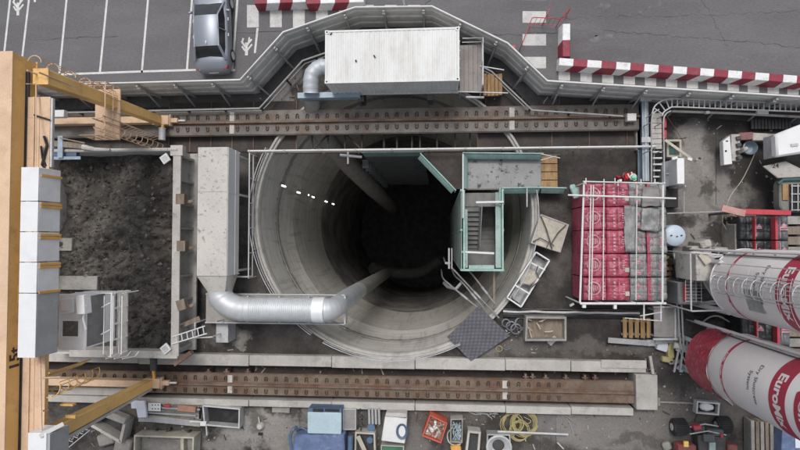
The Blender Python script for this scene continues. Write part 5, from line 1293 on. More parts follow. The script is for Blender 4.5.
# pipe frame over the pallets
pf = T('pipe_frame', 'white scaffold tube frame standing over the wrapped pallets', 'scaffold frame', P(622, 243, 0))
FZ = 2.6
def ft(a, b_, r=.03, z=FZ, nm='tube'):
    mb = MB(); mb.tube(P(a[0], a[1], z), P(b_[0], b_[1], z), r, 8); mb.build(nm, M['white'], pf)
ft((584, 183), (580, 303), .045); ft((591, 185), (589, 300), .025); ft((593.5, 185), (591.5, 300), .025); ft((604, 184), (603, 300), .022, FZ - .06); ft((637, 184), (636, 300), .02, FZ - .06)
ft((663, 183), (662.5, 303), .045); ft((580, 303.5), (666, 303.5), .055, FZ + .05); ft((583, 181.5), (665, 183.5), .03, FZ + .05); ft((568, 195), (676, 198.5), .04, FZ + .12)
for u, v in ((584, 183), (580, 303), (663, 183), (662.5, 303), (604, 303.5), (636, 303)):
    p = P(u, v, FZ); mb = MB(); mb.tube((p.x, p.y, 0), (p.x, p.y, FZ + .15), .035, 8); mb.build('upright', M['white'], pf)
for u, v in ((586, 178), (604, 179), (615, 178), (618, 180), (641, 179), (655, 179)):
    mb = MB(); mb.tube(P(u, v, FZ), P(u, v + 6, FZ), .025); mb.build('tube_end', M['white'], pf)
mb = MB(); mb.rbox(P(620.5, 180.5, FZ + .1), .11, .11, FZ, FZ + .12); mb.rbox(P(615, 306.5, FZ), .12, .2, FZ - .1, FZ + .05); mb.rbox(P(584, 306, FZ), .15, .15, FZ - .1, FZ + .05); mb.build('clamp', M['white'], pf)
ft((644, 303), (644, 320), .035, 2.2); ft((661, 303), (661, 320), .03, 2.2); ft((625, 318), (662, 321), .02, 2.0); ft((640, 316), (662, 312), .03, 1.8)
# net clutter between pallets and boards
mb = MB(); mb.prism([P(u, v, .5).xy for u, v in ((580, 301), (596, 300), (600, 307), (583, 309))], .05, .45); solo(mb, 'black_bag', M['black'], 'black bag at the lower left foot of the pallet stack', 'bag', bevel=.05)
mb = MB(); mb.rbox(P(572.5, 305, .2), .22, .1, 0, .12, .5); solo(mb, 'white_offcut', M['white'], 'tiny white offcut left of the black bag', 'offcut')
mb = MB(); mb.rbox(P(579, 192, 1.8), .5, .5, 1.5, 1.62, .2); mb.rbox(P(575, 188, 1.8), .25, .4, 1.4, 1.5, .2); solo(mb, 'folded_net', M['green'], 'folded green netting at the top left corner of the pallet stack', 'netting', bevel=.04)

# timber decks
slats('five orange-brown planks on the floor below the pallet stack', 622, 652, 317, 339, .3, 5, 'x', gap=.3, zs=.11)
slats('tall row of orange-brown planks standing right of the pallet stack', 664, 673, 255, 304, .35, 9, 'y', gap=.3, zs=.11)
sl_ = T('steel_tray', 'flat grey sheeted steel tray with tube frame by the silo foot', 'tray', P(664, 324, 0))
z = .8; mb = MB(); mb.box(PX(653, z), PX(676, z), PY(337, z, 660), PY(308, z, 660), z - .05, z); mb.build('sheet', M['deckgr'], sl_)
for (a, b_) in (((653, 307), (678, 307)), ((678, 307), (678, 340)), ((653, 339), (678, 339)), ((675, 307), (675, 338))): mb = MB(); mb.beam(P(*a, z + .06), P(*b_, z + .06), .08, .1); mb.build('frame', M['galv'], sl_)
for u, v in ((655, 310), (676, 310), (655, 336), (676, 336)): p = P(u, v, z); mb = MB(); mb.box(p.x - .04, p.x + .04, p.y - .04, p.y + .04, 0, z - .06); mb.build('leg', M['galv'], sl_)

# blue tank
p = P(675.5, 235.5, 1.25); tk = T('round_tank', 'pale blue round plastic tank between pallets and silo', 'tank', (p.x, p.y, 0))
mb = MB(True); mb.lathe((0, 0), [(.5, 0), (.5, 1.1), (.48, 1.18), (.4, 1.24), (.2, 1.28), (.01, 1.29)], 32); mb.build('barrel', M['tank'], tk)
mb = MB(True)
for x, y in ((-.2, 0), (.05, -.05), (.25, 0)): mb.rbox((x, y), .08, .05, 1.26, 1.31, .3)
mb.build('lid_fitting', M['black'], tk)

# ================================================================== RIGHT YARD
mb = MB(); z = .9; xa = PX(645.5, z, 140)
t = T('long_steel_beam', 'long pale blue grey steel beam beside the curved ladder stairs', 'steel beam', (xa, PY(140, z, 645), 0))
mb = MB(); mb.box(xa - .15, xa + .15, PY(181, z, 645), PY(97, z, 645), z - .03, z); mb.box(xa - .02, xa + .02, PY(181, z, 645), PY(97, z, 645), .3, z - .03); mb.box(xa - .15, xa + .15, PY(181, z, 645), PY(97, z, 645), .27, .3); mb.build('beam', M['bluegr'], t)
mb = MB(); mb.box(xa - .04, xa + .04, PY(181, z, 645), PY(97, z, 645), z + .002, z + .05); mb.rbox((xa, PY(140, z, 645)), .4, .25, z + .051, z + .09); mb.rbox((xa, PY(98.5, z, 645)), .5, .3, z + .0, z + .12); mb.build('stiffener', M['galv'], t)
mb = MB(); 
for y in (110, 150, 178): mb.box(xa - .12, xa + .12, PY(y, .2, 645) - .15, PY(y, .2, 645) + .15, 0, .268)
mb.build('packing', M['wood_gr'], t)
mb = MB(); pp_ = P(638, 130, .3); mb.box(pp_.x - .1, pp_.x + .35, PY(150, .3, 638), PY(104, .3, 638), 0, .3); solo(mb, 'concrete_pad', M['conc'], 'narrow concrete pad left of the pale steel beam', 'concrete pad', bevel=.02)

ls = T('ladder_stairs', 'steep steel stairs with curved pipe rails at the right end of the rail', 'stairs', P(659, 140, 0))
z1 = .9
mb = MB(); n = 7
for k in range(n): v0 = 113 + 5.2 * k; mb.box(PX(653, z1), PX(663, z1), PY(v0 + 4.7, z1, 658), PY(v0, z1, 658), z1 - .04, z1)
mb.build('landing', M['dirtywhite'], ls)
for k in range(6):
    v = 151 + 6.2 * k; zq = .85 - .12 * k; mb = MB(); mb.box(PX(654, zq), PX(663, zq), PY(v + 1.6, zq, 658), PY(v, zq, 658), zq - .04, zq); mb.build('tread', M['white'], ls)
mb = MB(); mb.beam(P(653.5, 148, .7), P(653.5, 182, .05), .05, .16); mb.beam(P(663.5, 148, .7), P(663.5, 182, .05), .05, .16); mb.build('stringer', M['galv'], ls)
mb = MB(); mb.prism([P(u, v, .02).xy for u, v in ((653, 146), (664, 146), (664, 182), (653, 182))], .005, .03); mb.build('pit_plate', M['black'], ls)
for (pts, r_) in (([(651.5, 182), (651.5, 150), (651.5, 122), (654, 113), (659, 109.5)], .035), ([(664.5, 182), (664, 150), (663.5, 122), (666, 114), (671, 111)], .035)):
    mb = MB(); mb.path(bez([P(u, v, 1.9 if v < 150 else 1.6) for u, v in pts], 6), r_, 8); mb.build('rail', M['mould'], ls)
    for u, v in pts[1:4]: p = P(u, v, 1.9); mb = MB(); mb.tube((p.x, p.y, .85), (p.x, p.y, 1.85), .022); mb.build('post', M['mould'], ls)

wr = T('cable_ladder', 'long galvanised cable ladder on the walkway below the right fence', 'cable ladder', P(735, 105, 0))
def wl(v_off, z): return [P(u, 98.6 + v_off + .038 * (u - 672), z) for u in (676, 716, 758, 812)]
zc_ = 1.5
oa = bez([P(652, 114, zc_), P(655, 106, zc_), P(663, 100.5, zc_)] + wl(0, zc_), 5); ia = bez([P(662, 116, zc_), P(664, 112, zc_), P(669, 108.6, zc_)] + wl(8.2, zc_), 5)
for l_ in (oa, ia): mb = MB(); mb.path(l_, .035, 6); mb.build('side_rail', M['galv'], wr)
for k in range(48):
    u = 671 + 2.9 * k if False else 672 + 5.4 * k
    if u > 812: break
    mb = MB(); mb.tube(P(u, 98.6 + .038 * (u - 672), zc_), P(u, 106.8 + .038 * (u - 672), zc_), .026, 5); mb.build('rung', M['galv'], wr)
for (a, b_) in (((654, 108), (662.5, 114)), ((659, 102), (665, 110.5)), ((666, 99.8), (669, 108))): mb = MB(); mb.tube(P(*a, zc_), P(*b_, zc_), .026, 5); mb.build('rung', M['galv'], wr)
for u in (690, 735, 780): p = P(u, 103, zc_); mb = MB(); mb.tube((p.x, p.y, .9), (p.x, p.y, zc_ - .03), .03); mb.build('support', M['steel_dk'], wr)
g0_, g1_ = P(660, 112, .9), P(815, 116.5, .9)
mb = MB(); mb.hexa([P(668, 111, .86), P(815, 117, .86), P(815, 109, .86), P(668, 105, .86)], [p + Vector((0, 0, .04)) for p in (P(668, 111, .86), P(815, 117, .86), P(815, 109, .86), P(668, 105, .86))]); mb.build('walkway', M['brown'], wr)
mb = MB(); mb.path([P(672, 111.2, .95), P(738, 113.5, .95), P(812, 117.5, .95)], .06, 8); mb.build('edge_tube', M['dirtywhite'], wr)
mb = MB(); mb.rbox(P(763, 112.3, 1.1), .5, .16, .95, 1.1, -.04); mb.rbox(P(708, 112.2, 1.1), .16, .12, .95, 1.1); mb.build('clamp', M['white'], wr)

for (v0, v1, lb) in ((118, 128, 'upper red block beside the curved stairs'), (129.5, 139, 'lower red block beside the curved stairs')):
    mb = MB(); z = .7; mb.box(PX(664, z), PX(668.5, z), PY(v1, z, 666), PY(v0, z, 666), .05, z); solo(mb, 'red_block', M['red'], lb, 'block', 'red blocks beside the stairs', bevel=.04)
t, q, c = skipbox('green_tub', 'open dark green tub with pale rim below the red blocks', 'tub', [(667, 139.5), (681.5, 139.5), (681.5, 157), (667, 157)], .7, M['cream'], th=.09, fill=M['teal'], fz=.25)
mb = MB(); mb.beam(P(665, 140, .85), P(691, 158.5, 1.3), .12, .04); solo(mb, 'pale_plank', M['cream'], 'pale plank laid diagonally over the green tub', 'plank')
t = T('grey_hopper', 'sloping grey steel hopper below the green tub', 'hopper', P(671, 173, 0))
z = 1.0; q0 = [P(u, v, z) for u, v in ((665, 161), (677.5, 159), (677.5, 186), (665, 186))]; 
mb = MB(); mb.hexa([(p.x, p.y, .05) for p in q0], [(q0[0].x, q0[0].y, .6), (q0[1].x, q0[1].y, 1.0), (q0[2].x, q0[2].y, 1.0), (q0[3].x, q0[3].y, .6)]); mb.build('body', mat('hopper_grey', (.22, .235, .245), .5, .2, damt=.4), t, bevel=.02)
mb = MB(); a, b_ = P(666, 174, .75), P(677, 173, 1.05); mb.beam(a, b_, .05, .05); mb.build('rib', M['galv'], t)
mb = MB(); z = 1.7; mb.box(PX(678, z), PX(685.5, z), PY(184, z, 681), PY(158, z, 681), .1, z); solo(mb, 'white_locker', M['cover'], 'tall narrow white locker right of the grey hopper', 'locker', bevel=.02)
mb = MB(); z = 1.75; mb.rbox(P(675, 158, z), .25, .12, z - .1, z, .2); mb.rbox(P(690, 159, z), .2, .12, z - .1, z, -.3); mb.path([P(685.5, 186, z - .1), P(684, 193, .6), P(684, 213, .1)], .025, 5); solo(mb, 'white_fittings', M['white'], 'white brackets and pipe at the ends of the white locker', 'bracket')
mb = MB(); mb.rbox(P(670, 198, .5), .75, .9, 0, .5); solo(mb, 'dark_box', M['black'], 'dark box in the shade under the grey hopper', 'box', bevel=.02)
mb = MB(); mb.beam(P(680, 139, .1), P(687, 137.5, .5), .04, .04); mb.path([P(664, 112, 1.2), P(675, 128, .3), P(685, 145, .1)], .014, 5); solo(mb, 'loose_line', M['rust'], 'thin brown line running from the stairs past the red blocks', 'rope')
mb = MB(); mb.path(bez([P(757, 146, .03), P(752, 160, .03), P(742, 180, .03), P(731, 195, .03), P(725, 209, .03)], 6), .02, 5); solo(mb, 'pale_cable', M['cream'], 'thin pale cable trailing across the dirty right yard', 'cable')

mx = T('mixer_unit', 'small white mixing machine with slanted lid in the right yard', 'machine', P(736, 150, 0))
z = .9; mb = MB(); q = [P(u, v, z).xy for u, v in ((723, 141), (730, 135.5), (732.5, 164), (724, 165))]; mb.prism([tuple(p) for p in q], .55, z); mb.build('lid_box', M['cover'], mx, bevel=.02)
mb = MB(); mb.box(PX(733, .9), PX(742, .9), PY(161, .9, 737), PY(134, .9, 737), .05, .9); mb.build('body', M['dirtywhite'], mx, bevel=.03)
mb = MB(); 
for v in (138, 145, 152, 158): mb.rbox(P(739, v, 1.0), .2, .18, .9, 1.0 + .05 * (v % 3), .2)
mb.build('motor', M['steel_dk'], mx, bevel=.02)
mb = MB(); mb.path([P(742, 150, .7), P(746, 149, .6)], .12, 10); mb.build('outlet', M['dirtywhite'], mx)
mb = MB(); mb.rbox(P(727, 141, z + .02), .1, .05, z + .001, z + .02); mb.rbox(P(726, 151, z + .02), .08, .08, z + .001, z + .02); mb.build('label_marks', M['black'], mx)
mb = MB(); mb.lathe(P(747, 148.5, 0), [(.3, .01), (.34, .3), (.3, .32), (.22, .1), (.01, .08)], 20); solo(mb, 'blue_tub', M['bluegr'], 'small round blue grey tub right of the mixing machine', 'tub')
mb = MB(); mb.rbox(P(745, 149, .35), .28, .24, .1, .35, .6); solo(mb, 'blue_rag', M['blue'], 'blue bundle lying in the small round tub', 'bundle', bevel=.05)
mb = MB(); mb.beam(P(738, 137, .5), P(752, 136, .5), .35, .25); solo(mb, 'pinkish_box', mat('pinkish', (.25, .13, .13), .8, damt=.6), 'short dusty pink box behind the mixing machine', 'box', bevel=.02)
mb = MB(); mb.beam(P(752, 137, .55), P(777, 137.5, .7), .38, .2, w2=.3); solo(mb, 'pale_chute', M['dirtywhite'], 'pale dusty chute leading from the pink box to the white tank', 'chute', bevel=.03)
mb = MB()
for k in range(12): u = 752 + k * 3.4; mb.beam(P(u, 119.5, .25), P(u + .3, 129, .25), .12, .08)
solo(mb, 'sheet_rack', M['steel_dk'], 'dark ribbed steel sheets lying below the walkway railing', 'steel sheets')
# big white tank, top right
def slab(name, label, cat, pts, z0, z1, m, bevel=.03, zs=None, group=None):
    mb = MB(); q = [P(u, v, z1) for u, v in pts]; n = len(q)
    mb.prism([tuple(p.xy) for p in q], z0, z1); return solo(mb, name, m, label, cat, group, bevel=bevel)
bt = T('white_tank', 'large white boxy tank cut by the right photo edge', 'tank', P(795, 140, 0))
mb = MB(); mb.prism([tuple(P(u, v, 2.2).xy) for u, v in ((776, 134), (812, 120), (840, 118), (840, 150), (803, 153), (777, 157))], 1.75, 2.2); mb.build('shell', M['cover'], bt, bevel=.08)
mb = MB(); mb.rbox(P(794, 145, 2.2), .3, .12, 2.2, 2.25, .1); mb.rbox(P(778, 145, 2.0), .1, 1.0, 1.0, 2.05); mb.build('fitting', M['galv'], bt)
slab('white_board', 'tilted white board below the large white tank', 'board', ((763, 166), (786, 161), (806, 171), (806, 177), (778, 178)), 1.3, 1.4, M['dirtywhite'])
mb = MB(); mb.text('24', .3, lambda x, y: P(775.5, 166, 1.404) + Vector((x, y, .0)), bold=.02); solo(mb, 'painted_number', M['ink'], 'small dark handwritten mark on the tilted white board', 'marking')
mb = MB(); mb.beam(P(764, 168, 1.2), P(778, 180, .1), .05, .05); mb.beam(P(785, 164, 1.2), P(785, 160, .1), .05, .05); mb.beam(P(800, 172, 1.2), P(800, 176, .1), .05, .05); solo(mb, 'board_stand', M['steel_dk'], 'thin legs holding the tilted white board', 'stand')
tb = T('round_vat', 'grey green round-ended vat with plank and grille at the right edge', 'vat', P(795, 195, 0))
mb = MB(); z = 1.3; q = [P(u, v, z).xy for u, v in ((780, 184), (782, 179), (840, 178), (840, 212), (783, 212), (780, 206))]; mb.prism([tuple(p) for p in q], .75, z); mb.build('tank_body', mat('vat_grey', (.19, .19, .17), .7, damt=.5), tb, bevel=.06)
mb = MB(); mb.path([P(778, 184, 1.4), P(783, 180, 1.4), P(820, 178.5, 1.4)], .07, 8); mb.build('rim', M['teal'], tb)
mb = MB(); mb.box(PX(784, 1.4), PX(790, 1.4), PY(200, 1.4, 788), PY(184, 1.4, 788), 1.31, 1.37); mb.build('plank', M['wood'], tb)
mb = MB(); mb.box(PX(791, 1.4), PX(812, 1.4), PY(211, 1.4, 795), PY(184, 1.4, 795), 1.31, 1.33); mb.build('grille_base', M['black'], tb)
mb = MB()
for k in range(4): mb.tube(P(791, 186 + 8 * k, 1.42), P(815, 186 + 8 * k, 1.42), .025)
for k in range(3): mb.tube(P(792 + 6 * k, 184, 1.42), P(792 + 6 * k, 211, 1.42), .025)
mb.build('grille', M['galv'], tb)

# red canopy beam and dark pallets
rb = T('red_beam', 'dusty red steel beam lying across the top of the dark pallet row', 'steel beam', P(755, 211, 0))
z = 2.5
mb = MB(); mb.hexa([P(736, 214.5, z), P(789, 215.5, z), P(789, 210.5, z), P(722, 208.5, z)], [p + Vector((0, 0, .16)) for p in (P(736, 214.5, z), P(789, 215.5, z), P(789, 210.5, z), P(722, 208.5, z))]); mb.build('flange', M['red'], rb, bevel=.02)
mb = MB(); a = P(724, 208.3, z + .18); mb.beam(P(722, 208, z + .2), P(745, 213.5, z + .2), .28, .06); mb.build('dusty_cap', mat('dusty_pink', (.42, .22, .21), .8, damt=.6, dirt=(.3, .26, .24)), rb)
mb = MB()
for u in (738, 786): p = P(u, 212, z); mb.box(p.x - .05, p.x + .05, p.y - .05, p.y + .05, 0, z - .01)
mb.build('post', M['steel_dk'], rb)
mb = MB(); mb.path([P(667, 213.5, 1.0), P(722, 211.5, 1.0)], .03, 6); mb.tube(P(684, 190, 1.0), P(684, 213, 1.0), .02); mb.tube(P(684, 213, 0), P(684, 213, 1.0), .03); solo(mb, 'yard_rail', M['mould'], 'thin pipe rail running left from the red beam', 'railing')
mb = MB()
for k in range(26):
    a = P(rnd.uniform(722, 738), rnd.uniform(212, 224), rnd.uniform(.3, 1.1)); b_ = a + Vector((rnd.uniform(-.2, .9), rnd.uniform(-.4, .3), rnd.uniform(-.1, .2))); mb.tube(a, b_, .025, 5)
solo(mb, 'scrap_bars', M['wood_gr'], 'tangled brown bars heaped under the left end of the red beam', 'scrap')
mb = MB(); mb.box(PX(735, 1.2), PX(739, 1.2), PY(250, 1.2, 737), PY(224, 1.2, 737), 0, 1.2); solo(mb, 'concrete_stub', M['conc'], 'upright grey concrete panel left of the dark pallets', 'panel', bevel=.02)
dc = [(740, 754.5, 1.5, 'black', 0), (755.5, 774, 1.7, 'wrapdark', 1), (776, 789, 2.1, 'wrapdark', 2)]
rows_ = [(216, 240), (240.5, 264), (264.5, 290), (290.5, 314), (315, 345)]
cw = ['left', 'middle', 'right']
for ci, (u0, u1, h, m_, mode) in enumerate(dc):
    for ri, (v0, v1) in enumerate(rows_):
        if ri in (2,) : pass
        xa, xb = PX(u0, h, 235), PX(u1, h, 235); ya, yb = PY(v1, h, 765), PY(v0, h, 765)
        t = T('dark_pallet', '%s black-wrapped pallet from the top in the %s column beside the white silos' % (['first', 'second', 'third', 'fourth', 'fifth'][ri], cw[ci]), 'pallet', ((xa + xb) / 2, (ya + yb) / 2, 0), 0, 'black-wrapped pallets by the silos')
        prn = [] if ci == 0 else ([('tri', -.25, .1, .12), ('line', -.38, 0, .8)] if ci == 1 else [('tri', .05, .1, .18), ('line', -.12, 0, .9)])
        bagstack(t, xb - xa - .02, yb - ya - .03, h, M['wrapdark'] if ci < 2 else mat('grey_film', (.10, .105, .12), .45, var=.25, dirt=(.2, .2, .2), damt=.4), prn, 50 + ci * 5 + ri)
        if ci: mb = MB(True); w_ = xb - xa; l_ = yb - ya; mb.box(-w_ / 2 - .03, -w_ / 2 + (.07 if ci == 2 else .0), -l_ / 2 + .02, l_ / 2 - .02, h - .3, h + .02); mb.build('red_strip', M['red'], t)
tf = T('timber_fence', 'weathered wooden board fence behind the dark pallets', 'fence', P(797, 280, 0))
for k in range(14):
    mb = MB(); y0_ = P(797, 216 + k * 10.3, 1.8).y; xa = PX(791, 1.8, 250)
    mb.box(xa, xa + 1.4, y0_ - .36, y0_, 0, 1.6 + rnd.uniform(-.03, .03)); mb.build('board', M['wood_gr'] if k % 3 else M['conc'], tf)
# ================================================================== SILOS
def silo(bx, by, label, banner, lift=0):
    t = T('cement_silo', label, 'silo', (bx, by, 0))
    r = 1.4; zc = 4.0; zt = 13.2
    nm_ang = math.atan2(-by, -bx)
    mb = MB(True); mb.lathe((0, 0), [(.18, 1.5), (r * .5, 2.5), (r * .995, zc), (r, zc + .02), (r, zt), (r * .9, zt + .25), (.3, zt + .7), (.01, zt + .7)], 72); mb.build('shell', M['silo'], t)
    for z_ in (zc + .02, 11.4, zt):
        mb = MB(True); mb.lathe((0, 0), [(r + .001, z_ - .03), (r + .018, z_ - .02), (r + .018, z_ + .02), (r + .001, z_ + .03)], 72)
        mb.build('weld_ring', M['silo'], t)
    def ring(z0, z1, nm): m_ = MB(True); m_.lathe((0, 0), [(r + .004, z0), (r + .007, z0 + .001), (r + .007, z1 - .001), (r + .004, z1)], 72); m_.build(nm, M['silored'], t)
    ring(5.2 + lift, 5.36 + lift, 'thin_band'); ring(8.3 + lift, 9.15 + lift, 'wide_band')
    def onwall(a0, z0, rr=r + .014): return lambda x, y: (rr * math.cos(a0 + x / rr), rr * math.sin(a0 + x / rr), z0 + y)
    def wtext(s, size, a0, z0, m_, nm, bold=.02):
        q = MB(True)
        q.text(s, size, onwall(a0, z0), bold=bold); q.build(nm, M[m_], t, smooth=False)
    wtext('EuroMix', .54, rad(178), 8.72 + lift, 'inkwh', 'band_lettering', .035)
    for k in range(5): wtext('EuroMix', .12, rad(150 + 22 * k), 5.28 + lift, 'inkwh', 'small_lettering')
    wtext('Dry Shotcrete', .25, rad(170), 7.5 + lift, 'ink', 'lettering', .0); wtext('System', .25, rad(168), 7.12 + lift, 'ink', 'lettering', .0)
    # red logo patch with rounded corners
    q = MB(True); f_ = onwall(rad(188), 10.0 + lift, r + .01); W, H = .85, .42; pts = []
    for cx_, cy_, a0 in ((W - .15, H - .15, 0), (-W + .15, H - .15, 90), (-W + .15, -H + .15, 180), (W - .15, -H + .15, 270)):
        for a in range(0, 91, 30): pts.append((cx_ + .15 * math.cos(rad(a0 + a)), cy_ + .15 * math.sin(rad(a0 + a))))
    # strips so that it follows the curve
    nS = 24
    for k in range(nS):
        xa, xb = -W + 2 * W * k / nS, -W + 2 * W * (k + 1) / nS
        def hh(x): e = max(0, abs(x) - (W - .15)); return H - .15 + math.sqrt(max(0, .15 ** 2 - e * e))
        q.add([f_(xa, -hh(xa)), f_(xb, -hh(xb)), f_(xb, hh(xb)), f_(xa, hh(xa))], [(0, 1, 2, 3)])
    q.build('logo_patch', M['silored'], t, smooth=False)
    wtext('CIFA', .62, rad(188), 10.0 + lift, 'inkwh', 'logo_lettering', .02)
    # legs, braces and foot
    for k in range(4):
        a = rad(45 + 90 * k + 8); kk = .8 if banner else 1.02; p0 = (r * kk * math.cos(a), r * kk * math.sin(a)); q = MB(True)
        q.rbox(p0, .16, .16, 0, zc + .4, a); q.rbox(p0, .35, .35, 0, .03, a); q.build('leg', M['galv'], t)
    for k in range(0 if banner else 4):
        a, b_ = rad(45 + 90 * k + 8), rad(135 + 90 * k + 8); A = Vector((r * math.cos(a), r * math.sin(a), 0)); B = Vector((r * math.cos(b_), r * math.sin(b_), 0))
        q = MB(True); q.beam(A + Vector((0, 0, 1.6)), B + Vector((0, 0, 3.8)), .07, .07); q.beam(A + Vector((0, 0, 1.5)), B + Vector((0, 0, 1.5)), .09, .09); q.build('brace', M['galv'], t)
    q = MB(True); q.rbox((0, 0), .8, .8, .6, 1.5, .3); q.path([(0, 0, .9), (-1.3, .3, .7)], .16, 12); q.build('mixer_pump', M['dirtywhite'], t, bevel=.04)
    # fill pipe up the side
    a = nm_ang - rad(52); fp = lambda rr, z_: (rr * math.cos(a), rr * math.sin(a), z_)
    q = MB(True); q.path([fp(r + .12, .9), fp(r + .12, zt)], .06, 10); q.build('fill_pipe', M['silo'], t)
    q = MB(True); q.path([(1.18 * p_ for p_ in ()) or fp(r + .07, .9), fp(r + .07, zt)], .0301, 6) if False else q.path([((r + .05) * math.cos(a + .12), (r + .05) * math.sin(a + .12), 3.2), ((r + .05) * math.cos(a + .12), (r + .05) * math.sin(a + .12), zt)], .025, 6); q.build('conduit', M['steel_dk'], t)
    q = MB(True)
    for k in range(8): z_ = 2 + 1.3 * k; q.beam(fp(r - .02, z_), fp(r + .1, z_), .06, .04)
    q.build('pipe_bracket', M['galv'], t)
    if banner:
        q = MB(True); pts = [(r * 1.04 * math.cos(rad(d)), r * 1.04 * math.sin(rad(d))) for d in range(96, 237, 10)]
        n = len(pts); nz = 12; vs = []
        for j in range(nz + 1):
            z_ = 2.3 + (zc + .15 - 2.3) * j / nz
            for i, p_ in enumerate(pts):
                s = 1 + .06 * noise.noise(Vector((p_[0] * 3.5, p_[1] * 3.5, z_ * 2.5))); vs.append((p_[0] * s, p_[1] * s, z_))
        q.add(vs, [(j * n + i, j * n + i + 1, (j + 1) * n + i + 1, (j + 1) * n + i) for j in range(nz) for i in range(n - 1)]); q.build('red_wrapping', M['banner'], t)
        q = MB(True)
        for d, s in ():
            f_ = onwall(rad(d), 3.1, r * 1.085); q.add([f_(-s / 2, -.5), f_(s / 2, -.5), f_(s / 2, .5), f_(-s / 2, .5)], [(0, 1, 2, 3)])
        q = MB(True)
        for d in (106,): a_ = rad(d); q.tube((r * 1.04 * math.cos(a_), r * 1.04 * math.sin(a_), 0), (r * 1.04 * math.cos(a_), r * 1.04 * math.sin(a_), zc + .3), .04)
        q.build('wrapping_pole', M['white'], t)
    else:
        q = MB(True); q.box(-1.75, -1.0, .05, 1.2, 1.6, 3.6); q.build('control_cabinet', M['dirtywhite'], t, bevel=.03)
        q = MB(True); q.rbox((-1.45, 1.0), .3, .5, 3.61, 3.75, .6); q.build('cabinet_vent', M['cream'], t)
        q = MB(True)
        for k in range(7): q.tube((-1.76, -.9 + k * .14, 2.6), (-1.05, -.9 + k * .14, 2.6), .012, 5)
        for k in range(4): q.tube((-1.76 + k * .22, -.95, 2.61), (-1.76 + k * .22, .0, 2.61), .012, 5)
        q.build('mesh_guard', M['galv'], t)
        q = MB(True); q.box(-1.9, -1.05, -1.1, -.1, .3, 2.2); q.build('pump_housing', mat('pump_grey', (.16, .165, .17), .6, damt=.5), t, bevel=.05)
        q = MB(True); q.box(-1.7, -1.6, -.9, -.2, 2.21, 2.35); q.build('red_tape', M['red'], t)
        q = MB(True)
        for y in (-1.2, 1.25): q.tube((-1.95, y, 0), (-1.95, y, 3.6), .035); q.tube((-1.95, y, 3.6), (-.7, y * .9, 4.1), .035)
        q.tube((-1.95, -1.2, 3.55), (-1.95, 1.25, 3.55), .035); q.build('guard_frame', M['galv'], t)
        # caged ladder
        a = nm_ang + rad(6); n_ = Vector((math.cos(a), math.sin(a), 0)); s_ = Vector((-n_.y, n_.x, 0)); q = MB(True)
        for g_ in (-.25, .25): q.tube(n_ * (r + .16) + s_ * g_ + Vector((0, 0, 4.6)), n_ * (r + .16) + s_ * g_ + Vector((0, 0, zt)), .025)
        k = 0
        while 4.6 + k * .3 < zt: z_ = 4.6 + k * .3; q.tube(n_ * (r + .16) - s_ * .25 + Vector((0, 0, z_)), n_ * (r + .16) + s_ * .25 + Vector((0, 0, z_)), .013, 5); k += 1
        q.build('ladder', M['galv'], t)
        q = MB(True); hs_ = []
        k = 0
        while 4.9 + k * .55 < 10.5:
            z_ = 4.9 + k * .55; h = [n_ * (r + .1 + .28 * math.sin(rad(d)) * 1.6 * .6 + .05) + s_ * .36 * math.cos(rad(d)) + Vector((0, 0, z_)) for d in range(-10, 191, 20)]; hs_.append(h); q.path(h, .016, 5); k += 1
        for j in (1, 3, 5, 7, 9): q.path([h[j] for h in hs_], .011, 5)
        q.build('ladder_cage', M['galv'], t)
        # wire guard band round the ladder foot (grid panels)
        q = MB(True); rr = r + .28
        for z_ in (4.7, 5.9, 7.1, 8.3): q.path([(rr * math.cos(rad(d)), rr * math.sin(rad(d)), z_) for d in range(150, 187, 6)], .011, 5)
        for z_ in (8.9, 9.5, 10.1, 10.7): q.path([(rr * math.cos(rad(d)), rr * math.sin(rad(d)), z_) for d in range(160, 215, 6)], .012, 5)
        for d in range(150, 187, 12): q.path([(rr * math.cos(rad(d)), rr * math.sin(rad(d)), 4.7), (rr * math.cos(rad(d)), rr * math.sin(rad(d)), 10.7)], .016, 5)
        q.build('wire_screen', M['galv'], t)
        q = MB(True); f0 = onwall(rad(196), 6.9, r + .06); pts = [f0(-.42, -.42), f0(.42, -.42), f0(.42, .55), f0(-.42, .55)]; p2 = [(x * .955, y * .955, z_) for x, y, z_ in pts]
        q.add(pts + p2, [(0, 1, 2, 3), (4, 5, 6, 7), (0, 1, 5, 4), (1, 2, 6, 5), (2, 3, 7, 6), (3, 0, 4, 7)]); q.build('hatch_plate', mat('hatch_grey', (.33, .34, .33), .6, damt=.4), t)
        q = MB(True); q.text('?', .55, onwall(rad(196), 6.95, r + .085), bold=.03) if False else q.rbox((-1.30, -.38), .03, .2, 6.7, 7.2); q.build('hatch_handle', M['steel_dk'], t)
    return t
silo(12.4, -1.75, 'upper white silo with wide red band, caged ladder and grey hatch', False)
silo(12.2, -5.2, 'lower white silo with wide red band and red wrapping round its legs', True, -.12)
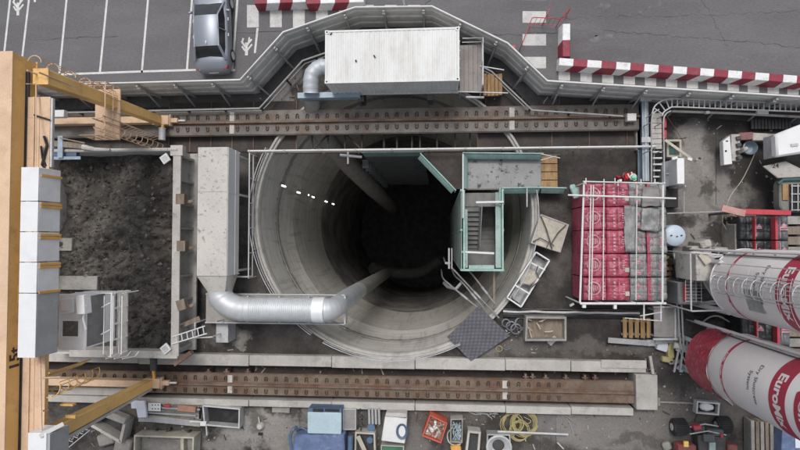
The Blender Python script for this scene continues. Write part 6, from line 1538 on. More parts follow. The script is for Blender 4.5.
# pipes, struts by the silo feet
mb = MB(); mb.beam(P(674, 280, .8), P(693, 300, .8), .1, .1); mb.beam(P(680, 258, 1.0), P(690, 292, .6), .12, .1); mb.beam(P(683, 299, .5), P(694, 300, .5), .2, .1)
solo(mb, 'steel_struts', M['mould'], 'loose grey steel struts leaning at the foot of the upper silo', 'struts')
for k, (pts, r_) in enumerate((([(674, 254), (676, 270), (681, 300), (683, 335), (684, 352)], .04), ([(671, 282), (678, 310), (680, 338), (683, 352)], .03))):
    mb = MB(); mb.path(bez([P(u, v, 1.1) for u, v in pts], 5), r_, 6)
    for u, v in pts[::2]: p = P(u, v, 1.1); mb.tube((p.x, p.y, 0), (p.x, p.y, 1.1), .025)
    solo(mb, 'bent_rail', M['mould'], ['thick bent pipe rail left of the silo feet', 'thin bent pipe rail left of the silo feet'][k], 'railing')
mb = MB()
for k in range(30):
    a = P(rnd.uniform(684, 714), rnd.uniform(306, 320), rnd.uniform(.05, .5)); b_ = a + Vector((rnd.uniform(.2, 1.2), rnd.uniform(-.3, .3), rnd.uniform(-.1, .1))); mb.path([a, (a + b_) / 2 + Vector((0, rnd.uniform(-.15, .15), .05)), b_], .03, 5)
solo(mb, 'hose_tangle', M['black'], 'tangle of dark hoses between the two silos', 'hoses')
mb = MB(); mb.path(bez([P(700, 325, .4), P(708, 318, .5), P(718, 316, .5), P(730, 322, .5)], 5), .04, 6); solo(mb, 'grey_hose', M['mould'], 'single grey hose looping between the silos', 'hose')
mb = MB(); mb.rbox(P(702, 250, 1.0), .9, .4, 0, 1.0, .05); mb.rbox(P(706, 244, 1.2), .5, .35, 0, 1.25, .3); mb.rbox(P(722, 250, .8), .6, .25, 0, .8); solo(mb, 'dusty_pump', M['dirtywhite'], 'dusty pale pump block above the upper silo foot', 'pump', bevel=.05)
mb = MB(); mb.rbox(P(678, 252, .8), .45, .5, 0, .8); mb.rbox(P(683, 262, 1.2), .7, .3, .2, 1.2); solo(mb, 'motor_block', mat('motor_grey', (.13, .125, .12), .7, damt=.5), 'dark grey motor block left of the upper silo foot', 'motor', bevel=.04)

# junk left of the lower silo
rr_ = random.Random(3)
for k, (u, v, w_, l_, m_, lb) in enumerate(((664, 344, .5, .7, 'paper', 'crumpled white sheet beside the lower silo junk'), (671, 350, .3, .8, 'hose', 'yellowish plank in the junk left of the lower silo'), (668, 360, .5, .25, 'hose', 'yellow flat offcut below the junk left of the lower silo'), (652, 343, .4, .3, 'galv', 'small grey tin among the junk'), (676, 362, .6, .2, 'conc', 'grey block at the lower silo banner'))):
    mb = MB(); mb.rbox(P(u, v, .3), w_, l_, .01, .3, rr_.uniform(-.6, .6)); solo(mb, 'yard_scrap', M[m_], lb, 'scrap', bevel=.03)
mb = MB()
for k in range(3): mb.beam(P(681 + 3 * k, 338, .9), P(674 + 6 * k, 372, .6), .07, .07)
mb.beam(P(676, 350, .8), P(688, 352, .8), .06, .06); mb.beam(P(676, 345, .8), P(688, 366, .6), .05, .05); solo(mb, 'trestle', M['galv'], 'grey metal trestle left of the red wrapped silo legs', 'trestle')
mb = MB(); mb.beam(P(655, 341, .4), P(682, 338, .5), .3, .08); mb.beam(P(608, 340, .2), P(660, 344, .2), .25, .1); solo(mb, 'grey_planks', M['mould'], 'grey planks below the orange timber deck', 'planks')
mb = MB(); mb.beam(P(650, 356, .5), P(653, 374, .6), .12, .1); solo(mb, 'leaning_bar', M['conc_lt'], 'pale bar leaning beside the white block at the rail end', 'bar')
mb = MB(); mb.path([P(657, 402, .06), P(690, 403, .06), P(715, 409, .06)], .05, 6); mb.rbox(P(657, 402, .1), .3, .4, 0, .1); solo(mb, 'ground_pipe', M['conc'], 'pale pipe on the ground right of the end block', 'pipe')
# small tray with white thing
t, q, c = skipbox('small_tray', 'small grey open tray under the lower silo', 'tray', [(697, 401), (720, 403), (719, 415.5), (696, 413.5)], .4, M['galv'], th=.07, fill=M['black'], fz=.12)
mb = MB(); mb.prism([tuple(P(u, v, .45).xy) for u, v in ((701, 405), (706, 403), (714, 406), (716, 410), (708, 412), (701, 410))], .14, .42); solo(mb, 'white_bag', M['white'], 'white bag lying in the small grey tray', 'bag', bevel=.08)
mb = MB()
for k in range(7): mb.beam(P(716 + k * 4, 392 - k * 2.2, .1), P(733 + k * 3.6, 405 - k * 2.6, .15), .045, .05)
solo(mb, 'steel_offcuts', M['mould'], 'bundle of grey bars on the ground under the lower silo', 'steel bars')

# ================================================================== RED DUMPER
dm = T('site_dumper', 'red and black wheeled site machine cut by the bottom edge', 'dumper', P(705, 440, 0))
for (u, v) in ((684, 431), (729, 429)):
    p = P(u, v, .9); mb = MB(); s = 1; mb.path([(p.x - .24 * 0 - .33, p.y, .38), (p.x - .25, p.y, .38), (p.x + .25, p.y, .38), (p.x + .33, p.y, .38)], [.30, .36, .36, .30], 28)
    wo = mb.build('wheel', M['black'], dm)
    mb = MB()
    for q_ in range(24):
        a = 6.2832 * q_ / 24; y = p.y + .37 * math.cos(a); z_ = .39 + .37 * math.sin(a); mb.beam((p.x - .26, y, z_), (p.x + .26, y + .02, z_), .05, .04)
    mb.build('tread', M['black'], wo)
    mb = MB(); mb.path([(p.x - .345, p.y, .38), (p.x + .345, p.y, .38)], .17, 16); mb.build('rim', M['galv'], wo)
mb = MB(); mb.box(PX(676, 1.0), PX(694, 1.0), PY(470, 1.0, 684), PY(445, 1.0, 684), .4, 1.0); mb.build('fender', mat('dusty_red', (.26, .05, .05), .75, var=.2, dirt=(.13, .11, .1), damt=.8, dscale=1.5, dlo=.42, dhi=.6), dm, bevel=.06); mb = MB(); mb.box(PX(725, 1.0), PX(735, 1.0), PY(470, 1.0, 730), PY(445, 1.0, 730), .4, 1.0); mb.build('fender', mat('dusty_red', (.26, .05, .05), .75, var=.2, dirt=(.13, .11, .1), damt=.8, dscale=1.5, dlo=.42, dhi=.6), dm, bevel=.06)
mb = MB(); mb.box(PX(696, .9), PX(724, .9), PY(475, .9, 710), PY(436, .9, 710), .3, .85); mb.build('chassis', M['steel_dk'], dm, bevel=.05)
mb = MB(); mb.rbox(P(700, 430, .8), .5, .25, .4, .8, .2); mb.rbox(P(716, 433, .9), .7, .3, .4, .9, 0); mb.rbox(P(709, 438, 1.0), .5, .35, .85, 1.05); mb.build('engine_block', mat('engine', (.09, .1, .1), .6, .3, damt=.5), dm, bevel=.03)
mb = MB(); mb.rbox(P(698, 428, .9), .35, .2, .6, .9, .1); mb.rbox(P(722, 436, .95), .12, .2, .85, .98); mb.build('red_cover', M['red'], dm, bevel=.03)
mb = MB(); mb.path([P(690, 427, .6), P(705, 424, .7), P(722, 427, .6)], .035, 6); mb.path([P(690, 434, .8), P(708, 431, 1), P(726, 435, .8)], .03, 6); mb.build('hydraulic_hose', M['galv'], dm)
mb = MB(); mb.rbox(P(686, 444, 1.05), .2, .25, 1.0, 1.08); mb.build('yellow_cap', M['hivis'], dm)
mb = MB(); mb.box(PX(706, .9), PX(712, .9), PY(450, .9, 709), PY(442, .9, 709), .86, .95); mb.build('bonnet', M['greendk'], dm)
# plank / corrugated sheets + blue tarp lower right
cs = T('sheet_stack', 'weathered grey brown profiled sheets standing under the lower silo', 'sheets', P(765, 440, 0))
for k in range(7):
    mb = MB(); u = 748 + k * 5.0; z = .7; mb.box(PX(u, z), PX(u + 3.6, z), PY(475, z, 760), PY(421 + k * .6, z, 760), .05, z - .02 * k); mb.build('sheet', M['wood_gr'] if k % 2 else M['conc'], cs, bevel=.02)
mb = MB(); mb.prism([tuple(P(u, v, 1.2).xy) for u, v in ((783, 424), (830, 436), (830, 480), (780, 480))], .05, 1.2); solo(mb, 'blue_container_lid', M['bluetarp'], 'blue tarpaulin covered load in the bottom right corner', 'covered load', bevel=.04)
mb = MB(); mb.rbox(P(799, 443, 1.25), .3, .45, 1.205, 1.25); solo(mb, 'white_card', M['paper'], 'white sheet on the blue load in the corner', 'sheet')
mb = MB(); mb.rbox(P(668, 447, .3), .4, .4, 0, .3, .4); solo(mb, 'grey_lump', M['conc'], 'grey rubble lump left of the red site machine', 'rubble', bevel=.08)

# ================================================================== BOTTOM YARD
def rimbox(name, label, cat, pts, z, m, fill, fz=.2, th=.07, group=None): return skipbox(name, label, cat, pts, z, m, th=th, fill=fill, fz=fz, group=group)
rimbox('precast_box', 'hollow pale concrete box with wide opening under the crane leg', 'concrete box', [(86, 424), (104, 413), (126, 422), (121, 444)], .8, M['conc_lt'], M['steel_dk'], .15, .14)
mb = MB(); mb.beam(P(104, 411, .7), P(128, 420, .7), .35, .5); solo(mb, 'concrete_slab', M['conc'], 'grey slab along the upper side of the hollow concrete box', 'slab', bevel=.04)
mb = MB(); 
for k in range(5): mb.tube(P(62 + 5 * k, 444 - 4 * k, .4), P(68 + 5 * k, 446 - 4 * k, .4), .02); 
mb.tube(P(62, 444, .4), P(86, 425, .4), .025); mb.tube(P(68, 448, .4), P(90, 430, .4), .025); mb.path([P(62 + 2.6 * k, (444 if k % 2 else 448) - 2 * k, .4) for k in range(10)], .018, 5)
solo(mb, 'lattice_piece', M['galv'], 'short galvanised lattice girder under the yellow leg', 'lattice')
rimbox('wide_bin', 'wide pale open bin with dust inside at the bottom left', 'bin', [(134, 435), (194, 437), (193, 465), (133, 465)], .8, M['cream'], M['conc'], .3, .08)
mb = MB(); mb.box(PX(183, .7), PX(186, .7), PY(460, .7, 184), PY(438, .7, 184), .3, .7); solo(mb, 'bin_divider', M['cream'], 'thin divider standing in the wide pale bin', 'divider')
mb = MB()
for k in range(14): c_ = P(rnd.uniform(148, 192), rnd.uniform(431, 436), .2); mb.rbox(c_, rnd.uniform(.1, .4), rnd.uniform(.08, .2), .01, rnd.uniform(.1, .35), rnd.uniform(-1, 1))
solo(mb, 'scrap_row', M['steel_dk'], 'row of dark scrap along the back of the wide pale bin', 'scrap', kind='stuff')
mb = MB(); mb.rbox(P(105, 440, .4), .9, .6, 0, .4, .3); mb.rbox(P(122, 447, .5), .9, .8, 0, .5, -.2); solo(mb, 'rubble_blocks', M['conc'], 'dusty grey blocks between the hollow box and the wide bin', 'rubble', bevel=.08)
mb = MB(); z = .3; mb.prism([tuple(P(u, v, z).xy) for u, v in ((132, 438), (158, 440), (158, 450), (132, 450))], z, z + .05)
# material rack
rk = T('material_rack', 'low rack holding bundled timbers, tubes and a holed plate', 'rack', P(163, 411, 0))
mb = MB(); mb.box(PX(140, .3), PX(200, .3), PY(423, .3, 170), PY(403, .3, 170), .15, .22); mb.build('frame', M['galv'], rk)
mb = MB(); mb.rbox(P(172, 421, .5), 2.9, .3, .23, .5, -.07); mb.build('steel_tray', M['mould'], rk)
for k in range(6):
    mb = MB(); mb.beam(P(141, 404 + 2.7 * k, .5), P(202 - k * 2, 406.5 + 3 * k, .45), .06 + .02 * (k % 2), .06); solo(mb, 'rack_bar', (M['wood_gr'], M['mould'])[k % 2], ['first bar from the top', 'second bar from the top', 'third bar from the top', 'fourth bar from the top', 'fifth bar from the top', 'sixth bar from the top'][k] + ' on the material rack by the lower rail', 'bar', 'bars on the material rack')
mb = MB(); mb.beam(P(178, 407.5, .6), P(196, 409.5, .58), .3, .12); solo(mb, 'timber_bundle', mat('reddish_timber', (.3, .17, .12), .8, var=.2, damt=.5), 'short reddish timber bundle on the material rack', 'timber', bevel=.01)
t = T('holed_plate', 'small white plate with two rows of holes on the material rack', 'plate', P(156, 407, .55))
mb = MB(); mb.box(PX(150.5, .6), PX(163, .6), PY(411, .6, 156), PY(403, .6, 156), .58, .62); mb.build('plate', M['white'], t)
mb = MB()
for i in range(4):
    for j in range(2): mb.cyl(P(152.5 + i * 2.9, 405 + j * 3.8, .62), .035, .621, .626, 8)
mb.build('holes', M['black'], t)
mb = MB(); mb.rbox(P(167, 406, .6), .3, .16, .5, .62); solo(mb, 'red_bundle', M['red'], 'small red bundle right of the holed plate', 'bundle', bevel=.02)
mb = MB(); mb.prism([tuple(P(u, v, .8).xy) for u, v in ((130, 401), (144, 401), (146, 418), (137, 418), (135.5, 409), (130.5, 409))], .6, .75); solo(mb, 'white_cover', M['paper'], 'white L shaped sheet over the left end of the material rack', 'sheet', bevel=.02)
rimbox('open_tank', 'shallow grey open tank with black inside beneath the lower rail', 'tank', [(202, 405), (240, 408.5), (239.5, 428.5), (204, 425.5)], .6, M['galv'], M['black'], .12, .07)
mb = MB(); mb.path([P(190, 421.5, .6), P(206, 422, .6), P(207, 435, .2)], .045, 6); mb.rbox(P(203, 424, .65), .3, .2, .55, .65); solo(mb, 'white_tap_pipe', M['white'], 'white pipe and tap at the left corner of the shallow open tank', 'pipe')
mb = MB(); mb.beam(P(185, 430, .02), P(203, 424, .1), .03, .02); solo(mb, 'thin_rod', M['rust'], 'thin rod left of the white tap pipe', 'rod')
mb = MB(); 
vs = []
for k in range(14): a = 6.283 * k / 14; vs.append((.16 * math.cos(a) * (1 + .15 * math.sin(3 * a)), .22 * math.sin(a)))
c_ = P(259.5, 427, .2); mb.lathe(c_, [(.20, .01), (.19, .12), (.12, .22), (.01, .25)], 14); mb.path([P(259.5, 423, .15), P(258.5, 417, .05)], .04, 6); solo(mb, 'cement_mound', M['conc_lt'], 'small pale cement lump with dark splash on the slab', 'lump')
mb = MB(); mb.rbox(P(260.5, 434, .06), .22, .12, .01, .1); solo(mb, 'dark_drain', M['black'], 'tiny dark drain hole below the pale cement lump', 'drain')
mb = MB(); mb.rbox(P(281, 409, .1), .9, .35, .01, .12, -.02); solo(mb, 'worn_plate', M['conc'], 'worn grey plate set on the slab left of the blue cabinet', 'plate')
# blue cabinet
bc = T('blue_generator', 'generator box with pale blue lid and dark blue frame', 'generator', P(326, 424, 0))
z = 1.15; mb = MB(); mb.box(PX(308.5, z), PX(342, z), PY(434, z, 325), PY(412.5, z, 325), z - .06, z); mb.build('lid', M['bluebox'], bc, bevel=.03)
mb = MB(); mb.box(PX(309, 1.1), PX(342, 1.1), PY(433, 1.1, 325), PY(408.5, 1.1, 325), .1, z - .065); mb.build('body', M['blue'], bc, bevel=.02)
mb = MB(); mb.rbox(P(318, 410.5, 1.15), .5, .14, z - .06, z); mb.rbox(P(332, 410.5, 1.15), .7, .12, z - .06, z - .02); mb.build('controls', M['black'], bc)
slab('blue_tarpaulin', 'creased dark blue tarpaulin over a load at the bottom edge', 'tarpaulin', ((294, 435), (344, 434), (346, 480), (289, 480)), .02, 1.1, M['bluetarp'], bevel=.08)
mb = MB(); mb.path(bez([P(292, 450, 1.0), P(290, 438, 1.05), P(293, 430, 1.1), P(297, 427, .9)], 5), .08, 8); mb.path(bez([P(296, 431, .5), P(302, 428, .5), P(308, 431, .5)], 5), .05, 8); solo(mb, 'blue_hose', M['blue'], 'thick blue hose bending up left of the tarpaulin', 'hose')
mb = MB(); mb.path([P(350.5, 436, 1.0), P(350, 462, 1.0)], .13, 10); solo(mb, 'blue_pipe', M['blue'], 'vertical blue pipe right of the tarpaulin', 'pipe')
# trolleys and bits right of the generator
rimbox('grey_trolley', 'small grey trolley with flat box beside the generator', 'trolley', [(343, 409), (356, 409), (356, 430), (343, 430)], .6, M['galv'], M['deckgr'], .55, .04)
mb = MB()
for k in range(9): a = P(rnd.uniform(357, 363), rnd.uniform(408, 432), .3); mb.path([a, a + Vector((rnd.uniform(-.2, .3), rnd.uniform(-.4, .4), .3))], .03, 5)
solo(mb, 'clamp_pile', M['steel_dk'], 'dark clamps heaped between trolley and grey tubes', 'clamps')
for k in range(4):
    mb = MB(); mb.tube(P(369 + 3.3 * k, 408, .4), P(369.5 + 3.3 * k, 424, .4), .065, 10); solo(mb, 'grey_tube', M['mould'], ['leftmost', 'second', 'third', 'rightmost'][k] + ' of four grey tubes lying side by side under the lower rail', 'tube', 'four grey tubes')
t, q, c = rimbox('frame_crate', 'pale framed crate with diagonal plank at the bottom edge', 'crate', [(355, 432), (375, 433), (376, 462), (354, 462)], .7, M['cream'], M['steel_dk'], .15, .08)
mb = MB(); mb.beam(P(358, 436, .75), P(368, 458, .75), .2, .05); solo(mb, 'crate_plank', M['cream'], 'diagonal plank lying across the pale framed crate', 'plank')
mb = MB(); mb.cyl(P(371, 428, .5), .2, .02, .5, 14); mb.cyl(P(370, 440, .8), .15, .3, .85, 12); solo(mb, 'blue_canisters', M['blue'], 'two dark blue canisters by the pale framed crate', 'canister')
wb = T('white_case', 'large white lidded case with a black cable coil on it', 'case', P(394, 428, 0))
mb = MB(); z = .9; mb.prism([tuple(P(u, v, z).xy) for u, v in ((385, 416), (407, 418.5), (405, 444), (381, 441))], .05, z); mb.build('box', M['white'], wb, bevel=.04)
mb = MB(); mb.prism([tuple(P(u, v, z + .1).xy) for u, v in ((386, 413), (407, 413.5), (406.5, 418), (385, 416.5))], .3, z + .06); mb.build('lid', M['dirtywhite'], wb, bevel=.02)
mb = MB(); c_ = P(402, 431, z)
for k in range(4): mb.path([(c_.x + (.18 + .03 * k) * math.cos(6.283 * i / 20), c_.y + (.28 + .03 * k) * math.sin(6.283 * i / 20), z + .03 + .02 * k) for i in range(20)], .015, 5, True)
solo(mb, 'cable_ring', M['blue'], 'dark blue cable coil on the white case', 'cable')
rimbox('green_tray', 'low grey tray with green cloth at the bottom edge', 'tray', [(381, 445), (404, 446), (404, 470), (380, 470)], .6, M['conc_lt'], mat('green_cloth', (.06, .16, .1), .8, damt=.5), .5, .05)
# red bin
t, q, c = rimbox('red_bin', 'red open bin full of rubbish and tools', 'bin', [(430, 414.5), (447.5, 423.5), (441, 443.5), (422, 436)], .9, mat('bin_red', (.48, .09, .055), .55, var=.12, dirt=(.25, .1, .07), damt=.3), mat('rubbish', (.22, .12, .09), .9, var=.5, scale=6, dirt=(.5, .48, .45), damt=.8, dscale=4, dlo=.5, dhi=.55), .62, .06)
mb = MB(); 
for k in range(26):
    u_, v_ = rnd.uniform(.15, .85), rnd.uniform(.15, .85); p = q[0].lerp(q[1], u_).lerp(q[3].lerp(q[2], u_), v_); mb.rbox(p, rnd.uniform(.08, .25), rnd.uniform(.05, .16), .62, .62 + rnd.uniform(.05, .22), rnd.uniform(0, 3), mi=k % 3)
solo(mb, 'bin_rubbish', [M['white'], M['cream'], mat('rubbish_brown', (.25, .1, .07), .8, damt=.3)], 'white, cream and brown rubbish heaped in the red bin', 'rubbish', kind='stuff', bevel=.01)
# grey bin with cables
t, q, c = rimbox('cable_bin', 'grey rectangular bin full of pale blue cable', 'bin', [(450.5, 419), (463, 418.5), (462.5, 443), (450, 442.5)], .7, M['conc'], M['steel_dk'], .3, .06)
for nm_, m_, n_, seed_ in (('cable_tangle', mat('pale_blue_cable', (.33, .42, .46), .6, damt=.3), 14, 4),):
    r4 = random.Random(seed_); mb = MB()
    for k in range(n_): mb.path(bez([P(r4.uniform(452, 461), r4.uniform(421, 441), r4.uniform(.35, .75)) for _ in range(4)], 5), .022, 5)
    solo(mb, nm_, m_, 'tangle of pale blue cable filling the grey bin', 'cable')
mb = MB(); mb.path(bez([P(452, 428, .6), P(447.5, 434, .3), P(449, 442, .3), P(455, 445, .3), P(461, 443.5, .4)], 6), .03, 6); solo(mb, 'white_hose', M['white'], 'white hose hanging round the lower end of the cable bin', 'hose')
mb = MB(); mb.rbox(P(456, 449, .4), .5, .35, .01, .4, .2); solo(mb, 'orange_box', M['orange'], 'orange yellow box below the cable bin at the photo edge', 'box', bevel=.04)
t, q, c = rimbox('hollow_frame', 'tall pale rectangular frame with dark inside', 'frame', [(468, 430.5), (481, 432), (478.5, 464), (464, 464)], .7, M['conc_lt'], M['steel_dk'], .1, .1)
# hose basket
t, q, c = rimbox('hose_crate', 'pale crate holding a grey corrugated hose coil', 'crate', [(487, 434), (510, 434.5), (513, 462), (486, 462)], .6, M['mould'], M['steel_dk'], .15, .06)
mb = MB(); c_ = P(499, 447.5, .6)
for k in range(6):
    rr = .34 + .045 * k; pts = [(c_.x + rr * math.cos(6.283 * i / 60), c_.y + rr * .95 * math.sin(6.283 * i / 60), .3 + .06 * k) for i in range(60)]
    mb.path(pts, [.05 + .008 * (i % 2) for i in range(60)], 7, True)
solo(mb, 'corrugated_hose', M['galv'], 'grey corrugated hose coiled in the pale crate', 'hose')
# yellow hose coils
def coil(name, label, u, v, r0, r1, n, h, m, tilt=0):
    mb = MB(); c_ = P(u, v, .1); pts = []
    tot = n * 26; r3 = random.Random(int(u))
    for i in range(tot): f_ = i / tot; a = 6.2832 * i / 26; rr = r0 + (r1 - r0) * ((f_ * 3.7) % 1) + r3.uniform(-.008, .008); pts.append((c_.x + rr * math.cos(a) + .04 * math.sin(f_ * 9), c_.y + rr * math.sin(a) + .04 * math.cos(f_ * 7), .03 + h * f_ + .02 * math.sin(a * 3)))
    mb.path(pts, .018, 5); solo(mb, name, M[m], label, 'hose')
coil('yellow_hose_coil', 'large upper coil of yellow hose on the ground under the lower rail', 524, 422.5, .48, .66, 11, .22, 'hose')
coil('yellow_hose_coil', 'smaller yellow hose coil peeping out left of the large one', 512, 424, .4, .55, 5, .08, 'hose')
coil('yellow_hose_coil', 'loose yellow hose loops under the grey pipe below the large coil', 519, 431, .42, .5, 4, .05, 'hose')
mb = MB(); mb.path(bez([P(516, 424, .1), P(520, 419, .15), P(526, 424, .15), P(531, 421, .12), P(524, 417, .1)], 6), .016, 5); solo(mb, 'hose_end_loop', M['hose'], 'loose end of yellow hose crossing inside the large coil', 'hose')
mb = MB(); mb.tube(P(497.5, 431.5, .3), P(568, 434.5, .3), .055, 10); solo(mb, 'long_grey_pipe', M['galv'], 'long straight grey pipe lying over the yellow hose', 'pipe')
for k, pts in enumerate((((547, 411), (560, 414), (569, 422), (573, 433)), ((553, 411), (566, 416), (577, 425)), ((557, 418), (557, 428), (557, 438)), ((540, 413), (556, 412), (565, 420)))):
    mb = MB(); mb.path(bez([P(u, v, .08) for u, v in pts], 5), .015, 5); solo(mb, 'thin_hose', M['mould'], ['longest thin grey hose curving right of the yellow coil', 'thin grey hose reaching furthest right of the coil', 'short straight thin grey hose crossing the long pipe', 'thin grey hose nearest the lower rail wall'][k], 'hose')
mb = MB()
for k in range(16): a = P(rnd.uniform(472, 492), rnd.uniform(411, 416), .1); mb.path([a, a + Vector((rnd.uniform(-.5, .5), rnd.uniform(-.15, .15), .05))], .02, 5)
solo(mb, 'bar_scatter', M['mould'], 'scattered grey bars left of the yellow hose coil', 'bars', kind='stuff')
mb = MB(); mb.rbox(P(593, 412, .15), .45, .28, .01, .15); solo(mb, 'yellow_pad', mat('yellow_foam', (.5, .47, .2), .8, damt=.3), 'small pale yellow pad below the lower rail', 'pad', bevel=.02)
mb = MB(); mb.rbox(P(545, 424, .02), 1.2, 1.1, .005, .03); solo(mb, 'grey_sheet', mat('sheet_on_ground', (.15, .14, .14), .8, damt=.5), 'flat grey sheet on the ground right of the yellow hose', 'sheet')

# ================================================================== PERSON
def person():
    p = P(619.5, 178, 0); ang = rad(205)
    t = T('person', 'person in red work suit and mint green helmet behind the pallets', 'person', (p.x, p.y, 0), ang)
    J = {'pel': (0, 0, .92), 'wa': (0, .02, 1.08), 'ch': (0, .07, 1.32), 'nk': (0, .12, 1.48), 'hd': (0, .15, 1.56),
         'shl': (-.19, .09, 1.42), 'ell': (-.27, .24, 1.2), 'wrl': (-.2, .44, 1.14), 'shr': (.19, .09, 1.42), 'elr': (.29, .2, 1.18), 'wrr': (.22, .42, 1.10),
         'hpl': (-.1, 0, .88), 'knl': (-.12, .1, .5), 'anl': (-.12, -.02, .1), 'tol': (-.13, .14, .05), 'hpr': (.1, 0, .88), 'knr': (.12, .02, .5), 'anr': (.13, -.14, .1), 'tor': (.14, .02, .05)}
    E_ = [('pel', 'wa'), ('wa', 'ch'), ('ch', 'nk'), ('nk', 'hd'), ('ch', 'shl'), ('shl', 'ell'), ('ell', 'wrl'), ('ch', 'shr'), ('shr', 'elr'), ('elr', 'wrr'), ('pel', 'hpl'), ('hpl', 'knl'), ('knl', 'anl'), ('anl', 'tol'), ('pel', 'hpr'), ('hpr', 'knr'), ('knr', 'anr'), ('anr', 'tor')]
    Rr = {'pel': .16, 'wa': .15, 'ch': .17, 'nk': .07, 'hd': .06, 'shl': .085, 'ell': .06, 'wrl': .042, 'shr': .085, 'elr': .06, 'wrr': .042, 'hpl': .1, 'knl': .075, 'anl': .055, 'tol': .045, 'hpr': .1, 'knr': .075, 'anr': .055, 'tor': .045}
    names = list(J)
    me = bpy.data.meshes.new('body'); me.from_pydata([J[n] for n in names], [(names.index(a), names.index(b_)) for a, b_ in E_], [])
    me.materials.append(M['person_red'])
    o = bpy.data.objects.new('body', me); COL.objects.link(o); o.parent = t
    sk = o.modifiers.new('skin', 'SKIN'); 
    import bmesh
    bm = bmesh.new(); bm.from_mesh(me); ly = bm.verts.layers.skin.verify()
    for v, n in zip(bm.verts, names): v[ly].radius = (Rr[n], Rr[n]); v[ly].use_root = (n == 'pel')
    bm.to_mesh(me); bm.free()
    sb = o.modifiers.new('sub', 'SUBSURF'); sb.levels = 1; sb.render_levels = 1
    # head
    hd = MB(True); cx_, cy_, cz = 0, .17, 1.66
    prof = [(.01, -.12), (.05, -.115), (.07, -.07), (.078, 0), (.078, .05), (.06, .1), (.02, .125)]
    vs = []; n = 16
    for r_, z_ in prof:
        for k in range(n): a = 6.2832 * k / n; vs.append((cx_ + r_ * math.cos(a), cy_ + r_ * 1.15 * math.sin(a), cz + z_))
    hd.add(vs, [(j * n + k, j * n + (k + 1) % n, (j + 1) * n + (k + 1) % n, (j + 1) * n + k) for j in range(len(prof) - 1) for k in range(n)])
    hd.hexa([(-.012, .25, 1.62), (.012, .25, 1.62), (.012, .25, 1.63), (-.012, .25, 1.63)], [(-.008, .285, 1.625), (.008, .285, 1.625), (.006, .26, 1.67), (-.006, .26, 1.67)])
    for s in (-1, 1): hd.rbox((s * .082, .16), .02, .05, 1.62, 1.69)
    h = hd.build('head', M['skin'], t)
    ey = MB(True)
    for s in (-1, 1): ey.rbox((s * .03, .255), .022, .012, 1.665, 1.675)
    ey.rbox((0, .25), .045, .012, 1.595, 1.602); ey.build('face_features', M['ink'], h)
    hm = MB(True); hm.lathe((0, .165), [(.155, 1.70), (.152, 1.712), (.125, 1.72), (.12, 1.77), (.095, 1.82), (.05, 1.845), (.005, 1.85)], 28); hm.rbox((0, .31), .14, .08, 1.70, 1.712); hm.rbox((0, .165), .03, .2, 1.845, 1.862); hm.build('helmet', M['helmet'], t)
    for s, w_ in ((-1, 'wrl'), (1, 'wrr')):
        q = Vector(J[w_]); mb = MB(True); mb.beam(q, q + Vector((0, .09, -.01)), .085, .035, w2=.09)
        for k in range(4):
            b0 = q + Vector((-.032 + .021 * k, .09, -.01)); ln = (.062, .072, .068, .052)[k]; mb.path([b0, b0 + Vector((0, ln * .5, -.008)), b0 + Vector((0, ln * .8, -.03))], [.0095, .009, .008], 6)
        b0 = q + Vector((-s * .042, .03, -.005)); mb.path([b0, b0 + Vector((-s * .025, .03, -.01)), b0 + Vector((-s * .03, .06, -.02))], [.011, .010, .009], 6)
        mb.build('glove', M['hivis'], t)
    mb = MB(True); mb.lathe((0, .0), [(.172, .98), (.176, 1.0), (.176, 1.05), (.172, 1.07)], 20)
    for s in (-1, 1): mb.rbox((s * .09, .085), .05, .33, 1.49, 1.50)
    mb.build('reflective_band', mat('reflective', (.6, .6, .55), .5, damt=.1), t)
    for s, a_ in ((-1, 'tol'), (1, 'tor')):
        q = Vector(J[a_]); mb = MB(True); mb.rbox((q.x, q.y - .02), .1, .28, .0, .1); mb.build('boot', M['black'], t, bevel=.03)
person()

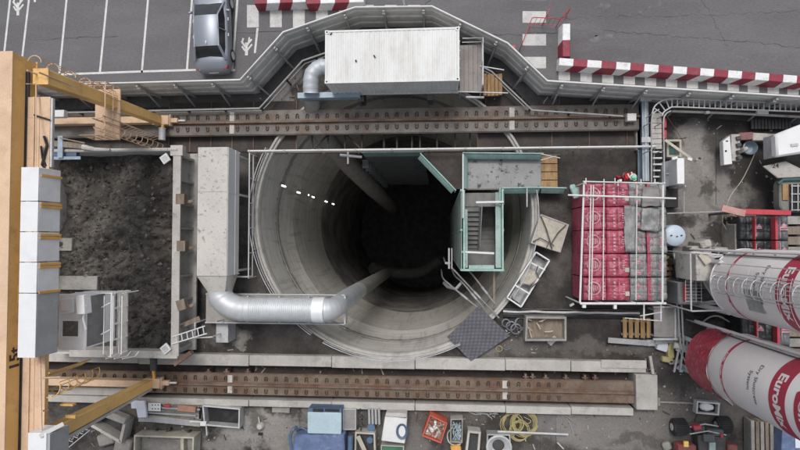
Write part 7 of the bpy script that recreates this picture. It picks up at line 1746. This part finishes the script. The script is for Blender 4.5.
# ================================================================== SCATTERED DEBRIS
mb = MB(); r5 = random.Random(11)
for (u0, u1, v0, v1, n_) in ((60, 290, 412, 448, 150), (345, 620, 410, 448, 190), (620, 745, 380, 425, 110), (600, 700, 340, 378, 110), (690, 770, 215, 250, 60), (500, 560, 310, 355, 60), (175, 250, 325, 350, 40), (668, 775, 118, 205, 80), (255, 300, 60, 104, 50), (490, 560, 92, 104, 40), (200, 640, 366, 375, 120), (200, 640, 398, 404, 90)):
    for _ in range(n_):
        u, v = r5.uniform(u0, u1), r5.uniform(v0, v1); p = P(u, v, 0); zz_ = -.5 if (TX0 < p.x < TX1 and TY0 < p.y < TY1) else 0
        if (p.xy - SC.xy).length < R0 + .4: continue
        s_ = .015 + .07 * r5.random() ** 3
        if r5.random() < .25: mb.rbox(p, s_ * 5, s_ * .7, zz_ + .004, zz_ + s_ * .8, r5.uniform(0, 3.1), mi=r5.randrange(4))
        else: mb.rbox(p, s_ * 1.6, s_, zz_ + .004, zz_ + s_, r5.uniform(0, 3.1), mi=r5.randrange(4), taper=.6)
solo(mb, 'debris', [M['conc_lt'], M['steel_dk'], M['wood_gr'], M['dirtywhite']], 'small stones, chips and offcuts scattered over the yard', 'debris', kind='stuff', smooth=False)

def film(label, pts, z, m):
    mb = MB(); q = [P(u, v, z) for u, v in pts]; n = 14; vs = []
    for j in range(n + 1):
        for i in range(n + 1):
            u, v = i / n, j / n; p = q[0] * (1 - u) * (1 - v) + q[1] * u * (1 - v) + q[2] * u * v + q[3] * (1 - u) * v
            p.x += .05 * noise.noise(p * 3); p.y += .05 * noise.noise(p * 3 + Vector((5, 0, 0)))
            p.z += .09 * noise.noise(Vector((p.x * 2.2, p.y * 2.2, 0))) + .03 * noise.noise(Vector((p.x * 9, p.y * 9, 0))); vs.append(p)
    mb.add(vs, [(j * (n + 1) + i, j * (n + 1) + i + 1, (j + 1) * (n + 1) + i + 1, (j + 1) * (n + 1) + i) for j in range(n) for i in range(n)])
    o = solo(mb, 'plastic_film', m, label, 'film', 'loose film sheets on the pallets'); sm = o.modifiers.new('thick', 'SOLIDIFY'); sm.thickness = .006
film('dark grey film sheet crumpled over the top right corner of the pallet stack', ((643, 187), (660, 187), (660, 206), (642, 207)), 2.32, M['deckgr'])
film('grey striped film sheet sagging over the second grey pallet', ((642, 208), (661, 209), (660, 232), (641, 230)), 2.3, M['wrapgrey'])
film('pale film strip lying between the two grey columns of pallets', ((624, 205), (637, 206), (638, 250), (625, 252)), 2.34, M['wrapgrey'])
